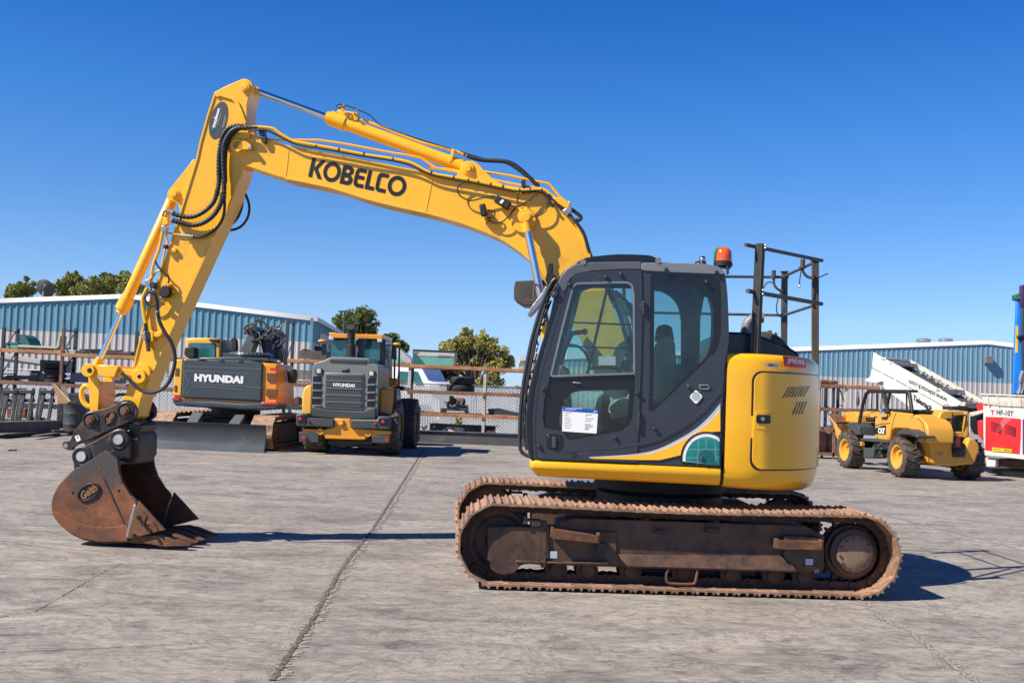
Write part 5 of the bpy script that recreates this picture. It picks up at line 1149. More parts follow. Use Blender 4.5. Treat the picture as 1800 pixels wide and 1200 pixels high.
m_ = MB(); m_.prism(U.LL(ZE([(622, 238), (660, 238), (706, 262), (680, 268)]), CNR), CNR-.0, CFR-.06); m_.prism(U.LL(ZE([(600, 250), (700, 270), (690, 310), (640, 350), (610, 320)]), CNR), CNR+.06, CFR-.06); m_.build('coupler_hook', 'worn_black', qc, bev=.006)
hose('coupler_hose', ZD([(410, 1185), (420, 1120), (450, 1090), (520, 1085)]), AF+.1, .016, 'sea_green_dark', qc)
a = U.P(*ZE([(182, 412)])[0], CNR); q = MB(); q.cyl(a+Vector((0, .03, 0)), a+Vector((0, -.003, 0)), .024, n=16); q.build('lug_hole', 'joint_grit', qc)

# ---- bucket
defm('pin_face', (.42, .44, .42), .5, var=.15, dirt=(.2, .17, .14), da=.2, ds=30)
QN = MID-.42; QF = MID+.42                       # bucket sides
ear = ZE([(235, 500), (240, 465), (262, 438), (400, 372), (520, 302), (560, 290), (600, 300), (630, 345), (632, 500), (560, 545), (480, 560), (385, 560), (240, 585)])
EN, EF = AN-.13, AF+.13
m_ = MB(); m_.prism(U.LL(rpoly(ear, 3), EN), EN, EN+.045); m2_ = MB(); m2_.prism(U.LL(rpoly(ear, 3), EN), EF-.045, EF)
bu = MB()
side = ZE([(385, 495), (460, 448), (500, 468), (552, 512), (560, 585), (585, 665), (640, 755), (690, 812), (670, 870), (640, 960), (622, 1062), (620, 1086), (500, 1090), (400, 1086), (280, 1060), (180, 1000), (112, 930), (84, 860), (88, 790), (125, 705), (200, 622), (240, 585)])
sideL = U.LL(smooth(side, 2, True), QN)
bu.prism(sideL, QN, QN+.028); bu.prism(sideL, QF-.028, QF)
back = smooth(ZE([(552, 540), (470, 545), (385, 530), (300, 560), (240, 585), (200, 622), (125, 705), (88, 790), (84, 860), (112, 930), (180, 1000), (280, 1060), (400, 1086), (500, 1090), (620, 1086), (690, 1084)]), 3)
bL = U.LL(back, QN); v, f = stroke(bL, .024); n = len(v)
bu.add([(a, QN+.02, b) for a, b in v]+[(a, QF-.02, b) for a, b in v], f+[tuple(n+i for i in reversed(q)) for q in f]+[(2*i, 2*i+2, n+2*i+2, n+2*i) for i in range(n//2-1)]+[(2*i+1, 2*i+3, n+2*i+3, n+2*i+1) for i in range(n//2-1)]+[(0, 1, n+1, n), (n-2, n-1, 2*n-1, 2*n-2)])
bucket = bu.build('bucket', 'rust', ex, bev=.004)
defm('bucket_rust', (.20, .066, .022), .6, var=.35, vs=4, dirt=(.06, .03, .02), da=.42, ds=4.5, bump=.35, bs=70)
def wear():      # bare dark scratched steel towards the top of the bucket sides, rust below
    mt = MT['bucket_rust']; n, l = mt.node_tree.nodes, mt.node_tree.links; b = n['Principled BSDF']; old = b.inputs['Base Color'].links[0].from_socket
    g_ = n.new('ShaderNodeTexCoord'); sx_ = n.new('ShaderNodeSeparateXYZ'); l.new(g_.outputs['Object'], sx_.inputs[0])
    nz = n.new('ShaderNodeTexNoise'); nz.inputs['Scale'].default_value = 5; nz.inputs['Detail'].default_value = 9; nz.inputs['Roughness'].default_value = .75; mp = n.new('ShaderNodeMapping'); mp.inputs['Scale'].default_value = (1.6, 1, .7); mp.inputs['Rotation'].default_value = (0, .6, 0); l.new(g_.outputs['Object'], mp.inputs[0]); l.new(mp.outputs[0], nz.inputs['Vector'])
    ad = n.new('ShaderNodeMath'); ad.operation = 'MULTIPLY_ADD'; ad.inputs[1].default_value = 1.5; l.new(nz.outputs[0], ad.inputs[0]); l.new(sx_.outputs['Z'], ad.inputs[2])
    r = n.new('ShaderNodeValToRGB'); r.color_ramp.elements[0].position = 0; r.color_ramp.elements[1].position = 1; mr = n.new('ShaderNodeMapRange'); mr.inputs[1].default_value = 1.32; mr.inputs[2].default_value = 1.52; l.new(ad.outputs[0], mr.inputs[0])
    mx = n.new('ShaderNodeMix'); mx.data_type = 'RGBA'; mx.inputs['B'].default_value = (.055, .045, .04, 1); l.new(mr.outputs[0], mx.inputs['Factor']); l.new(old, mx.inputs['A']); l.new(mx.outputs['Result'], b.inputs['Base Color'])
wear()
bucket.data.materials[0] = MT['bucket_rust']
m_.build('bucket_ear', 'worn_black', bucket, bev=.006); m2_.build('bucket_ear', 'worn_black', bucket, bev=.006)
for (px, py) in ((558, 368), (297, 487)):
    a = U.P(*ZE([(px, py)])[0], EN); q = MB(); q.lathe(a+Vector((0, .02, 0)), (0, -1, 0), [(.10, 0), (.10, .026), (.088, .032), (.080, .024), (.055, .024)], 30); q.build('pin_collar', 'worn_black', bucket)
    q = MB(); q.cyl(a, a+Vector((0, -.026, 0)), .048, n=22); q.build('pin_cap', 'pin_face', bucket)
    q = MB(); q.cyl(a, U.P(*ZE([(px, py)])[0], EN)+Vector((0, EF-EN, 0)), .05, n=18); q.build('pin', 'worn_black', bucket)
m_ = MB(); m_.prism(U.LL(ZE([(400, 380), (470, 350), (560, 470), (540, 540), (430, 560), (300, 560)]), EN), EN+.045, EF-.045); m_.build('ear_brace', 'worn_black', bucket, bev=.01)
m_ = MB(); m_.prism(U.LL(ZE([(490, 462), (520, 440), (606, 492), (570, 507)]), EN), EN-.02, EN+.02); m_.build('ear_gusset', 'worn_black', bucket, bev=.004)
m_ = MB(); m_.prism(U.LL(ZE([(560, 330), (640, 310), (668, 350), (665, 490), (630, 550), (560, 555)]), EN), EN+.10, EF-.0); m_.build('ear_box', 'frame_dark', bucket, bev=.02)
# side wear plates
for c0, c1 in ((QN-.014, QN+.002), (QF-.002, QF+.014)):
    m_ = MB(); m_.prism(U.LL(ZE([(385, 497), (460, 449), (500, 469), (550, 512), (558, 587), (583, 667), (638, 757), (684, 812), (640, 945), (622, 970), (600, 965), (500, 740), (410, 560)]), QN), c0, c1); m_.build('side_reinforcement', 'bucket_rust', bucket, bev=.003)
    m_ = MB(); m_.prism(U.LL(smooth(ZE([(86, 872), (150, 888), (220, 925), (320, 968), (430, 985), (540, 982), (622, 966)]), 2)+ZE([(620, 1082), (500, 1086), (400, 1082), (280, 1056), (180, 996), (112, 926)]), QN), c0, c1); m_.build('heel_plate', 'bucket_rust', bucket, bev=.003)
    m_ = MB(); v, f = stroke(U.LL(ZE([(678, 825), (655, 900), (618, 1055)]), QN), .03); yy = (c0-.012, c1) if c0 < 0 else (c0, c1+.012); m_.prism([v[0], v[2], v[4], v[5], v[3], v[1]], *yy); m_.build('weld_strip', 'steel', bucket, bev=.006)
    m_ = MB(); v, f = stroke(U.LL(ZE([(420, 570), (500, 735), (600, 960)]), QN), .022); m_.prism([v[0], v[2], v[4], v[5], v[3], v[1]], *((c0-.004, c0+.004) if c0 < 0 else (c1-.004, c1+.004))); m_.build('weld_strip', 'coupler_mix', bucket, bev=.004)
    m_ = MB(); m_.prism(U.LL(ZE([(702, 795), (792, 892), (890, 1000), (760, 1035), (640, 1062), (622, 1062), (650, 950), (684, 850)]), QN), *((c0-.012, c0+.014) if c0 < 0 else (c1-.014, c1+.012))); sc_ = m_.build('side_cutter', 'rust', bucket, bev=.004)
if True:
    m_ = MB()
    for (px, py) in ((695, 915), (735, 965), (775, 1010), (665, 1040)): a = U.P(*ZE([(px, py)])[0], QN-.03); m_.cyl(a, a+Vector((0, -.03, 0)), .018, n=6)
    m_.build('cutter_bolts', 'worn_black', bucket)
    m_ = MB()
    for pts in ([(690, 870), (720, 868), (752, 905), (728, 968), (700, 955), (726, 912), (708, 888)], [(745, 960), (775, 940), (810, 960), (832, 1005), (815, 1022), (795, 980), (770, 965)]): m_.prism(U.LL(ZE(pts), QN-.03), QN-.036, QN-.024)
    m_.build('cutter_casting', 'rust', bucket, bev=.003)
    for (px, py) in ((232, 742), (560, 727)):
        a = U.P(*ZE([(px, py)])[0], QN-.0); q = MB(); q.cyl(a+Vector((0, -.0025 if px < 400 else -.0160, 0)), a+Vector((0, .01, 0)), .014, n=12); q.build('side_hole', 'black_trim', bucket)
bx, by = ZE([(345, 737)])[0]; badge(bx, by, 22, 13.5, R(-32), QN-.002, bucket, 1)
# teeth
for i in range(5):
    t = i/4; c0 = QN+.05+(QF-QN-.10)*t; base = QN
    q = MB(); w_ = .045
    l = U.LL(ZE([(625, 1068), (665, 1050), (830, 1040), (872, 1052), (885, 1120), (860, 1124), (760, 1104), (640, 1096)]), QN); q.prism(l, c0-w_, c0+w_)
    ad = q.build('tooth_adapter', 'rust', bucket, bev=.008)
    A4 = U.LL(ZE([(878, 1050), (1050, 1112), (1045, 1120), (876, 1122)]), QN); q = MB()
    vs = [(A4[0][0], c0-w_-.006, A4[0][1]), (A4[0][0], c0+w_+.006, A4[0][1]), (A4[3][0], c0+w_+.006, A4[3][1]), (A4[3][0], c0-w_-.006, A4[3][1]), (A4[1][0], c0-.03, A4[1][1]), (A4[1][0], c0+.03, A4[1][1]), (A4[2][0], c0+.03, A4[2][1]), (A4[2][0], c0-.03, A4[2][1])]
    q.add(vs, [(0, 1, 2, 3), (4, 7, 6, 5), (0, 4, 5, 1), (1, 5, 6, 2), (2, 6, 7, 3), (3, 7, 4, 0)]); q.build('tooth', 'rust', bucket, bev=.008)
q = MB(); l = U.LL(ZE([(600, 1072), (700, 1066), (715, 1082), (600, 1092)]), QN); q.prism(l, QN+.02, QF-.02); q.build('cutting_edge', 'rust', bucket, bev=.004)
# ================================================================== BUILDINGS
defm('wall_blue', (.125, .285, .37), .5, var=.06, vs=.6)
defm('wall_pale', (.50, .465, .435), .55, var=.06, vs=.6)
defm('roof_white', (.56, .56, .57), .5, var=.04)
defm('wall_blue_b', (.145, .28, .375), .5, var=.05, vs=.4)
defm('wall_pale_b', (.42, .40, .395), .55, var=.05, vs=.4)
def corrugated(mb, x0, x1, zlo, zhi, pitch, y=0., d=.045):
    """ribbed metal sheet on local plane y; zlo/zhi numbers or functions of x"""
    fl_ = zlo if callable(zlo) else (lambda x: zlo); fh = zhi if callable(zhi) else (lambda x: zhi)
    xs = []; x = x0
    while x < x1-1e-6:
        for dx, dy in ((0, 0), (.52, 0), (.62, -d), (.84, -d), (.90, 0)):
            xx = x+dx*pitch
            if xx < x1: xs.append((xx, y+dy))
        x += pitch
    xs.append((x1, y)); mb.sheet([[(a, b, fl_(a)) for a, b in xs], [(a, b, fh(a)) for a, b in xs]])
def px2(p, Y): return at(p[0], p[1], Y)
# left shed: gable end towards the yard
A = at(549, 557, 48); LB = Fr(A.x, A.y, R(4)); zE = A.z
xr_, zr_ = LB.L(222, 518, 0); xl_, zl_ = LB.L(-60, 528, 0); zb_ = LB.L(540, 601, 0)[1]
bld = thing('warehouse', 'blue and white ribbed metal shed with low gable behind the left racks', 'building', LB)
def roofz(x): return zE+(zr_-zE)*(x/xr_) if x > xr_ else zr_+(zl_-zr_)*((x-xr_)/(xl_-xr_))
q = MB(); corrugated(q, xl_, 0, zb_, lambda x: roofz(x)-.08, .285, 0, .035); q.build('upper_wall', 'wall_blue', bld, flat=True)
q = MB(); corrugated(q, xl_, 0, -.0, zb_, .285, 0, .035); q.build('lower_wall', 'wall_pale', bld, flat=True)
q = MB()
for s_, e_ in (((xl_-.3), xr_), (xr_, .25)):
    a = (s_, roofz(s_) if s_ > xl_-1 else 0); z0_, z1_ = roofz(s_), roofz(e_)
    q.add([(s_, -.09, z0_-.17), (e_, -.09, z1_-.17), (e_, -.09, z1_+.03), (s_, -.09, z0_+.03), (s_, 30, z0_-.17), (e_, 30, z1_-.17), (e_, 30, z1_+.03), (s_, 30, z0_+.03)], [(0, 1, 2, 3), (7, 6, 5, 4), (0, 4, 5, 1), (3, 2, 6, 7), (0, 3, 7, 4), (1, 5, 6, 2)])
q.build('roof', 'roof_white', bld)
SW = Fr(*(LB.o.xy), LB.yaw)
q = MB(); q2 = MB()
def side_sheet(mb, y0_, y1_, z0_, z1_, pitch=.3):
    ys_ = []; y = y0_
    while y < y1_: ys_ += [(y, 0), (y+.17*pitch, .04), (y+.3*pitch, .04), (y+.4*pitch, 0)]; y += pitch
    mb.sheet([[(0+dx, yy, z0_) for yy, dx in ys_], [(0+dx, yy, z1_) for yy, dx in ys_]])
side_sheet(q, 0, 30, zb_, zE-.03); q.build('upper_wall', 'wall_blue', bld, flat=True)
side_sheet(q2, 0, 30, 0, zb_); q2.build('lower_wall', 'wall_pale', bld, flat=True)
q = MB(); q.box(.03, .07, 3, 7, 0, 3.9); q.box(.03, .10, 2.9, 7.1, 3.9, 4.0); q.build('loading_door', 'wall_pale', bld)
q = MB(); q.box(.05, .35, 1.2, 1.6, 2.9, 3.3); q.build('wall_lamp', 'black_trim', bld)
q = MB(); q.box(-.06, .06, -.09, -.045, 0, zE-.05); q.build('corner_trim', 'wall_blue', bld)
# right shed
A = at(1736, 598.7, 70); RB = Fr(A.x, A.y, 0)
def RL(x, y): return RB.L(x, y, 0)
zr2 = A.z; xl2, zl2 = RL(1300, 614); xe2, ze2 = RL(1790, 605); zb2 = RL(1440, 660.5)[1]; zb3 = RL(1783, 674.5)[1]
xe3, ze3 = xe2+14, ze2-1.2
bld2 = thing('warehouse', 'blue ribbed metal shed with round roof vents behind the white conveyor', 'building', RB)
def rz2(x): return zr2+(zl2-zr2)*(x/xl2) if x < 0 else zr2+(ze3-zr2)*(x/xe3)
ze3 = zr2+(ze2-zr2)*(xe3/xe2); zbm = (zb2+zb3)/2
q = MB(); corrugated(q, xl2-14, xe3, zbm, lambda x: rz2(x)-.1, .325, 0, .032); q.build('upper_wall', 'wall_blue_b', bld2, flat=True)
q = MB(); corrugated(q, xl2-14, xe3, 0, zbm, .325, 0, .032); q.build('lower_wall', 'wall_pale_b', bld2, flat=True)
q = MB()
for s_, e_ in ((xl2-14.3, 0), (0, xe3+.3)):
    z0_, z1_ = rz2(s_), rz2(e_)
    q.add([(s_, -.09, z0_-.24), (e_, -.09, z1_-.24), (e_, -.09, z1_+.03), (s_, -.09, z0_+.03), (s_, 30, z0_-.24), (e_, 30, z1_-.24), (e_, 30, z1_+.03), (s_, 30, z0_+.03)], [(0, 1, 2, 3), (7, 6, 5, 4), (0, 4, 5, 1), (3, 2, 6, 7), (0, 3, 7, 4), (1, 5, 6, 2)])
q.build('roof', 'roof_white', bld2)
for px, w_ in ((1623, 12), (1662, 12)):
    a = RB.P(px, 604, 3); q = MB(); q.lathe((a.x, 3, a.z-.52), (0, 0, 1), [(.42, 0), (.42, .65), (.48, .68), (.48, .84), (.30, .88)], 20); q.build('roof_vent', 'steel', bld2)
a = RB.P(1738, 632, -.3); q = MB(); q.box(a.x-.25, a.x+.25, -.45, -.05, a.z-.25, a.z+.25); q.build('wall_lamp', 'trim_grey', bld2, bev=.03)

# ================================================================== TREES
def leaf_mat(name, c1, c2, c3):
    mt, n, l, b = _nodes(name); b.inputs['Roughness'].default_value = .6; b.inputs['Specular IOR Level'].default_value = .25
    g_ = n.new('ShaderNodeNewGeometry'); r = n.new('ShaderNodeValToRGB'); e = r.color_ramp.elements
    e[0].position = 0; e[0].color = c1+(1,); e[1].position = 1; e[1].color = c3+(1,); x = e.new(.55); x.color = c2+(1,)
    l.new(g_.outputs['Random Per Island'], r.inputs[0]); l.new(r.outputs[0], b.inputs['Base Color']); MT[name] = mt
leaf_mat('leaf_green', (.12, .15, .035), (.25, .26, .06), (.42, .39, .12))
leaf_mat('leaf_dark', (.06, .095, .025), (.12, .155, .04), (.22, .24, .07))
leaf_mat('leaf_gold', (.19, .19, .05), (.38, .34, .08), (.56, .48, .15))
leaf_mat('leaf_purple', (.02, .012, .016), (.05, .03, .035), (.09, .06, .05))
defm('bark', (.10, .075, .055), .9, var=.3, vs=4, bump=.3, bs=20)
def tree(name, label, base, blobs, leaf, n, size, seed, trunk_r=.16, group=None):
    """blobs = [(pixel x, pixel y, radius in pixels)] at the tree's distance; base=(px, Y)"""
    rt = random.Random(seed); Y = base[1]; b0 = at(base[0], hor(base[0]), Y); root = thing(name, label, 'tree', None, (b0.x, b0.y, 0), 0, group)
    k = Y/FPX; B_ = []
    for (x, y, r) in blobs:
        p = at(x, y, Y); c0 = Vector((p.x-b0.x, rt.uniform(-.5, .5)*r*k, p.z)); R_ = r*k; B_.append((c0, R_*.55))
        for _ in range(9): d = Vector((rt.gauss(0, 1), rt.gauss(0, 1), rt.gauss(0, .8))).normalized()*R_*rt.uniform(.45, .85); B_.append((c0+d, R_*rt.uniform(.24, .46)))
    q = MB(); tot = sum(r*r for _, r in B_)
    for c, r in B_:
        subs = []
        for _ in range(max(8, int(30*r))):
            d = Vector((rt.gauss(0, 1), rt.gauss(0, 1), rt.gauss(0, 1))).normalized()*r*rt.uniform(.15, 1.12); subs.append((c+d, r*rt.uniform(.10, .26)))
        m_ = int(n*3.0*r*r/tot)
        for _ in range(m_):
            sc, sr = rt.choice(subs); d = Vector((rt.gauss(0, 1), rt.gauss(0, 1), rt.gauss(0, 1))).normalized()*sr*rt.uniform(.2, 1.25); p = sc+d
            if rt.random() < .22: p = c+Vector((rt.gauss(0, 1), rt.gauss(0, 1), rt.gauss(0, 1))).normalized()*r*rt.uniform(.1, 1.12)**.5
            if p.z < .4: continue
            s_ = size*.46*rt.uniform(.5, 1.4); u = Vector((rt.gauss(0, 1), rt.gauss(0, 1), rt.gauss(0, .6))).normalized(); v = (d.normalized()+Vector((rt.gauss(0, .6), rt.gauss(0, .6), rt.gauss(0, .6)))).normalized().cross(u)
            if v.length < .1: continue
            v = v.normalized(); n0 = len(q.v); q.v += [tuple(p-u*s_), tuple(p+v*s_*.6), tuple(p+u*s_), tuple(p-v*s_*.6)]; q.f.append((n0, n0+1, n0+2, n0+3))
    me = bpy.data.meshes.new('crown'); me.from_pydata(q.v, [], q.f); me.materials.append(MT[leaf]); o = bpy.data.objects.new('crown', me); col.objects.link(o); o.parent = root
    t = MB(); top = max(B_, key=lambda z: z[1])[0]
    t.lathe((0, 0, 0), (top.x*.15, 0, 1), [(trunk_r*1.5, 0), (trunk_r, .8), (trunk_r*.75, top.z*.55)], 12); st = Vector((top.x*.08, 0, top.z*.5))
    for c, r in B_:
        for _ in range(1):
            e = c+Vector((rt.uniform(-.6, .6), rt.uniform(-.6, .6), rt.uniform(-.2, .6)))*r; mid = (st+e)/2+Vector((rt.uniform(-.2, .2), rt.uniform(-.2, .2), rt.uniform(-.1, .3)))*r; t.tube([st, mid, e], trunk_r*.17, 6, 3)
    t.build('trunk', 'bark', root); return root
tree('tree', 'round olive-green tree crown at the far left, above the shed roof', (38, 72), [(30, 512, 20), (50, 505, 18), (18, 520, 10)], 'leaf_green', 8000, .15, 1, group='trees behind the sheds')
tree('tree', 'wide olive-green crown above the left shed roof beside the satellite dish', (130, 74), [(105, 515, 22), (130, 497, 26), (118, 505, 22), (150, 512, 25), (132, 486, 14)], 'leaf_green', 15000, .15, 2, group='trees behind the sheds')
tree('tree', 'wide green crown above the left shed roof, just left of the digging arm', (205, 76), [(180, 502, 27), (208, 492, 22), (232, 505, 25), (190, 488, 15)], 'leaf_green', 15000, .15, 3, group='trees behind the sheds')
tree('tree', 'tall dark green tree standing behind the wheel loader cab', (630, 75), [(640, 556, 24), (612, 563, 22), (596, 568, 17), (650, 575, 20), (625, 590, 28), (640, 620, 30)], 'leaf_dark', 14000, .14, 4, .25, group='trees behind the sheds')
tree('tree', 'lower dark green tree sloping down right of the wheel loader cab', (690, 72), [(682, 598, 18), (698, 612, 20), (675, 620, 22), (690, 640, 28)], 'leaf_dark', 9000, .14, 5, .2, group='trees behind the sheds')
tree('tree', 'broad tree with yellowing leaves behind the rack with two tyres', (835, 55), [(812, 602, 26), (842, 598, 22), (865, 622, 28), (790, 612, 20), (830, 630, 38), (880, 645, 26), (898, 632, 13), (800, 650, 30), (860, 668, 32), (820, 585, 12)], 'leaf_gold', 30000, .11, 6, .22, group='trees behind the sheds')
tree('tree', 'small dark purple-leaved tree between the white truck and the tyres', (765, 48), [(755, 660, 16), (775, 655, 17), (795, 662, 14), (765, 680, 18)], 'leaf_purple', 5000, .12, 7, .1, group='trees behind the sheds')
tree('tree', 'small bushy tree just left of the excavator cab behind the fence', (912, 60), [(912, 690, 12), (922, 684, 12)], 'leaf_gold', 2000, .14, 8, .1, group='trees behind the sheds')
tree('tree', 'olive-green treetop peeping over the grey engine cover', (1350, 62), [(1350, 590, 13), (1362, 597, 12), (1345, 610, 16), (1355, 630, 22)], 'leaf_green', 4000, .16, 9, .15, group='trees behind the sheds')
tree('bush', 'small yellow-green bush growing under the middle rack', (805, 35.2), [(800, 752, 12), (812, 756, 10), (808, 742, 8), (795, 760, 10)], 'leaf_gold', 1800, .06, 10, .02)['category'] = 'bush'
# satellite dish and lamp posts
a = at(76, 512, 68); t = thing('satellite_dish', 'dark grey satellite dish among the treetops behind the left shed', 'dish', None, (a.x, a.y, 0))
q = MB(); q.lathe((0, 0, a.z+.1), (.15, .85, .45), [(.02, .0), (.25, .04), (.45, .13), (.60, .25), (.63, .25), (.46, .10), (.02, -.03)], 28); q.build('dish', 'hood_dark', t, ang=60)
q = MB(); q.cyl((0, 0, 0), (0, 0, a.z), .06, n=10); q.build('mast', 'steel', t); q = MB(); q.cyl((0, -.1, a.z+.1), (.35, -.6, a.z+.35), .02, n=6); q.ball((.35, -.6, a.z+.35), .06, 8); q.build('feed_arm', 'steel', t)
for px, y0_, Y_, lb in ((606, 549, 62, 'thin dark lamp post rising left of the wheel loader roof'), (652, 575, 80, 'thin lamp post in front of the dark tree behind the loader')):
    a = at(px, y0_, Y_); t = thing('lamp_post', lb, 'lamp post', None, (a.x, a.y, 0), group='lamp posts behind the yard')
    q = MB(); q.cyl((0, 0, 0), (0, 0, a.z), .07, .05, n=10); q.build('pole', 'rack_dark', t); q = MB(); q.box(-.35, .08, -.1, .1, a.z, a.z+.1); q.build('lamp_head', 'rack_dark', t, bev=.02)

# ================================================================== FENCE with slats
FY = 36.0
def fence(px0, px1, ztop, label, Y=FY):
    a = at(px0, hor(px0), Y); b = at(px1, hor(px1), Y); L_ = b.x-a.x; t = thing('slatted_fence', label, 'fence', None, (a.x, Y, 0))
    q = MB(); n_ = int(L_/.085)
    for i in range(n_): q.box(i*.085, i*.085+.070, 0, .008, .06, ztop-.05)
    q.build('fence_slats', 'fence_slat', t)
    # chain-link mesh in front of the slats
    q = MB(); st = .12
    k = int((L_+ztop)/st)
    for i in range(k):
        for sg in (1, -1):
            xs_, xe_ = (i*st-ztop, i*st) ; z_s, z_e = (0, ztop) if sg > 0 else (ztop, 0)
            x0_, x1_ = max(0, xs_), min(L_, xe_)
            if x1_ <= x0_: continue
            za = z_s+(z_e-z_s)*(x0_-xs_)/(xe_-xs_); zc = z_s+(z_e-z_s)*(x1_-xs_)/(xe_-xs_)
            q.bar((x0_, -.012, za), (x1_, -.012, zc), .006)
    q.build('chain_link', 'fence_wire', t, flat=True)
    for i in range(int(L_/3)+1):
        q = MB(); q.cyl((i*3., .05, 0), (i*3., .05, ztop+.03), .03, n=10); q.build('fence_post', 'steel', t)
    q = MB(); q.cyl((0, .04, ztop), (L_, .04, ztop), .022, n=8); q.build('top_rail', 'steel', t); return t
defm('fence_slat', (.74, .77, .82), .5, var=.12, vs=1.5); defm('fence_wire', (.13, .15, .16), .6, var=.2)
fence(-60, 545, 1.70, 'pale slatted chain-link fence running behind the left racks')
fence(545, 1330, 1.74, 'pale slatted chain-link fence running behind the middle racks')
fence(1330, 1560, 1.35, 'low slatted chain-link fence in front of the right shed', 45)

# ================================================================== PALLET RACKS
def rackpost(par, x, y, h, mt, w=.09, name='post', lean=.9, diag=True):
    q = MB(); q.box(x-w/2, x+w/2, y-.04, y+.04, 0, h); q.build(name, mt, par, bev=.006)
    if lean:
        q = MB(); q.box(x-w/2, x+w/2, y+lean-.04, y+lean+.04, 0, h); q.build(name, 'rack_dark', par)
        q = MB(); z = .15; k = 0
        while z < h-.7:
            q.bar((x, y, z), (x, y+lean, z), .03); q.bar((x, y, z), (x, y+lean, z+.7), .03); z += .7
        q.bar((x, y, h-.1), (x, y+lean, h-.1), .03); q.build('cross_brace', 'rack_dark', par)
def beam(par, x0_, x1_, y, z, mt, h=.12):
    q = MB(); q.box(x0_, x1_, y-.03, y+.02, z-h/2, z+h/2); q.build('beam', mt, par, bev=.006)
# middle rack
RY = 33.0
def X(px, Y=RY, py=None): return at(px, py if py else hor(px), Y).x
def Z(px, py, Y=RY): return at(px, py, Y).z
def rack(label, Y, posts, beams, h_extra=None, group='pallet racks along the fence'):
    x0_ = X(posts[0][0], Y); t = thing('pallet_rack', label, 'rack', None, (x0_, Y, 0), 0, group)
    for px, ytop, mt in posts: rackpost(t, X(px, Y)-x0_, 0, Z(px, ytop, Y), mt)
    for pa, ya, pb, yb, mt in beams:
        q = MB(); a = Vector((X(pa, Y)-x0_, -.06, Z(pa, ya, Y))); b = Vector((X(pb, Y)-x0_, -.06, Z(pb, yb, Y))); z = (a.z+b.z)/2
        q.box(a.x, b.x, -.09, -.045, z-.055, z+.055); q.build('beam', mt, t, bev=.008)
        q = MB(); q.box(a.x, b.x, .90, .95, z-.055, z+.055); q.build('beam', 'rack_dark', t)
    return t
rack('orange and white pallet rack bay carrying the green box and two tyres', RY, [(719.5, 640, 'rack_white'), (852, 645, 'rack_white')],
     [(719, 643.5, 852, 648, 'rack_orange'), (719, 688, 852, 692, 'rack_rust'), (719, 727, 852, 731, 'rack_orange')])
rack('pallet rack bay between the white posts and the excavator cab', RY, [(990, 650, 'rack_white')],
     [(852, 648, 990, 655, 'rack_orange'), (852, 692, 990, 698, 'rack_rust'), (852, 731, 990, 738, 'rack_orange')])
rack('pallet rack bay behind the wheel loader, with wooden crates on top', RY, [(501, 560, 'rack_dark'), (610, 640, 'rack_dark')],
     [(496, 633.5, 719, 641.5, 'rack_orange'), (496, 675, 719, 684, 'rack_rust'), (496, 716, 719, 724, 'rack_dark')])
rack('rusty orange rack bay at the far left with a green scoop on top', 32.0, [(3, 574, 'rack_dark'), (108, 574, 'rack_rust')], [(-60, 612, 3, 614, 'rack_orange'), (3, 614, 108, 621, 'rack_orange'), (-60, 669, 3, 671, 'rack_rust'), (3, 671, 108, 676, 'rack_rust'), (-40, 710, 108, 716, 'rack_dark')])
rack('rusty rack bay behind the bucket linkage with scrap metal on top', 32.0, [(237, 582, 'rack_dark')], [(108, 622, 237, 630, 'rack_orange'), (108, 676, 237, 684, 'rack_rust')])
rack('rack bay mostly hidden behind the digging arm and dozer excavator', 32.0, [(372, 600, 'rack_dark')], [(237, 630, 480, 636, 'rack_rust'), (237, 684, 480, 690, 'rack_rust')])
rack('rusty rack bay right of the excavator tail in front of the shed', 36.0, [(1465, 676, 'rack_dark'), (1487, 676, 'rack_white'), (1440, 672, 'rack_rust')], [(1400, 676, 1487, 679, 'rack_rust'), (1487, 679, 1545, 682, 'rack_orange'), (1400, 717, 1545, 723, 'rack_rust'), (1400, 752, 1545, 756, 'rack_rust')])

# ---- things on and around the racks
def simple(name, label, cat, px, Y, group=None):
    t = thing(name, label, cat, None, (X(px, Y), Y, 0), 0, group); return t
def plq(t, px_pts, Y, c0, c1, mt, name, bev=.01, par=None):
    q = MB(); q.prism([(at(x, y, Y+c0).x-t.location.x, at(x, y, Y+c0).z) for x, y in px_pts], c0, c1); return q.build(name, mt, par or t, bev=bev)
t = simple('scoop_bucket', 'dark green steel scoop on the top shelf of the left rack', 'bucket', 40, 32.3)
plq(t, [(3, 602), (34, 601), (34, 587), (41, 589), (50, 598), (53, 607), (50, 612), (3, 612)], 32.3, 0, .8, 'sea_green_dark', 'bucket_shell')
plq(t, [(3, 607), (32, 608), (32, 612), (3, 612)], 32.3, -.03, .0, 'sea_green', 'cutting_edge')
t = simple('pallet', 'pale green wooden pallet on top of the left rack', 'pallet', 67, 32.1); plq(t, [(32, 606), (101, 609), (101, 613), (32, 610)], 32.1, -.2, .8, 'pale_green', 'deck_boards')
for x in (40, 64, 88): plq(t, [(x, 610), (x+9, 610.5), (x+9, 614.5), (x, 614)], 32.1, -.15, .75, 'wood', 'pallet_block')
t = simple('steel_sheet', 'thin pale green sheet leaning upright beside the rack post', 'steel sheet', 102, 32.5); plq(t, [(98, 612), (103, 590), (106, 590), (103, 612)], 32.5, 0, .5, 'pale_green', 'sheet', .003)
t = simple('flat_box', 'flat pale box lying on top of the second left rack', 'box', 128, 32.2); plq(t, [(113, 615), (124, 614), (146, 617), (146, 622), (113, 621)], 32.2, 0, .6, 'pale_green', 'box_body')
rs_ = random.Random(21)
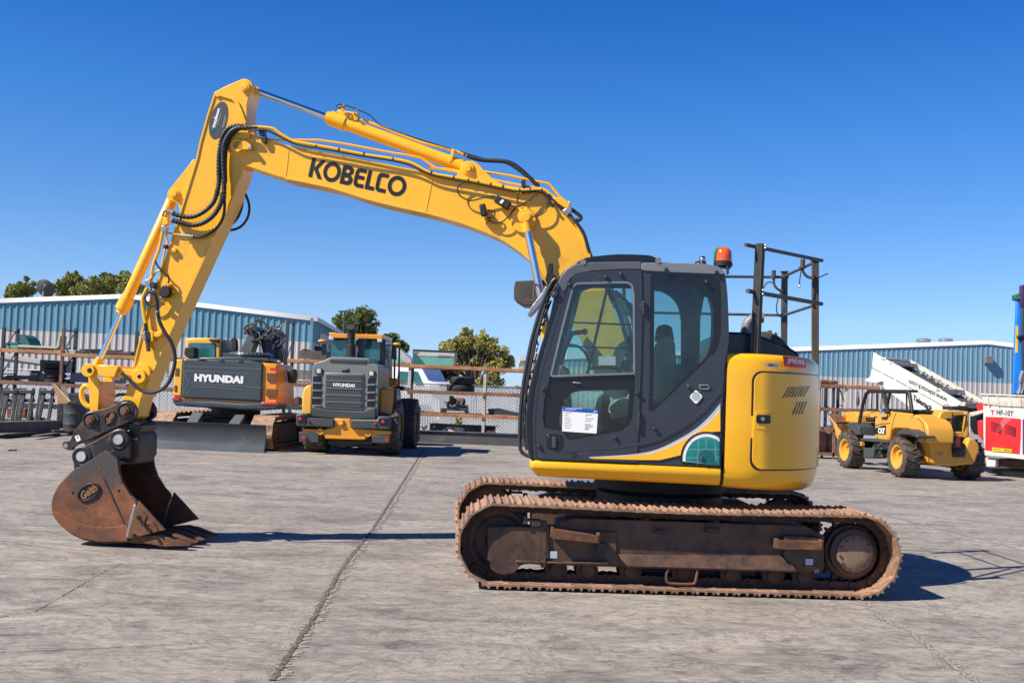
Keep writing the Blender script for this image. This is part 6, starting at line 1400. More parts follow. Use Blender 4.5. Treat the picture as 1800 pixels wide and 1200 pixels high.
for i in range(9):
    x = 140+i*9; y = 616+rs_.uniform(-2, 4)+i*.6; Y_ = 32+rs_.uniform(.05, .7); a = at(x, y, Y_); b = at(x+rs_.uniform(25, 55), y+rs_.uniform(-6, 6), Y_+.1)
    t = thing('scrap_bar', 'long thin steel bar in the scrap pile between the left rack post and the arm', 'steel bar', None, tuple(a), 0, 'scrap bars on the second left rack'); q = MB(); q.bar((0, 0, 0), b-a, .06, .05); q.build('bar', ('rack_dark', 'rack_rust', 'dark_steel')[i % 3], t)
t = simple('work_bench', 'dark flat steel plates stacked on the second left rack', 'steel plates', 205, 32.2); plq(t, [(160, 618), (232, 620), (232, 628), (160, 625)], 32.2, .1, .8, 'rack_dark', 'plates')
def tyre(name, label, px, py_b, r, w_, Y, group, mt='tyre_black'):
    a = at(px, py_b, Y); t = thing(name, label, 'tyre', None, (a.x, a.y+r, a.z), 0, group); q = MB()
    q.lathe((0, 0, 0), (0, 0, 1), [(r*.55, .02), (r*.80, 0), (r*.95, .02), (r, w_*.2), (r, w_*.8), (r*.95, w_-.02), (r*.80, w_), (r*.55, w_-.02), (r*.52, w_*.5)], 32, True); q.build('tread', mt, t); return t
tyre('tyre', 'black tyre lying flat on the lower rack beam, bottom of the pair', 808, 689, .43, .24, 33.1, 'pair of tyres on the middle rack')
tyre('tyre', 'black tyre lying flat on another tyre, top of the pair on the rack', 811, 675.5, .40, .25, 33.1, 'pair of tyres on the middle rack')
for i in range(4):
    tyre('tyre', ('worn black tyre at the bottom of the left stack', 'worn black tyre second from the bottom of the left stack', 'worn black tyre third from the bottom of the left stack', 'worn black tyre on top of the left stack under the beam')[i], 88, 673-i*8.6, .33, .145, 32.2, 'tyre stack on the left rack')
t = simple('steel_cabinet', 'black steel box standing behind the left tyre stack', 'box', 88, 32.8); plq(t, [(70, 632), (112, 634), (112, 655), (70, 652)], 32.8, .2, .9, 'black_trim', 'box_body')
t = simple('attachment', 'dark steel loader attachment lying on the left rack shelf', 'attachment', 35, 32.3)
plq(t, [(0, 664), (15, 659), (52, 660), (53, 651), (56, 651), (56, 656), (66, 655), (66, 672), (52, 672), (48, 666), (12, 667), (0, 671)], 32.3, 0, .7, 'dark_steel', 'attachment_frame')
t = simple('control_box', 'light grey boxy machine cover on the shelf behind the linkage', 'box', 140, 32.3); plq(t, [(124, 655), (152, 655), (154, 672), (122, 671)], 32.3, 0, .6, 'trim_grey', 'box_body')
t = simple('pallet', 'weathered pallet on the shelf right of the yellow link', 'pallet', 208, 32.2); plq(t, [(190, 674), (222, 676), (222, 683), (190, 681)], 32.2, 0, .8, 'wood', 'deck_boards'); plq(t, [(192, 662), (214, 662), (214, 674), (192, 673)], 32.3, .1, .6, 'trim_grey', 'load_box')
# fork frames leaning under the left rack
for i, (xa, lb) in enumerate(((2, 'black fork carriage frame, leftmost of those leaning under the left rack'), (31, 'black fork carriage frame, second from the left under the rack'), (66, 'black fork carriage frame nearest the rubbish drum'))):
    t = simple('fork_frame', lb, 'fork frame', xa+10, 29.5, 'fork frames leaning under the left rack')
    for (a, b) in (((xa+6, 684), (xa-3, 742)), ((xa+13, 684), (xa+1, 744)), ((xa+28, 684), (xa+18, 744))):
        q = MB(); A_, B_ = at(a[0], a[1], 30.1), at(b[0], b[1], 29.3); B_.z = max(B_.z, .05); q.bar(A_-t.location, B_-t.location, .09, .12); q.build('upright', 'dark_steel', t, bev=.01)
    for y in (688, 703):
        q = MB(); A_, B_ = at(xa+4, y, 29.9), at(xa+30, y+1, 29.9); q.bar(A_-t.location, B_-t.location, .07, .10); q.build('crossbar', 'dark_steel', t, bev=.01)
t = simple('toolbox', 'brown steel box on the ground behind the fork frames', 'box', 30, 30.8); plq(t, [(12, 717), (45, 718), (45, 735), (12, 734)], 30.8, 0, .5, 'rust', 'box_body')
# steel channel on the ground
def ground_beam(label, p0, p1, Y0, h, mt, name='steel_beam'):
    a = atz(*p0); b = atz(*p1); d = b-a; L_ = d.length; t = thing(name, label, 'steel beam', None, (a.x, a.y, 0), atan2(d.y, d.x), 'steel beams lying along the racks')
    q = MB(); q.box(0, L_, 0, .02, .02, h-.02); q.box(0, L_, -.05, .30, 0, .02); q.box(0, L_, -.05, .30, h-.02, h); q.build('beam', mt, t, bev=.004); return t
ground_beam('dark grey steel channel on the ground left of the rubbish drum', (-30, 770), (105, 764), 29, .38, 'beam_steel')
ground_beam('long dark steel beam on the ground below the middle racks', (728, 777), (935, 785), 33, .36, 'beam_steel')
t = ground_beam('shorter dark beam stacked behind the long ground beam', (755, 771), (870, 777), 33, .50, 'rack_dark')
for i, (x0_, y0_, x1_, y1_) in enumerate(((20, 768, 100, 758), (60, 772, 140, 760), (0, 771, 60, 766), (90, 766, 150, 764))):
    a, b = atz(x0_, y0_), atz(x1_, y1_); t = thing('timber_board', ('weathered tan board lying left of the drum, in front of the channel', 'grey board crossing the ground just left of the drum', 'tan board lying at the left edge under the steel channel', 'short grey board lying right beside the base of the drum')[i], 'board', None, (a.x, a.y, 0), 0, 'loose boards by the drum'); q = MB(); q.bar(Vector((0, 0, .05+i*.03)), b-a+Vector((0, 0, .05+i*.03)), .14, .03); q.build('board', ('wood', 'wood_grey')[i % 2], t)
# rubbish drum with cardboard
a = atz(122, 763); t = thing('rubbish_drum', 'dark grey drum filled with cardboard beside the bucket linkage', 'drum', None, (a.x, a.y+.3, 0)); k = 28/FPX
r_ = 19.5*a.y/FPX; h_ = 53*a.y/FPX; q = MB(); q.lathe((0, 0, 0), (0, 0, 1), [(r_*.93, 0), (r_*.95, h_*.3), (r_*.99, h_*.33), (r_*.96, h_*.36), (r_*.97, h_*.65), (r_*1.0, h_*.68), (r_*.97, h_*.71), (r_, h_-.03), (r_+.02, h_), (r_*.9, h_), (r_*.88, h_*.5)], 32); q.build('drum', 'hood_dark', t)
for nm, pts, mt, c in (('cardboard_sheet', [(91, 674), (96, 676), (122, 704), (118, 709), (104, 709)], 'cardboard', .1), ('cardboard_sheet', [(106, 678), (116, 680), (124, 709), (112, 709)], 'wood', .25), ('cardboard_sheet', [(94, 674), (97, 675), (124, 704), (122, 707)], 'rack_white', -.02)):
    Yd = a.y+.3; t2 = thing(nm, {'cardboard': 'brown cardboard sheet sticking out of the drum', 'wood': 'tan cardboard piece standing at the back of the drum', 'rack_white': 'long pale board edge poking from the drum'}[mt], 'cardboard', None, (X(108, Yd), Yd+c, .7)); q = MB()
    q.prism([(at(x, y, Yd+c).x-t2.location.x, at(x, y, Yd+c).z-.7) for x, y in pts], 0, .02); q.build('sheet', mt, t2, flat=True)
# dark clutter behind the drum
t = simple('machine_attachment', 'black hydraulic attachment behind the rubbish drum', 'attachment', 150, 30.5); plq(t, [(100, 716), (108, 700), (120, 690), (160, 700), (168, 712), (200, 705), (215, 720), (230, 745), (140, 755), (100, 752)], 30.5, 0, .9, 'dark_steel', 'attachment_body')
# crates
for lb, pts, Y_, nm, cat, mt in (('grey wooden crate on the top beam left of the wheel loader', [(525, 616), (574, 619), (574, 633), (525, 630)], 33.0, 'crate', 'crate', 'wood_grey'), ('grey slatted crate on the middle shelf left of the wheel loader', [(526, 650), (556, 651), (550, 668), (524, 666)], 33.0, 'crate', 'crate', 'wood_grey')):
    t = simple(nm, lb, cat, (pts[0][0]+pts[1][0])/2, Y_, 'grey crates on the rack behind the loader')
    x0c, x1c = pts[3][0], pts[2][0]; y0c, y1c = pts[0][1], pts[3][1]; n_ = 4
    for i in range(n_):
        ya = y0c+(y1c-y0c)*i/n_; yb = ya+(y1c-y0c)/n_*.8; plq(t, [(x0c, ya), (x1c, ya+1.5), (x1c, yb+1.5), (x0c, yb)], Y_, 0, .7, mt, 'slat', .004)
t = simple('crate_load', 'dark rusty scrap filling the top of the upper grey crate', 'scrap', 550, 33.2); plq(t, [(528, 616), (533, 613), (541, 614), (545, 616), (552, 615), (556, 618)], 33.2, .1, .5, 'rust', 'scrap')
t = simple('pallet', 'wooden pallet under the slatted crate on the middle shelf', 'pallet', 535, 33.0); plq(t, [(515, 668), (552, 669), (552, 673), (515, 672)], 33, -.1, .7, 'wood', 'deck_boards')
t = simple('tool_case', 'black rounded machine parts beside the crate on the middle shelf', 'machine part', 508, 33.0); plq(t, [(501, 650), (516, 648), (518, 656), (516, 660), (518, 670), (514, 675), (502, 674)], 33.1, 0, .6, 'black_rubber', 'casing', .03)
t = simple('trolley', 'small dark machine part on the shelf left of the loader wheel', 'machine part', 520, 33.0); plq(t, [(503, 708), (512, 706), (520, 697), (527, 700), (527, 712), (505, 713)], 33.1, 0, .5, 'rust', 'casing', .02)
t = simple('steel_skip', 'turquoise and white steel box with rust on top of the middle rack', 'skip', 765, 33.1)
plq(t, [(726, 615), (801, 618), (800, 643), (726, 641)], 33.1, .0, .9, 'skip_green' if 'skip_green' in MT else 'sea_green', 'skip_body')
plq(t, [(725.5, 613.5), (802, 617), (802, 619), (725.5, 615.5)], 33.1, -.03, .93, 'rack_dark', 'top_rim', .004)
plq(t, [(728, 617), (799, 620), (799, 627), (728, 625)], 33.1, -.012, .0, 'white_paint', 'white_band', .002); plq(t, [(725.5, 616), (727.5, 616), (748, 641), (725.5, 641)], 33.1, -.014, .0, 'sea_green_dark', 'end_panel', .002)
for (x0_, y0_, x1_, y1_) in ((728, 617, 736, 621), (795, 625, 799, 641), (770, 624, 792, 626.5)): plq(t, [(x0_, y0_), (x1_, y0_+.5), (x1_, y1_+.5), (x0_, y1_)], 33.1, -.018, -.010, 'rack_orange', 'rust_patch', .0)
t = simple('engine_unit', 'black engine unit on the lower shelf of the middle rack', 'engine', 800, 33.1)
plq(t, [(796, 699), (817, 700), (818, 711), (796, 711)], 33.1, 0, .5, 'rust', 'tank', .06); plq(t, [(783, 706), (790, 705), (790, 695), (797, 696), (800, 710), (822, 711), (823, 718), (786, 717)], 33.1, -.05, .4, 'black_trim', 'frame'); plq(t, [(774, 717), (823, 719), (823, 727), (817, 727), (816, 722), (784, 721), (783, 726), (774, 725)], 33.1, -.06, .5, 'dark_steel', 'skid', .01)
q = MB()
for i in range(8): a_ = at(786+i*4.5, 712+rs_.uniform(-3, 3), 33.0); q.bar(a_-t.location, a_-t.location+Vector((rs_.uniform(-.1, .1), -.02, rs_.uniform(-.12, .12))), .04)
q.build('fittings', 'steel', t)
t = simple('ramp_plate', 'dark steel ramp plate on the lower shelf beside the cab', 'ramp', 885, 33.1); plq(t, [(857, 719), (876, 718), (895, 722), (912, 726), (912, 730), (860, 728)], 33.1, 0, .7, 'rack_dark', 'plate', .01); plq(t, [(857, 727), (905, 730), (905, 733), (857, 731)], 33.1, 0, .6, 'wood', 'pallet_board', .004)
t = simple('steel_plate', 'rusty brown plate leaning on the ground beam by the cab', 'steel plate', 870, 33.2); plq(t, [(852, 766), (857, 757), (890, 764), (885, 769)], 33.2, 0, .15, 'rack_rust', 'plate', .005)
t = simple('scrap_heap', 'pale broken timber heap at the left end of the ground beam', 'scrap', 752, 33.3)
for i in range(9): a_ = at(742+rs_.uniform(0, 22), 762+rs_.uniform(-8, 4), 33.4); q = MB(); q.bar(a_-t.location, a_-t.location+Vector((rs_.uniform(-.3, .3), .05, rs_.uniform(-.12, .12))), .09, .05); q.build('timber', ('wood', 'rust', 'cardboard')[i % 3], t)
q_t = thing('cable', 'thin pale cable trailing over the long ground beam', 'cable', None, tuple(atz(820, 784))); q = MB(); L0 = Vector(q_t.location); q.tube([at(788, 756, 32.8)-L0, at(800, 759, 32.7)-L0, at(813, 766, 32.6)-L0, at(835, 768, 32.5)-L0, at(848, 774, 32.3)-L0, at(851, 781, 32.2)-L0], .022, 6, 3); q.build('cable', 'rack_white', q_t)
for i, (pts, lb) in enumerate((([(1440, 669), (1448, 667), (1456, 668), (1458, 675), (1440, 674)], 'rusty scrap lump on top of the right rack beside the tail'), ([(1459, 668), (1472, 669), (1474, 675), (1459, 675)], 'dark coiled scrap on top of the right rack by the white post'))):
    t = simple('scrap_coil', lb, 'scrap', pts[0][0]+6, 36.1, 'scrap on the right rack'); plq(t, pts, 36.1, 0, .5, 'rust', 'coil', .04)
for i, lb in enumerate(('rusty steel stillage on the ground nearest the excavator tail', 'low rusty steel stillage beside the telehandler front wheel')):
    p_ = (1447, 1463)[i]; a = atz(p_, 806); t = thing('stillage', lb, 'stillage', None, (a.x, a.y, 0), 0, 'stillages by the right rack'); q = MB(); q.box(-.35, .35, 0, .6, .10, .18); q.box(-.33, -.27, 0, .06, 0, 1.4 if i == 0 else .9); q.box(.27, .33, 0, .06, 0, 1.4 if i == 0 else .9); q.box(-.33, .33, 0, .05, .8, .85); q.build('frame', 'rack_rust', t); 
    q = MB(); q.cyl((0, .3, .18), (0, .3, .85), .14, n=14); q.build('spindle', 'rack_rust', t)
t = thing('pebble_litter', 'small dark scraps of litter at the far left edge of the concrete', 'litter', None, tuple(atz(4, 792)))
for i in range(6): q = MB(); q.ball((rs_.uniform(-.2, .25), rs_.uniform(-.1, .1), .02), rs_.uniform(.02, .05), 6, 1.4, 1, .6); q.build('scrap', 'rack_dark', t)
# low pale building and hills beyond the fence
t = thing('shed', 'low white roofs far beyond the fence behind the tyres', 'building', None, (X(880, 90), 90, 0)); q = MB(); q.box(-4, 6, 0, 10, 0, Z(880, 681, 90)); q.build('wall', 'white_paint', t); q = MB(); q.box(-4.2, 6.2, -.2, 10.2, Z(880, 681, 90), Z(880, 679, 90)); q.build('roof', 'roof_white', t)
t = thing('flatbed_trailer', 'grey and white ribbed trailer side seen low behind the left rack', 'trailer', None, (X(40, 34), 34, 0)); plq_ = plq(t, [(-20, 616), (75, 633), (75, 643), (-20, 632)], 34, 0, .2, 'wall_pale', 'side_panel', .01); plq(t, [(-20, 626), (75, 640), (75, 642), (-20, 628)], 34, -.03, 0, 'rack_dark', 'side_rail', .004)

# ---- white truck behind the middle rack
tf = Fr(X(720, 40), 40, R(-18)); t = thing('truck', 'white truck cab with tinted windows behind the middle rack', 'truck', tf)
ck = MB(); ck.prism(tf.LL([(672, 690), (676, 646), (684, 643), (740, 645), (752, 668), (768, 676), (773, 690), (775, 740), (672, 740)]), 0, 1.9); ck.build('cab_body', 'white', t, bev=.06, seg=3)
ck = MB(); ck.prism(tf.LL(rpoly([(700, 652), (718, 653), (717, 678), (697, 676)], 2)), -.012, .02); ck.build('side_window', 'teal_glass', t)
ck = MB(); ck.prism(tf.LL([(726, 652), (735, 653), (746, 678), (733, 680), (726, 668)]), -.012, .02); ck.build('windscreen', 'teal_glass', t)
ck = MB(); ck.prism(tf.LL([(758, 672), (777, 674), (777, 690), (756, 690)]), -.2, 1.0); ck.build('bonnet', 'white_paint', t, bev=.04)
for c_ in (.0, 1.6): ck = MB(); a = tf.P(745, 725, c_); ck.cyl((a.x, c_, .5), (a.x, c_+.3, .5), .5, n=24); ck.build('wheel', 'tyre_black', t)
tb = thing('tipper_body', 'blue-grey ribbed truck body slanting behind the loader mirror', 'truck body', None, (X(700, 44), 44, 0))
q = MB(); q.prism([(at(x, y, 44).x-tb.location.x, at(x, y, 44).z) for x, y in [(696, 612), (700, 612), (724, 632), (724, 700), (690, 700), (690, 640)]], 0, 2); q.build('body', 'wall_pale', tb, bev=.03)
q = MB(); q.prism([(at(x, y, 43.8).x-tb.location.x, at(x, y, 43.8).z) for x, y in [(672, 630), (696, 626), (712, 636), (712, 641), (672, 641)]], -.3, .3); q.build('tarpaulin', 'sea_green', tb, bev=.03)

# ---- more odds and ends on the shelves
rk = random.Random(55)
CL = [(20, 671, 32.2, 26, 8, 'dark_steel', 'machine part', 'low black machine part on the lower shelf at the far left edge'), (118, 676, 32.2, 16, 12, 'rack_dark', 'machine part', 'dark machine part on the lower shelf just right of the rusty post'),
      (175, 681, 32.2, 22, 7, 'wood', 'timber', 'short stack of timber on the lower shelf behind the yellow link'), (262, 681, 32.2, 30, 20, 'black_rubber', 'hose pile', 'tangle of black hoses on the shelf between arm and dozer excavator'),
      (285, 634, 32.2, 34, 6, 'wood_grey', 'timber', 'flat grey timber on the top beam left of the dozer excavator cab'), (60, 742, 31.0, 34, 14, 'rust', 'machine part', 'brown machine part low on the ground behind the fork frames'),
      (195, 745, 31.0, 40, 16, 'black_rubber', 'machine part', 'black machine parts on the ground behind the bucket linkage'), (268, 735, 31.5, 40, 10, 'rack_dark', 'machine part', 'dark parts on the ground left of the dozer excavator track'),
      (590, 681, 33.1, 20, 10, 'rack_dark', 'machine part', 'dark part on the middle shelf just left of the loader mirror'), (740, 727, 33.1, 18, 7, 'rack_dark', 'machine part', 'small dark part on the lower shelf beside the orange and white post'),
      (705, 641, 33.1, 26, 6, 'wood', 'pallet', 'pale pallet on the top beam just right of the loader mirrors'), (838, 771, 33.0, 30, 8, 'rack_rust', 'scrap', 'rusty scrap behind the long ground beam left of the white post'), (1455, 722, 36.1, 26, 9, 'rack_dark', 'machine part', 'dark scrap on the middle shelf of the rack beside the tail')]
for px, yb, Y_, w_, h_, mt, cat, lb in CL:
    t = simple(cat.replace(' ', '_'), lb, cat, px, Y_)
    for k in range(6):
        x = px-w_/2+rk.random()*w_*.75; hh = h_*rk.uniform(.35, 1); ww = w_*rk.uniform(.15, .45); c0 = rk.uniform(0, .5)
        q = MB(); P4 = [(x, yb), (x+ww, yb+.3), (x+ww*rk.uniform(.7, 1.1), yb-hh), (x+ww*rk.uniform(0, .3), yb-hh*rk.uniform(.7, 1))]
        q.prism([(at(a_, b_, Y_+c0).x-t.location.x, at(a_, b_, Y_+c0).z) for a_, b_ in P4], c0, c0+rk.uniform(.1, .3)); q.build('piece', mt if k % 3 else ('rust', 'steel', 'dark_steel')[k//3], t, bev=.01)
# ================================================================== DOZER-BLADE EXCAVATOR (rear view)
Z3 = lambda p: zm(p, 230, 560, 4.8)
A, B = atz(251, 787), atz(465, 796); d = B-A
H = Fr((A.x+B.x)/2, (A.y+B.y)/2, atan2(d.y, d.x))
hx_ = thing('excavator', 'dark grey and orange excavator seen from behind with a wide dozer blade lowered', 'excavator', H)
def part(fr, par, name, pts, c0, c1, mt, bev=.01, conv=Z3, pc=None, seg=2, r=0, hide=None):
    q = MB(); P_ = conv(pts); P_ = rpoly(P_, r) if r else P_; q.prism(fr.LL(P_, c0 if pc is None else pc), c0, c1); return q.build(name, mt, par, bev=bev, seg=seg)
defm('hx_orange', (.72, .25, .012), .35, var=.05, coat=.3); defm('hx_yellow', (.80, .42, .05), .35, var=.05, coat=.3); defm('hx_grey', (.045, .056, .066), .35, var=.08, coat=.25); defm('hx_light', (.11, .125, .135), .4, var=.08)
defm('vent_brown', (.14, .045, .012), .6, var=.2); defm('blade_grey', (.045, .05, .056), .5, var=.2, dirt=(.11, .105, .10), da=.1, ds=2)
# blade: curved plate
wl_, wr_ = H.L(252, 770, 0)[0], H.L(466, 770, 0)[0]; zt_ = (H.L(252, 737, 0)[1]+H.L(466, 748, 0)[1])/2
q = MB(); pr = [(-.04, .02), (.02, .12), (.05, .25), (.05, .45), (.0, zt_-.03), (-.03, zt_), (.04, zt_), (.10, .45), (.10, .22), (.06, .08), (.02, .0)]; q.prism(pr, wl_, wr_, axis='x'); bd = q.build('dozer_blade', 'blade_grey', hx_, bev=.006)
q = MB(); q.prism([(-.055, .0), (.01, .17), (.025, .17), (-.02, 0)], wl_, wr_, axis='x'); q.build('cutting_edge', 'hx_grey', bd, bev=.003)
for xs_ in (((510, 785), (605, 788), (560, 862), (470, 857)), ((870, 808), (955, 810), (915, 882), (820, 877))):
    a0, a1 = H.L(*Z3([xs_[3]])[0], .1), H.L(*Z3([xs_[2]])[0], .1); b0, b1 = H.L(*Z3([xs_[0]])[0], .9), H.L(*Z3([xs_[1]])[0], .9)
    q = MB(); zz_ = a0[1]; q.add([(a0[0], .08, zt_-.02), (a1[0], .08, zt_-.02), (b1[0], 1.0, b1[1]), (b0[0], 1.0, b0[1]), (a0[0], .08, zt_-.25), (a1[0], .08, zt_-.25), (b1[0], 1.0, b1[1]-.2), (b0[0], 1.0, b0[1]-.2)], [(0, 1, 2, 3), (7, 6, 5, 4), (0, 4, 5, 1), (1, 5, 6, 2), (2, 6, 7, 3), (3, 7, 4, 0)]); q.build('blade_arm', 'hx_light', hx_, bev=.015)
# tracks
def crawler(par, x0_, x1_, y0_, y1_, h, mtb='rust_shoe', n=26):
    r = h/2; pts = []; N = 60; L_ = y1_-y0_-2*r; tot = 2*L_+2*pi*r; m = n*4
    for i in range(m):
        s_ = tot*i/m; 
        if s_ < L_: p = (y0_+r+s_, 0); nrm = (0, -1)
        elif s_ < L_+pi*r: t_ = (s_-L_)/r; p = (y1_-r+r*sin(t_), r-r*cos(t_)); nrm = (sin(t_), -cos(t_))
        elif s_ < 2*L_+pi*r: p = (y1_-r-(s_-L_-pi*r), h); nrm = (0, 1)
        else: t_ = (s_-2*L_-pi*r)/r; p = (y0_+r-r*sin(t_), r+r*cos(t_)); nrm = (-sin(t_), cos(t_))
        k = (0, .0, -.03, -.03)[i % 4]; pts.append((p[0]+nrm[0]*k, p[1]+nrm[1]*k))
    inner = [(y0_+r+(L_ if 0 else 0)+a, b) for a, b in []]
    hole = [(y0_+r+L_*0-(r-.12)*sin(R(a)), r+(r-.12)*cos(R(a))) for a in range(0, 181, 20)]+[(y1_-r+(r-.12)*sin(R(a)), r-(r-.12)*cos(R(a))) for a in range(0, 181, 20)]
    q = MB(); q.prism(pts, x0_, x1_, holes=[hole], axis='x'); o = q.build('track', mtb, par, flat=True)
    rr_ = r-.045; sp_ = [(y0_+r-rr_*sin(R(a)), r+rr_*cos(R(a))) for a in range(0, 181, 15)]+[(y1_-r+rr_*sin(R(a)), r-rr_*cos(R(a))) for a in range(0, 181, 15)]
    for xx in (x0_-.012, x1_-.004): q = MB(); q.prism(sp_, xx, xx+.016, holes=[hole], axis='x'); q.build('chain_side', 'track_dark', par, flat=True)
    q = MB(); q.prism([(y0_+.25, .15), (y1_-.25, .15), (y1_-.35, h-.2), (y0_+.35, h-.2)], x0_+.12, x1_-.12, axis='x'); q.build('track_frame', 'frame_dark', par, bev=.02)
    for yy in (y0_+r, y1_-r): q = MB(); q.cyl((x0_+.08, yy, r), (x1_-.08, yy, r), r-.13, n=24); q.build('track_wheel', 'frame_dark', par)
    return o
xr0, xr1 = H.L(*Z3([(945, 850)])[0], 1.2)[0], H.L(*Z3([(1195, 900)])[0], .45)[0]
crawler(hx_, xr1-.52, xr1, .42, 4.0, .84); crawler(hx_, -xr1-.0, -xr1+.52, .42, 4.0, .84)
q = MB(); q.box(-.8, .8, 1.2, 3.2, .35, .70); q.build('undercarriage', 'frame_dark', hx_, bev=.03)
q = MB(); q.lathe((0, 2.3, .7), (0, 0, 1), [(.6, 0), (.6, .3)], 28); q.build('swing_bearing', 'frame_dark', hx_)
C1 = 1.0
part(H, hx_, 'rear_body', [(372, 345), (440, 338), (1100, 368), (1238, 382), (1248, 690), (1243, 745), (1100, 762), (900, 755), (380, 722), (350, 700), (348, 660), (360, 600)], C1, C1+1.5, 'hx_orange', .07, seg=4)
part(H, hx_, 'counterweight', [(440, 338), (470, 335), (600, 338), (1000, 352), (1112, 372), (1102, 700), (430, 668), (425, 640)], C1-.06, C1+.6, 'hx_grey', .04, seg=3)
part(H, hx_, 'bumper', [(348, 662), (420, 668), (440, 688), (700, 695), (930, 712), (1240, 705), (1243, 745), (1230, 765), (1100, 774), (900, 768), (380, 735), (352, 712)], C1-.09, C1+.7, 'hx_grey', .05, seg=3)
part(H, hx_, 'body_strip', [(374, 345), (438, 340), (424, 650), (352, 650), (358, 600), (366, 480)], C1-.03, C1+.2, 'hx_yellow', .02)
for pts, mt in (([(380, 415), (406, 418), (404, 482), (370, 478)], 'vent_brown'), ([(366, 560), (388, 562), (386, 615), (364, 612)], 'vent_brown'), ([(1148, 458), (1240, 462), (1240, 524), (1146, 520)], 'vent_brown'), ([(1142, 590), (1238, 595), (1238, 652), (1140, 650)], 'vent_brown')):
    part(H, hx_, 'vent', pts, C1-.045, C1-.0, mt, .005)
for pts in ([(350, 658), (405, 662), (418, 692), (352, 688)], [(1102, 705), (1238, 708), (1238, 728), (1104, 728)]): part(H, hx_, 'tail_lamp', pts, C1-.11, C1-.05, 'red_lamp', .01)
part(H, hx_, 'sticker', [(1175, 415), (1238, 418), (1238, 435), (1176, 432)], C1-.005, C1+.01, 'red', 0)
# raised creases on the counterweight
for pts in ([(470, 441), (700, 448), (990, 465)], [(470, 441), (440, 440)], [(440, 440), (492, 540), (438, 628), (476, 628), (530, 570), (720, 578), (945, 598)], [(440, 410), (460, 402), (1100, 425)], [(505, 545), (900, 565), (1100, 585)]):
    q = MB(); v, f = stroke(H.LL(Z3(pts), C1-.06), .022); q.add([(a, C1-.066, b) for a, b in v], f); q.build('panel_crease', 'hx_light', hx_, flat=True)
q = MB(); put2d(q, text2d('HYUNDAI', .07, 0, 1.04), H.P(*Z3([(534, 528)])[0], C1-.072), H.P(*Z3([(946, 549)])[0], C1-.072), H.P(*Z3([(537, 463)])[0], C1-.072)); q.build('lettering', 'white', hx_, flat=True)
for pts in ([(565, 345), (590, 333), (625, 335), (640, 348)], [(735, 350), (745, 342), (780, 344), (785, 366)], [(895, 352), (945, 354), (945, 362), (895, 360)]): part(H, hx_, 'lifting_lug', pts, C1-.08, C1+.1, 'hx_grey', .01)
part(H, hx_, 'engine_hood', [(560, 345), (590, 325), (860, 320), (1165, 330), (1168, 362)], C1+.1, C1+1.2, 'hx_grey', .05)
# cab
C2 = 1.9
part(H, hx_, 'cab', [(462, 172), (480, 163), (620, 160), (740, 166), (752, 172), (752, 370), (462, 350)], C2, C2+1.5, 'hx_yellow', .05, seg=3)
part(H, hx_, 'rear_window', [(490, 208), (712, 212), (712, 340), (492, 335)], C2-.02, C2+.02, 'teal_glass', .01, r=3)
part(H, hx_, 'window_seal', [(484, 202), (718, 206), (718, 346), (486, 340)], C2-.012, C2+.01, 'black_trim', .01, r=4)
x_c = H.L(*Z3([(756, 250)])[0], C2)[0]; q = MB(); q.prism([(C2+.12, 1.75), (C2+1.35, 1.75), (C2+1.35, 2.55), (C2+.12, 2.6)], x_c, x_c+.02, axis='x'); q.build('side_window', 'teal_glass', hx_, bev=.01)
part(H, hx_, 'exhaust_pipe', [(838, 175), (850, 158), (872, 160), (893, 185), (895, 270), (850, 275), (848, 215)], C1+.5, C1+.65, 'black_rubber', .04)
q = MB(); a = H.P(*Z3([(1015, 290)])[0], C1+.6); q.lathe((a.x, a.y, a.z-.25), (0, 0, 1), [(.50, -.2), (.50, .16), (.53, .2), (.50, .25), (.1, .26)], 28); q.build('air_cleaner', 'hx_grey', hx_)
q = MB()
for i in range(17): t_ = R(188+i*10); p = Vector((a.x+.515*cos(t_), a.y+.515*sin(t_), a.z-.06)); q.bar(p, p+Vector((0, 0, .05)), .022)
for i in range(15): x = a.x-.45+i*.064; yy = sqrt(max(0, .46**2-(x-a.x)**2)); q.bar((x, a.y-yy, a.z+.012), (x, a.y+yy*.2, a.z+.012), .02)
q.build('grille', 'trim_grey', hx_)
part(H, hx_, 'rear_camera', [(455, 240), (500, 235), (540, 245), (540, 330), (470, 330), (445, 300)], C1+.3, C1+.6, 'black_rubber', .03)
part(H, hx_, 'side_mirror', [(1315, 425), (1380, 430), (1385, 480), (1370, 545), (1320, 540)], C1+.6, C1+.9, 'black_rubber', .04)
part(H, hx_, 'beacon', [(1232, 352), (1260, 354), (1260, 376), (1232, 374)], C1+.6, C1+.75, 'cat_yellow', .03)
part(H, hx_, 'handrail_box', [(655, 170), (740, 172), (742, 205), (700, 195), (660, 190)], C2-.08, C2+.0, 'black_rubber', .02)
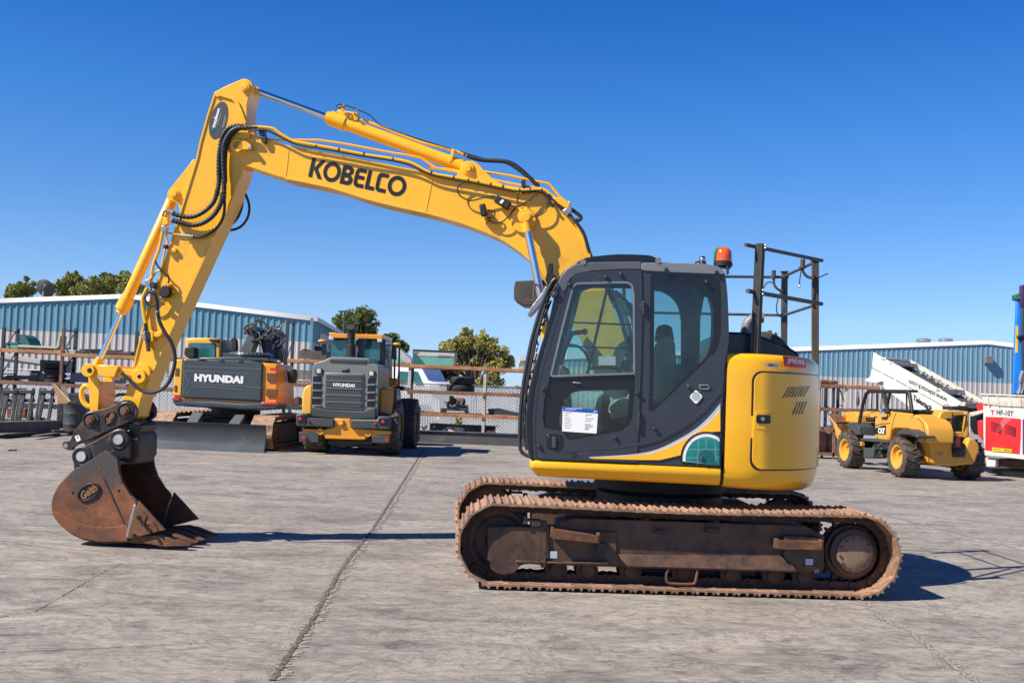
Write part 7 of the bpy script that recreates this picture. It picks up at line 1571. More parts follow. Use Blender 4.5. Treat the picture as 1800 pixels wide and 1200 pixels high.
# folded boom
part(H, hx_, 'boom', [(985, 110), (1060, 125), (1055, 200), (1020, 290), (915, 285), (950, 200)], 3.0, 3.35, 'hx_light', .03)
defm('boom_blue', (.035, .045, .075), .4, var=.2)
part(H, hx_, 'arm', [(1110, 90), (1150, 85), (1215, 190), (1225, 270), (1215, 375), (1150, 365), (1110, 300), (1090, 180)], 3.3, 3.6, 'boom_blue', .04)
part(H, hx_, 'boom_bracket', [(945, 110), (1030, 60), (1090, 70), (1095, 140), (1060, 170), (1030, 150), (950, 130)], 3.2, 3.5, 'hx_grey', .02)
part(H, hx_, 'hose_guide', [(1210, 110), (1250, 95), (1280, 140), (1275, 230), (1290, 370), (1240, 370), (1220, 250)], 3.4, 3.7, 'hx_grey', .03)
rh = random.Random(9)
for i in range(22):
    x, y = rh.uniform(950, 1230), rh.uniform(60, 190); pts = [(x, y)]; 
    for k in range(4): pts.append((pts[-1][0]+rh.uniform(10, 40), pts[-1][1]+rh.uniform(-40, 60)))
    pts = [(min(max(a_, 945), 1305), min(max(b_, 15), 380)) for a_, b_ in pts]; q = MB(); q.tube(H.PP(Z3(pts), 3.1+rh.uniform(-.15, .2)), rh.uniform(.016, .032), 6, 4); q.build('hydraulic_hose', 'hood_dark' if i % 4 else 'steel', hx_)
for pts in ([(1050, 30), (1065, 5), (1110, 20), (1150, 70), (1210, 160)], [(1050, 60), (1065, 12), (1085, 30), (1100, 60)], [(960, 95), (970, 65), (1010, 45), (1060, 60)], [(1210, 85), (1262, 110), (1280, 170), (1270, 240), (1300, 290), (1312, 380)], [(1240, 100), (1275, 150), (1265, 230), (1290, 300), (1295, 400)], [(1020, 40), (1050, 80), (1040, 130)]):
    q = MB(); q.tube(H.PP(Z3(pts), 3.1), .028, 7, 4); q.build('hydraulic_hose', 'hood_dark', hx_)

# ================================================================== WHEEL LOADER (rear view)
Z4 = lambda p: zm(p, 500, 560, 4.8)
A, B = atz(548, 797), atz(672, 803.5); d = B-A; W = Fr((A.x+B.x)/2, (A.y+B.y)/2, R(-1.5))
wl = thing('wheel_loader', 'orange and grey wheel loader parked with its rear grille towards the yard', 'wheel loader', W)
P = lambda name, pts, c0, c1, mt, bev=.01, **k: part(W, wl, name, pts, c0, c1, mt, bev, conv=Z4, **k)
defm('wl_orange', (.74, .29, .015), .35, var=.06, coat=.3); defm('wl_hood', (.17, .185, .175), .4, var=.06, coat=.1); defm('wl_dark', (.05, .056, .058), .5, var=.1)
defm('shaded_tan', (.42, .19, .04), .5, var=.1)  # loader orange darkened to brownish tan, shade put into the colour
def wheel(par, c, r, w_, ax=(1, 0, 0), rim='wl_orange', tread='rubber_tyre', lugs=22, rr=.55, name='wheel'):
    q = MB(); ax = Vector(ax).normalized(); o = Vector(c)-ax*w_/2
    q.lathe(o, ax, [(r*rr, .02), (r*(rr+.08), 0), (r*.88, .01), (r*.955, w_*.10), (r*.965, w_*.5), (r*.955, w_*.9), (r*.88, w_-.01), (r*(rr+.08), w_), (r*rr, w_-.02)], 40, True)
    a = ax.orthogonal().normalized(); b = ax.cross(a)
    for i in range(lugs):
        for sd in (0, 1):
            t_ = 2*pi*(i+sd*.5)/lugs; t2 = t_+.16
            p0 = o+ax*(w_*.02 if sd == 0 else w_*.98)+(a*cos(t_)+b*sin(t_))*r*.955; p1 = o+ax*w_*.55+(a*cos(t2)+b*sin(t2))*r*.975 if sd == 0 else o+ax*w_*.45+(a*cos(t2)+b*sin(t2))*r*.975
            q.bar(p0, p1, r*.085, r*.075, up=tuple(a*cos(t_)+b*sin(t_)))
    o_ = q.build(name, tread, par)
    q = MB(); q.lathe(o, ax, [(.02, w_*.45), (r*.22, w_*.42), (r*.25, w_*.30), (r*.45, w_*.28), (r*.50, w_*.10), (r*(rr+.02), w_*.05), (r*(rr+.02), w_*.95), (r*.50, w_*.9), (r*.45, w_*.72), (r*.25, w_*.7), (r*.22, w_*.58), (.02, w_*.55)], 32); q.build('rim', rim, o_)
    return o_
rw = .66
xl_w = W.L(547, 797, .55)[0]; xr_w = W.L(690, 803, .55)[0]
xl0, xl1 = W.L(528, 790, .3)[0], W.L(568, 790, .3)[0]; xq0, xq1 = W.L(656, 795, .3)[0], W.L(697, 795, .3)[0]
wheel(wl, ((xl0+xl1)/2, .95, rw), rw, xl1-xl0, rr=.5); wheel(wl, ((xq0+xq1)/2, .95, rw), rw, xq1-xq0, rr=.5)
wheel(wl, ((xl0+xl1)/2, 3.9, rw), rw, xl1-xl0, rr=.5); wheel(wl, ((xq0+xq1)/2+.05, 3.9, rw), rw, xq1-xq0, rr=.5)
P('rear_frame', [(150, 925), (325, 935), (418, 915), (420, 840), (555, 845), (560, 922), (890, 945), (890, 980), (780, 985), (690, 985), (680, 1022), (345, 1012), (325, 972), (155, 955)], .0, .7, 'wl_orange', .02)
for x, y in ((300, 952), (705, 968)): q = MB(); a = W.P(*Z4([(x, y)])[0], -.03); q.lathe(a, (0, 1, 0), [(.035, 0), (.075, 0), (.075, .06), (.035, .06)], 20, True); q.build('towing_eye', 'wl_orange', wl)
q = MB(); a = W.P(*Z4([(480, 875)])[0], -.02); q.bar(a+Vector((0, 0, -.1)), a+Vector((.02, 0, .06)), .07, .05); q.bar(a+Vector((-.05, -.02, -.05)), a+Vector((.06, -.02, -.02)), .05); q.build('tow_hitch', 'cat_yellow', wl, bev=.01)
for pts in ([(95, 805), (190, 797), (200, 835), (415, 845), (418, 918), (98, 905)], [(556, 848), (780, 852), (790, 822), (885, 828), (882, 938), (558, 925)]): P('bumper', pts, -.10, .35, 'wl_dark', .03)
for pts in ([(108, 812), (178, 808), (182, 878), (110, 872)], [(795, 838), (868, 842), (866, 895), (795, 890)]): P('lamp_box', pts, -.125, -.08, 'black_trim', .01)
for x, y, r in ((132, 845, .048), (203, 862, .026), (763, 887, .032), (832, 870, .040), (165, 1002, .045), (866, 1022, .04)): q = MB(); a = W.P(*Z4([(x, y)])[0], -.13); q.lathe(a+Vector((0, .06, 0)), (0, -1, 0), [(r, 0), (r, .06), (r*.7, .075)], 18); q.build('tail_lamp', 'red_lamp', wl)
P('mud_flap', [(122, 955), (288, 962), (284, 1045), (124, 1036)], -.04, .0, 'wl_dark', .01); P('mud_flap', [(735, 985), (890, 985), (888, 1050), (740, 1045)], -.04, .0, 'wl_dark', .01)
P('axle', [(320, 1010), (760, 1020), (750, 1080), (640, 1070), (480, 1100), (340, 1060)], .7, 1.2, 'black_trim', .03)
# hood
P('hood', [(232, 815), (232, 470), (238, 395), (255, 372), (330, 355), (362, 335), (395, 322), (560, 325), (712, 333), (722, 350), (716, 378), (768, 380), (798, 405), (800, 470), (785, 830), (650, 835)], .22, 1.9, 'wl_hood', .06, seg=4)
P('hood_side', [(770, 384), (800, 402), (806, 470), (790, 828), (775, 828)], .30, 1.9, 'shaded_tan', .03)  # shading of the hood's right side painted as a tan strip
P('top_vent', [(388, 338), (698, 350), (680, 376), (378, 362)], .195, .24, 'wl_dark', .01); 
P('grille_surround', [(335, 452), (668, 462), (660, 772), (325, 755)], .185, .24, 'wl_hood', .02)
P('grille', [(348, 465), (658, 475), (650, 758), (340, 742)], .172, .24, 'wl_dark', .02)
for y in (520, 585, 640, 700): q = MB(); v, f = stroke(W.LL(Z4([(350, y), (655, y+10)]), .17), .022); q.prism([v[0], v[2], v[3], v[1]], .160, .175); q.build('grille_louvre', 'wl_hood', wl)
for pts, lp in (([(262, 418), (322, 422), (325, 468), (262, 464)], (290, 442)), ([(708, 440), (765, 442), (765, 490), (710, 486)], (734, 463))):
    P('work_lamp', pts, .19, .25, 'black_trim', .01); q = MB(); a = W.P(*Z4([lp])[0], .18); q.box(a.x-.05, a.x+.05, .178, .20, a.z-.05, a.z+.05); q.build('lamp_lens', 'white_paint', wl, bev=.008)
P('side_vent', [(240, 482), (312, 484), (308, 742), (232, 725)], .205, .25, 'black_trim', .01); P('side_vent', [(703, 498), (768, 500), (762, 748), (696, 752)], .205, .25, 'black_trim', .01)
for i in range(4):
    P('vent_bar', [(238, 535+i*63), (312, 537+i*63), (311, 550+i*63), (237, 548+i*63)], .185, .22, 'wl_hood', .005); P('vent_bar', [(700, 552+i*66), (767, 548+i*66), (766, 562+i*66), (699, 566+i*66)], .185, .22, 'wl_hood', .005)
P('hood_base', [(230, 738), (330, 765), (655, 782), (770, 748), (768, 842), (560, 850), (420, 842), (230, 825)], .16, .9, 'wl_dark', .02)
P('hood_emblem', [(482, 452), (484, 432), (520, 430), (545, 420), (552, 456)], .21, .24, 'black_trim', .004)
q = MB(); put2d(q, text2d('HYUNDAI', .05, 0, 1.0), W.P(*Z4([(411, 571)])[0], .165), W.P(*Z4([(592, 579)])[0], .165), W.P(*Z4([(412, 541)])[0], .165)); q.build('lettering', 'white', wl, flat=True)
P('fender', [(146, 795), (150, 640), (165, 590), (190, 562), (232, 556), (226, 820), (205, 828)], .35, 1.5, 'hx_yellow', .04)
P('fender', [(806, 588), (918, 588), (912, 700), (902, 835), (800, 840)], .40, 1.6, 'shaded_tan', .03)  # right fender's shadowed face, its shade painted into the base colour
P('side_ladder', [(918, 590), (945, 600), (948, 700), (930, 1000), (905, 1000)], .6, 1.4, 'black_trim', .02)
# exhaust
q = MB(); a = W.P(*Z4([(562, 310)])[0], 1.0); b = W.P(*Z4([(562, 165)])[0], 1.0); q.lathe(a, b-a, [(.11, -.1), (.11, .25), (.085, .27), (.085, (b-a).length)], 20); q.tube([b, b+Vector((0, 0, .1)), b+Vector((.0, -.03, .2)), b+Vector((0, -.10, .27))], .098, 16, 2); q.build('exhaust_stack', 'black_rubber', wl)
q = MB(); a = W.P(*Z4([(633, 320)])[0], 1.3); q.lathe(a, (0, 0, 1), [(.12, -.1), (.12, .28), (.16, .30), (.16, .38), (.13, .44), (.05, .46)], 20); q.build('pre_cleaner', 'wl_dark', wl)
# cab
P('cab_frame', [(388, 170), (425, 165), (830, 172), (850, 180), (850, 500), (800, 520), (380, 400)], 1.75, 3.1, 'black_trim', .03)
P('rear_glass', [(398, 180), (530, 178), (530, 330), (390, 330)], 1.73, 1.76, 'teal_glass', .01); P('rear_glass', [(540, 180), (812, 188), (806, 370), (720, 340), (540, 330)], 1.73, 1.76, 'teal_glass', .01)
P('cab_roof', [(375, 118), (432, 114), (440, 124), (530, 128), (760, 132), (832, 134), (832, 158), (825, 176), (640, 168), (430, 164), (380, 150)], 1.6, 3.3, 'wl_orange', .03)
for x in (398, 806): q = MB(); a = W.P(*Z4([(x, 163 if x < 500 else 182)])[0], 1.65); q.box(a.x-.06, a.x+.06, a.y-.05, a.y+.05, a.z-.05, a.z+.05); q.build('work_lamp', 'white_paint', wl, bev=.015)
for x, y in ((318, 190), (947, 217)): q = MB(); a = W.P(*Z4([(x, y)])[0], 2.4); q.ball(a, .075, 12, 1.5, 1, .7); q.bar(a, a+Vector((.25 if x < 500 else -.3, .1, -.05)), .03); q.build('mirror_lamp', 'cat_yellow', wl)
for pts in ([(312, 215), (352, 210), (356, 310), (312, 300)], [(905, 230), (945, 240), (945, 345), (900, 340)]): P('side_mirror', pts, 2.4, 2.47, 'black_trim', .01)
P('boom_arm', [(858, 500), (945, 502), (958, 525), (935, 555), (905, 580), (862, 580)], 3.5, 4.6, 'wl_orange', .03); P('front_linkage', [(905, 555), (1010, 572), (1010, 602), (915, 610)], 4.2, 4.6, 'black_trim', .03)
for x in (932, 970): q = MB(); a = W.P(*Z4([(x, 215)])[0], 2.9); b = W.P(*Z4([(x-5, 560)])[0], 2.9); q.cyl(a, b, .025, n=8); q.build('handrail', 'black_trim', wl)
P('side_tank', [(800, 840), (905, 840), (905, 960), (890, 985), (800, 980)], .7, 2.2, 'black_trim', .03)
P('articulation', [(500, 900), (900, 900), (900, 1040), (500, 1040)], 2.3, 3.4, 'black_trim', .03)
q = MB(); q.box(-1.15, 1.0, 5.2, 6.2, .05, 1.1); q.build('front_bucket', 'wl_dark', wl, bev=.06)

# ================================================================== TELEHANDLER
Z6 = lambda p: zm(p, 1400, 580, 4.285)
G0 = atz(1582, 838); TH = Fr(G0.x, G0.y, R(8)); th_ = thing('telehandler', 'small yellow telehandler with open black cab and muddy tyres, parked rear towards us', 'telehandler', TH)
def PR(name, pts, c0, c1, mt, bev=.01, **k): return part(TH, th_, name, pts, c0, c1, mt, bev, conv=Z6, **k)
def PS(name, pts, x0_, x1_, mt, bev=.01, r=0, xm=None):      # traced on the side plane x0
    q = MB(); P_ = Z6(pts); P_ = rpoly(P_, r) if r else P_; q.prism([TH.LY(x, y, x0_ if xm is None else xm) for x, y in P_], x0_, x1_, axis='x'); return q.build(name, mt, th_, bev=bev)
rw = .47; 
yR, zR = TH.LY(*Z6([(752, 950)])[0], -.12); yF, zF = TH.LY(*Z6([(358, 897)])[0], -.12)
wx0, wx1 = -.14, .28
for xx in ((wx0+wx1)/2, 1.62): 
    for yy in (yR, yF): wheel(th_, (xx, yy, rw), rw, wx1-wx0, rim='cat_yellow', lugs=16, rr=.60)
W_ = 1.75
q = MB(); q.box(.2, 1.5, yR-.1, yR+.15, .3, .6); q.box(.2, 1.5, yF-.1, yF+.15, .3, .6); q.build('axles', 'black_trim', th_, bev=.03)
PR('chassis', [(900, 850), (1010, 880), (1010, 1000), (920, 1010)], -.3, .8, 'cat_yellow', .03)
q = MB(); q.box(.35, 1.35, yR-.3, yF+.2, .42, .75); q.build('chassis', 'black_trim', th_, bev=.03)
cB = -.75
PR('rear_ballast', [(1002, 802), (1090, 800), (1175, 810), (1178, 870), (1180, 950), (1270, 950), (1275, 880), (1300, 808), (1345, 820), (1372, 850), (1385, 885), (1352, 990), (1330, 1010), (1180, 1025), (1062, 1020), (1030, 1000), (1010, 885)], cB, cB+.7, 'cat_yellow', .05, seg=3)
for pts in ([(1052, 918), (1108, 918), (1092, 945), (1072, 940)], [(1350, 915), (1376, 912), (1368, 935)]): PR('ballast_pocket', pts, cB-.004, cB+.03, 'shaded_tan', .003)
PR('rear_tower', [(1085, 625), (1110, 605), (1178, 608), (1178, 800), (1090, 800), (1000, 800), (1010, 770), (1060, 700)], cB+.12, cB+1.1, 'cat_yellow', .03)
PR('rear_tower', [(1268, 610), (1302, 612), (1305, 806), (1268, 806)], cB+.12, cB+1.1, 'cat_yellow', .03); PR('tower_bridge', [(1170, 606), (1280, 610), (1280, 645), (1170, 645)], cB+.14, cB+1.1, 'cat_yellow', .02); PR('tower_bridge', [(1172, 762), (1275, 766), (1275, 806), (1172, 806)], cB+.14, cB+1.0, 'cat_yellow', .02)
PR('tower_opening', [(1178, 648), (1282, 650), (1272, 768), (1180, 764)], cB+.22, cB+.4, 'black_trim', .01)
q = MB(); q.tube(TH.PP(Z6([(1185, 665), (1190, 648), (1265, 642), (1280, 655), (1262, 760)]), cB+.06), .02, 8, 2); q.build('guard_hoop', 'black_rubber', th_)
PR('coupling_slot', [(1178, 830), (1200, 800), (1238, 808), (1240, 870), (1272, 905), (1272, 945), (1180, 945)], cB-.01, cB+.4, 'black_trim', .01)
q = MB(); a = TH.P(*Z6([(1216, 835)])[0], cB-.03); q.box(a.x-.05, a.x+.05, a.y, a.y+.04, a.z-.13, a.z+.1); q.build('tail_lamp', 'red_lamp', th_, bev=.01)
PR('hitch', [(1195, 890), (1250, 892), (1258, 925), (1200, 925)], cB-.12, cB, 'black_rubber', .02)
PR('model_plate', [(1112, 665), (1168, 662), (1168, 722), (1085, 720), (1095, 685)], cB+.105, cB+.13, 'black_trim', .004)
q = MB(); put2d(q, text2d('TH210', .04), TH.P(*Z6([(1112, 705)])[0], cB+.1), TH.P(*Z6([(1158, 707)])[0], cB+.1), TH.P(*Z6([(1114, 684)])[0], cB+.1)); q.build('plate_lettering', 'white', th_, flat=True)
q = MB(); a = TH.P(*Z6([(1112, 742)])[0], cB+.1); q.cyl(a+Vector((0, .04, 0)), a, .015, n=8); q.build('rivet', 'black_trim', th_)
q = MB(); q.cyl(TH.P(*Z6([(1022, 735)])[0], cB+.3), TH.P(*Z6([(1075, 635)])[0], cB+.5), .085, n=16); q.build('lift_cylinder', 'black_rubber', th_)
PR('pivot_bracket', [(985, 740), (1010, 735), (1015, 790), (1060, 700), (1030, 800), (985, 795)], cB+.2, cB+.5, 'cat_yellow', .01)
# left side bodywork
PS('side_body', [(590, 660), (640, 635), (700, 605), (750, 612), (870, 628), (925, 652), (975, 705), (990, 760), (985, 848), (905, 842), (900, 790), (850, 745), (780, 740), (735, 740), (712, 760), (700, 832), (588, 820)], .12, .75, 'cat_yellow', .03)
PS('rear_fender', [(742, 790), (762, 760), (800, 742), (850, 745), (895, 768), (918, 800), (905, 812), (860, 790), (800, 785)], -.12, .3, 'hood_dark', .02)
PS('front_fender', [(362, 712), (400, 700), (440, 700), (470, 725), (474, 790), (440, 785), (410, 745)], -.12, .3, 'hood_dark', .02)
q = MB(); q.tube([(lambda s_: (-.02, s_[0], s_[1]))(TH.LY(*Z6([p])[0], -.02)) for p in ((912, 790), (916, 810), (898, 850), (905, 890))], .02, 8, 3); q.build('fender_stay', 'black_rubber', th_)
PS('side_grille', [(640, 655), (692, 648), (680, 675), (640, 672)], .108, .14, 'black_trim', .003)
PS('side_badge', [(590, 740), (640, 720), (672, 715), (670, 785), (590, 782)], .108, .13, 'black_trim', .002)
def side_text(s_, bl, br, tl, x, mt='white', bold=.05):
    f = lambda p: (lambda w_: Vector((x, w_[0], w_[1])))(TH.LY(*Z6([p])[0], x)); q = MB(); put2d(q, text2d(s_, bold), f(bl), f(br), f(tl)); return q.build('lettering', mt, th_, flat=True)
side_text('CAT', (614, 778), (664, 782), (616, 734), .104, 'white', .06)
side_text('TH210', (605, 698), (632, 694), (605, 683), .114, 'rack_white', .03)
for pts in ([(752, 618), (735, 660), (712, 760), (702, 830)], [(590, 720), (640, 706), (706, 700)], [(912, 660), (950, 700), (965, 760), (966, 845)]):
    v, f = stroke([TH.LY(*Z6([p])[0], .115) for p in pts], .016); q = MB(); q.add([(.114, a_, b_) for a_, b_ in v], f); q.build('panel_gap', 'black_trim', th_, flat=True)
for p in ((610, 805), (690, 812), (930, 755), (870, 655)):
    a = Vector((.115, *TH.LY(*Z6([p])[0], .115))); q = MB(); q.cyl(a+Vector((.02, 0, 0)), a-Vector((.006, 0, 0)), .014, n=8); q.build('panel_bolt', 'black_trim', th_)
# cab frame (open)
def tubeS(name, pts, x, r, mt='black_rubber'):
    q = MB(); q.tube([(x, *TH.LY(*Z6([p])[0], x)) for p in pts], r, 8, 0); return q.build(name, mt, th_)
X0 = .06
tubeS('cab_pillar', [(490, 812), (474, 700), (500, 560), (525, 480), (545, 462), (650, 462), (840, 462), (852, 480), (870, 610)], X0, .045)
tubeS('cab_pillar', [(655, 460), (672, 540), (690, 620)], X0, .05); tubeS('cab_pillar', [(708, 462), (690, 540), (672, 625)], X0+.01, .035)
tubeS('cab_pillar', [(540, 600), (608, 600), (608, 480)], .75, .03); tubeS('cab_pillar', [(655, 600), (830, 605), (830, 470), (560, 465)], .80, .03)
q = MB(); y0_, z0_ = TH.LY(*Z6([(540, 460)])[0], X0); y1_, z1_ = TH.LY(*Z6([(850, 460)])[0], X0); q.box(X0-.02, .28, min(y0_, y1_), max(y0_, y1_), z0_-.01, z0_+.05); q.build('cab_roof', 'black_rubber', th_, bev=.02)
for p in ((525, 480), (570, 470), (610, 468), (640, 475)): tubeS('roof_guard_bar', [p, (p[0]-8, p[1]+120)], .8, .010)
PS('seat', [(500, 790), (520, 740), (545, 700), (560, 690), (560, 740), (540, 790)], .3, .6, 'trim_grey', .03); PS('cab_floor', [(480, 812), (590, 818), (700, 840), (690, 850), (480, 832)], -.02, .7, 'hood_dark', .01)
PS('dashboard', [(520, 655), (575, 655), (575, 685), (520, 690)], .2, .7, 'black_rubber', .02); PS('rear_shelf', [(690, 590), (865, 600), (872, 618), (760, 612), (700, 605)], .1, .8, 'black_rubber', .02)
q = MB(); a = Vector((.0, *TH.LY(*Z6([(463, 533)])[0], 0))); q.ball(a, .11, 14, .4, .5, 1.15); q.bar(a, a+Vector((.05, .1, .22)), .02); q.build('side_mirror', 'rail_rust', th_)
PS('step_box', [(502, 885), (578, 885), (578, 962), (505, 965)], -.05, .3, 'hood_dark', .015); PS('tank', [(580, 850), (690, 850), (690, 900), (580, 890)], 0, .4, 'black_trim', .02)
q = MB()
for i in range(12): a = Vector((.0, *TH.LY(*Z6([(590+rh.uniform(0, 90), 895+rh.uniform(-30, 50))])[0], .05))); q.bar(a, a+Vector((.0, rh.uniform(-.2, .2), rh.uniform(-.1, .1))), .04)
q.build('underbody_pipes', 'dark_steel', th_)
q = MB(); a = Vector((.0, *TH.LY(*Z6([(495, 855)])[0], 0))); q.box(a.x-.04, a.x+.06, a.y-.04, a.y+.04, a.z-.05, a.z+.05); q.build('marker_lamp', 'cat_yellow', th_, bev=.01)
# boom through the middle, its head and carriage in front
PS('boom', [(350, 620), (545, 610), (560, 640), (700, 640), (1080, 650), (1080, 760), (700, 720), (470, 700), (360, 700)], .95, 1.25, 'cat_yellow', .02)
PS('boom_head', [(352, 640), (370, 615), (440, 612), (460, 640), (460, 698), (360, 690)], .6, .95, 'cat_yellow', .02)
PS('fork_carriage', [(236, 640), (262, 628), (300, 690), (312, 640), (348, 632), (345, 720), (330, 780), (308, 830), (296, 790), (276, 705), (262, 690)], .5, .7, 'cat_yellow', .02); PS('fork_carriage', [(236, 632), (258, 628), (302, 690), (296, 706)], .2, .5, 'rust', .02)
q = MB(); a = TH.P(*Z6([(1045, 635)])[0], cB+.4); q.tube([a, a+Vector((-.1, .2, .1)), a+Vector((.05, .4, .12))], .02, 8, 3); q.tube(TH.PP(Z6([(1100, 575), (1130, 560), (1145, 575), (1110, 590)]), .0), .01, 6, 3); q.build('hoses', 'black_rubber', th_)
PR('valve_cover', [(1170, 575), (1295, 575), (1300, 605), (1165, 600)], cB+.3, cB+.7, 'black_rubber', .02)

# ================================================================== CONVEYOR WITH HOPPER
K0 = atz(1735, 838); V = Fr(K0.x, K0.y+1.0, R(-50)); cv = thing('mobile_conveyor', 'white mobile belt conveyor rising to the left with a red and white hopper', 'conveyor', V)
def PV(name, pts, c0, c1, mt, bev=.01, **k): return part(V, cv, name, pts, c0, c1, mt, bev, conv=Z6, **k)
BW = 1.25
PV('side_panel', [(578, 166), (645, 205), (770, 270), (1000, 400), (1258, 552), (1150, 600), (1000, 512), (720, 360), (568, 282)], 0, .05, 'white_paint', .008)
PV('side_panel', [(568, 287), (720, 366), (1000, 517), (1150, 604), (1140, 640), (960, 640), (880, 600), (700, 470), (620, 400), (530, 385), (522, 370), (555, 350)], 0, .05, 'white_paint', .008)
PV('panel_gap', [(570, 278), (720, 358), (1000, 510), (1150, 596), (1150, 604), (1000, 520), (720, 368), (568, 289)], .012, .045, 'black_trim', 0)
for i in range(6): x = 640+i*95; y = 322+i*50; PV('panel_tie', [(x, y-8), (x+14, y-1), (x+14, y+9), (x, y+2)], -.008, .05, 'white_paint', .002)
PV('side_panel', [(645, 205), (770, 270), (1258, 552), (1150, 600), (700, 470), (640, 380)], BW, BW+.05, 'white_paint', .008)
PV('far_cap', [(578, 166), (645, 205), (640, 260), (590, 250)], BW, BW+.05, 'white_paint', .008)
# belt with cross frames
b0 = [V.L(*Z6([p])[0], .0) for p in ((655, 225), (1258, 566))]
dz_ = .10
q = MB(); q.add([(b0[0][0], .05, b0[0][1]-dz_), (b0[1][0], .05, b0[1][1]-dz_), (b0[1][0], BW, b0[1][1]-dz_), (b0[0][0], BW, b0[0][1]-dz_), (b0[0][0], .05, b0[0][1]-dz_-.1), (b0[1][0], .05, b0[1][1]-dz_-.1), (b0[1][0], BW, b0[1][1]-dz_-.1), (b0[0][0], BW, b0[0][1]-dz_-.1)], [(0, 1, 2, 3), (7, 6, 5, 4), (0, 4, 5, 1), (1, 5, 6, 2), (2, 6, 7, 3), (3, 7, 4, 0)]); q.build('conveyor_belt', 'belt', cv, flat=True)
def onb(t_): return (b0[0][0]+(b0[1][0]-b0[0][0])*t_, b0[0][1]+(b0[1][1]-b0[0][1])*t_)
for t_ in (.0, .10, .70, .99): x, z = onb(t_); q = MB(); q.bar((x, 0, z+.02), (x, BW+.05, z+.02), .14, .10); q.build('cross_member', 'rack_white', cv, bev=.01)
a, b = onb(0), onb(1); q = MB(); q.bar((a[0], BW+.03, a[1]+.03), (b[0], BW+.03, b[1]+.03), .10, .12); q.build('side_rail', 'rack_white', cv, bev=.01)
for i in range(9): x, z = onb(.12+i*.1); q = MB(); q.cyl((x, BW-.20, z-.06), (x, BW-.02, z-.0), .028, n=10); q.build('idler_roller', 'rack_white', cv)
q = MB(); x, z = onb(.01); q.cyl((x, .05, z-.12), (x, BW, z-.12), .14, n=18); q.build('head_drum', 'rack_dark', cv)
q = MB(); q.cyl(V.P(*Z6([(600, 365)])[0], .2), V.P(*Z6([(735, 442)])[0], .2), .095, n=18); q.build('red_cylinder', 'red', cv)
PV('foot_bracket', [(522, 372), (560, 350), (640, 385), (600, 400), (528, 388)], -.1, .3, 'white_paint', .01)
def vtext(s_, bl, br, tl, c, mt='black_text', bold=.02, nm='lettering'): q = MB(); put2d(q, text2d(s_, bold), V.P(*Z6([bl])[0], c), V.P(*Z6([br])[0], c), V.P(*Z6([tl])[0], c)); return q.build(nm, mt, cv, flat=True)
vtext('Telestack', (873, 524), (1020, 613), (881, 484), -.006, bold=.04)
vtext('www.telestack.com', (1137, 512), (849, 370), (1128, 548), -.006, bold=.01)
q = MB(); v, f = stroke(V.LL(Z6([(900, 565), (1000, 628)]), -.004), .012); q.add([(a_, -.004, b_) for a_, b_ in v], f); q.build('small_print', 'silver', cv, flat=True)
# hopper
PV('hopper_body', [(1405, 568), (1560, 575), (1900, 592), (1900, 990), (1714, 976), (1560, 960), (1418, 945), (1405, 800)], -.15, 1.3, 'white_paint', .02)
PV('hopper_flare', [(1388, 482), (1560, 488), (1900, 500), (1900, 590), (1560, 573), (1408, 556)], -.18, -.14, 'rack_white', .01)
PV('hopper_rim', [(1385, 476), (1560, 484), (1900, 498), (1900, 510), (1560, 496), (1388, 490)], -.21, -.14, 'rack_white', .01); PV('hopper_far_side', [(1388, 482), (1900, 500), (1900, 590), (1408, 556)], 1.2, 1.26, 'rack_white', .01)
for x in (1432, 1505, 1600, 1675, 1750): PV('hopper_rib', [(x, 488), (x+9, 488), (x+22, 572), (x+12, 572)], -.20, -.17, 'rack_white', .004)
defm('hatch_red', (.60, .025, .03), .35, var=.06, coat=.2); defm('hatch_pink', (.62, .10, .12), .35, var=.06); defm('purple', (.12, .02, .16), .4)
PV('hatch_panel', [(1424, 652), (1560, 656), (1690, 668), (1688, 800), (1680, 932), (1560, 918), (1420, 902)], -.165, -.14, 'hatch_red', .004, r=1.5)
PV('hatch_panel', [(1702, 670), (1800, 675), (1800, 940), (1702, 934)], -.165, -.14, 'purple', .004, r=1.5)
PV('hatch_mark', [(1560, 660), (1622, 664), (1530, 760), (1505, 790), (1510, 740)], -.169, -.16, 'hatch_pink', 0)
for i in range(5):
    PV('louvre', [(1462, 690+i*15), (1468, 688+i*15), (1545, 720+i*15-5), (1540, 727+i*15-5)], -.172, -.16, 'black_trim', 0); PV('louvre', [(1568, 712+i*15), (1574, 710+i*15), (1655, 744+i*14-5), (1650, 751+i*14-5)], -.172, -.16, 'black_trim', 0)
defm('sign_yellow', (.75, .50, .02), .4); PV('warning_strip', [(1474, 882), (1622, 898), (1622, 920), (1474, 909)], -.175, -.16, 'sign_yellow', 0)
q = MB(); v, f = stroke(V.LL(Z6([(1562, 902), (1618, 909)]), -.178), .02); q.add([(a_, -.178, b_) for a_, b_ in v], f); v, f = stroke(V.LL(Z6([(1480, 893), (1545, 900)]), -.178), .014); q.add([(a_, -.178, b_) for a_, b_ in v], f); q.build('strip_print', 'black_text', cv, flat=True)
vtext('HF-10T', (1507, 637), (1634, 649), (1508, 598), -.156, bold=.02); 
vtext('T', (1462, 636), (1490, 638), (1463, 600), -.156, 'hatch_red', .05, 'hopper_mark')
PV('drive_motor', [(1352, 560), (1420, 555), (1425, 600), (1360, 608)], .0, .4, 'red', .02); PV('tail_guard', [(1300, 620), (1420, 598), (1425, 618), (1320, 650)], -.1, .1, 'rack_white', .01)
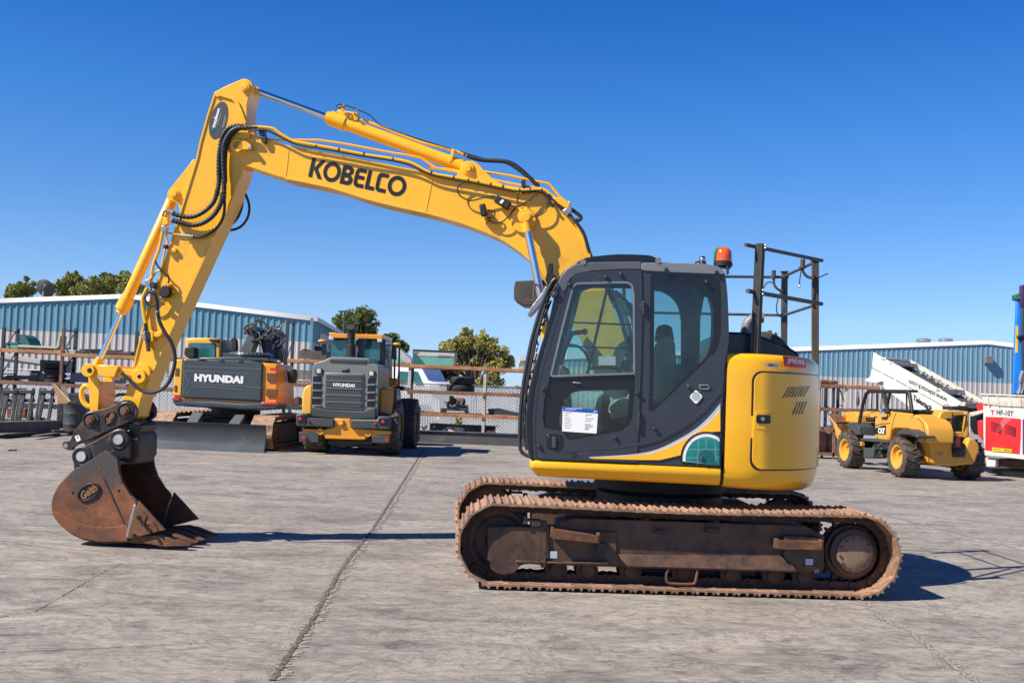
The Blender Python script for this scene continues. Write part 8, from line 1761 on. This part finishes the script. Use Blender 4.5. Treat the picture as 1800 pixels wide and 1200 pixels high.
PV('power_unit', [(1305, 650), (1410, 625), (1410, 800), (1330, 780), (1305, 720)], .2, 1.0, 'black_trim', .02); PV('control_box', [(1360, 680), (1402, 676), (1405, 830), (1365, 790)], .0, .2, 'red', .02)
PV('crawler_track', [(1420, 1035), (1900, 1060), (1900, 1110), (1700, 1110), (1440, 1075)], .2, .7, 'black_trim', .02); PV('support_leg', [(1425, 960), (1500, 968), (1500, 1030), (1430, 1030)], -.05, .2, 'white_paint', .02); PV('under_frame', [(1500, 966), (1900, 990), (1900, 1050), (1500, 1035)], .1, 1.0, 'frame_dark', .02)
# ================================================================== BLUE CRANE MAST at the right edge
defm('arm_violet', (.045, .018, .075), .4)
Z7 = lambda p: zm(p, 1500, 480, 5.0)
K1_ = at(1792, 700, 30); CRF = Fr(K1_.x, 30, R(-10)); cr = thing('crane', 'bright blue crane mast with hoses at the right edge of the yard', 'crane', CRF)
def PC(name, pts, c0, c1, mt, bev=.02): q = MB(); q.prism(CRF.LL(Z7(pts), c0), c0, c1); return q.build(name, mt, cr, bev=bev)
PC('mast', [(1438, 235), (1475, 225), (1600, 230), (1640, 700), (1640, 1060), (1410, 1062), (1418, 700)], 0, .16, 'crane_blue')
PC('mast_base', [(1410, 1062), (1640, 1062), (1640, 1800), (1405, 1760)], 0, .3, 'dark_steel')
PC('mast_head', [(1420, 190), (1440, 180), (1470, 170), (1475, 230), (1440, 238), (1424, 225)], -.05, .3, 'sea_green_dark'); PC('lift_arm', [(1478, 110), (1490, 100), (1600, 100), (1600, 330), (1478, 300), (1468, 260), (1480, 200)], -.15, .1, 'arm_violet')
PC('side_cylinder', [(1478, 300), (1600, 330), (1600, 860), (1490, 860), (1480, 600)], -.15, -.02, 'boom_blue'); PC('sticker', [(1428, 465), (1450, 462), (1445, 700), (1422, 700)], -.012, .0, 'sign_yellow', 0); PC('hose_clamp', [(1450, 545), (1540, 545), (1540, 572), (1450, 570)], -.2, .1, 'black_trim')
for i in range(6): q = MB(); x = 1490+rh.uniform(-8, 30); q.tube(CRF.PP(Z7([(x, 860), (x-25+rh.uniform(-10, 10), 930), (x-20, 1000), (x-40, 1060)]), -.2), .05, 8, 3); q.build('hose', 'steel' if i % 2 else 'hose', cr)
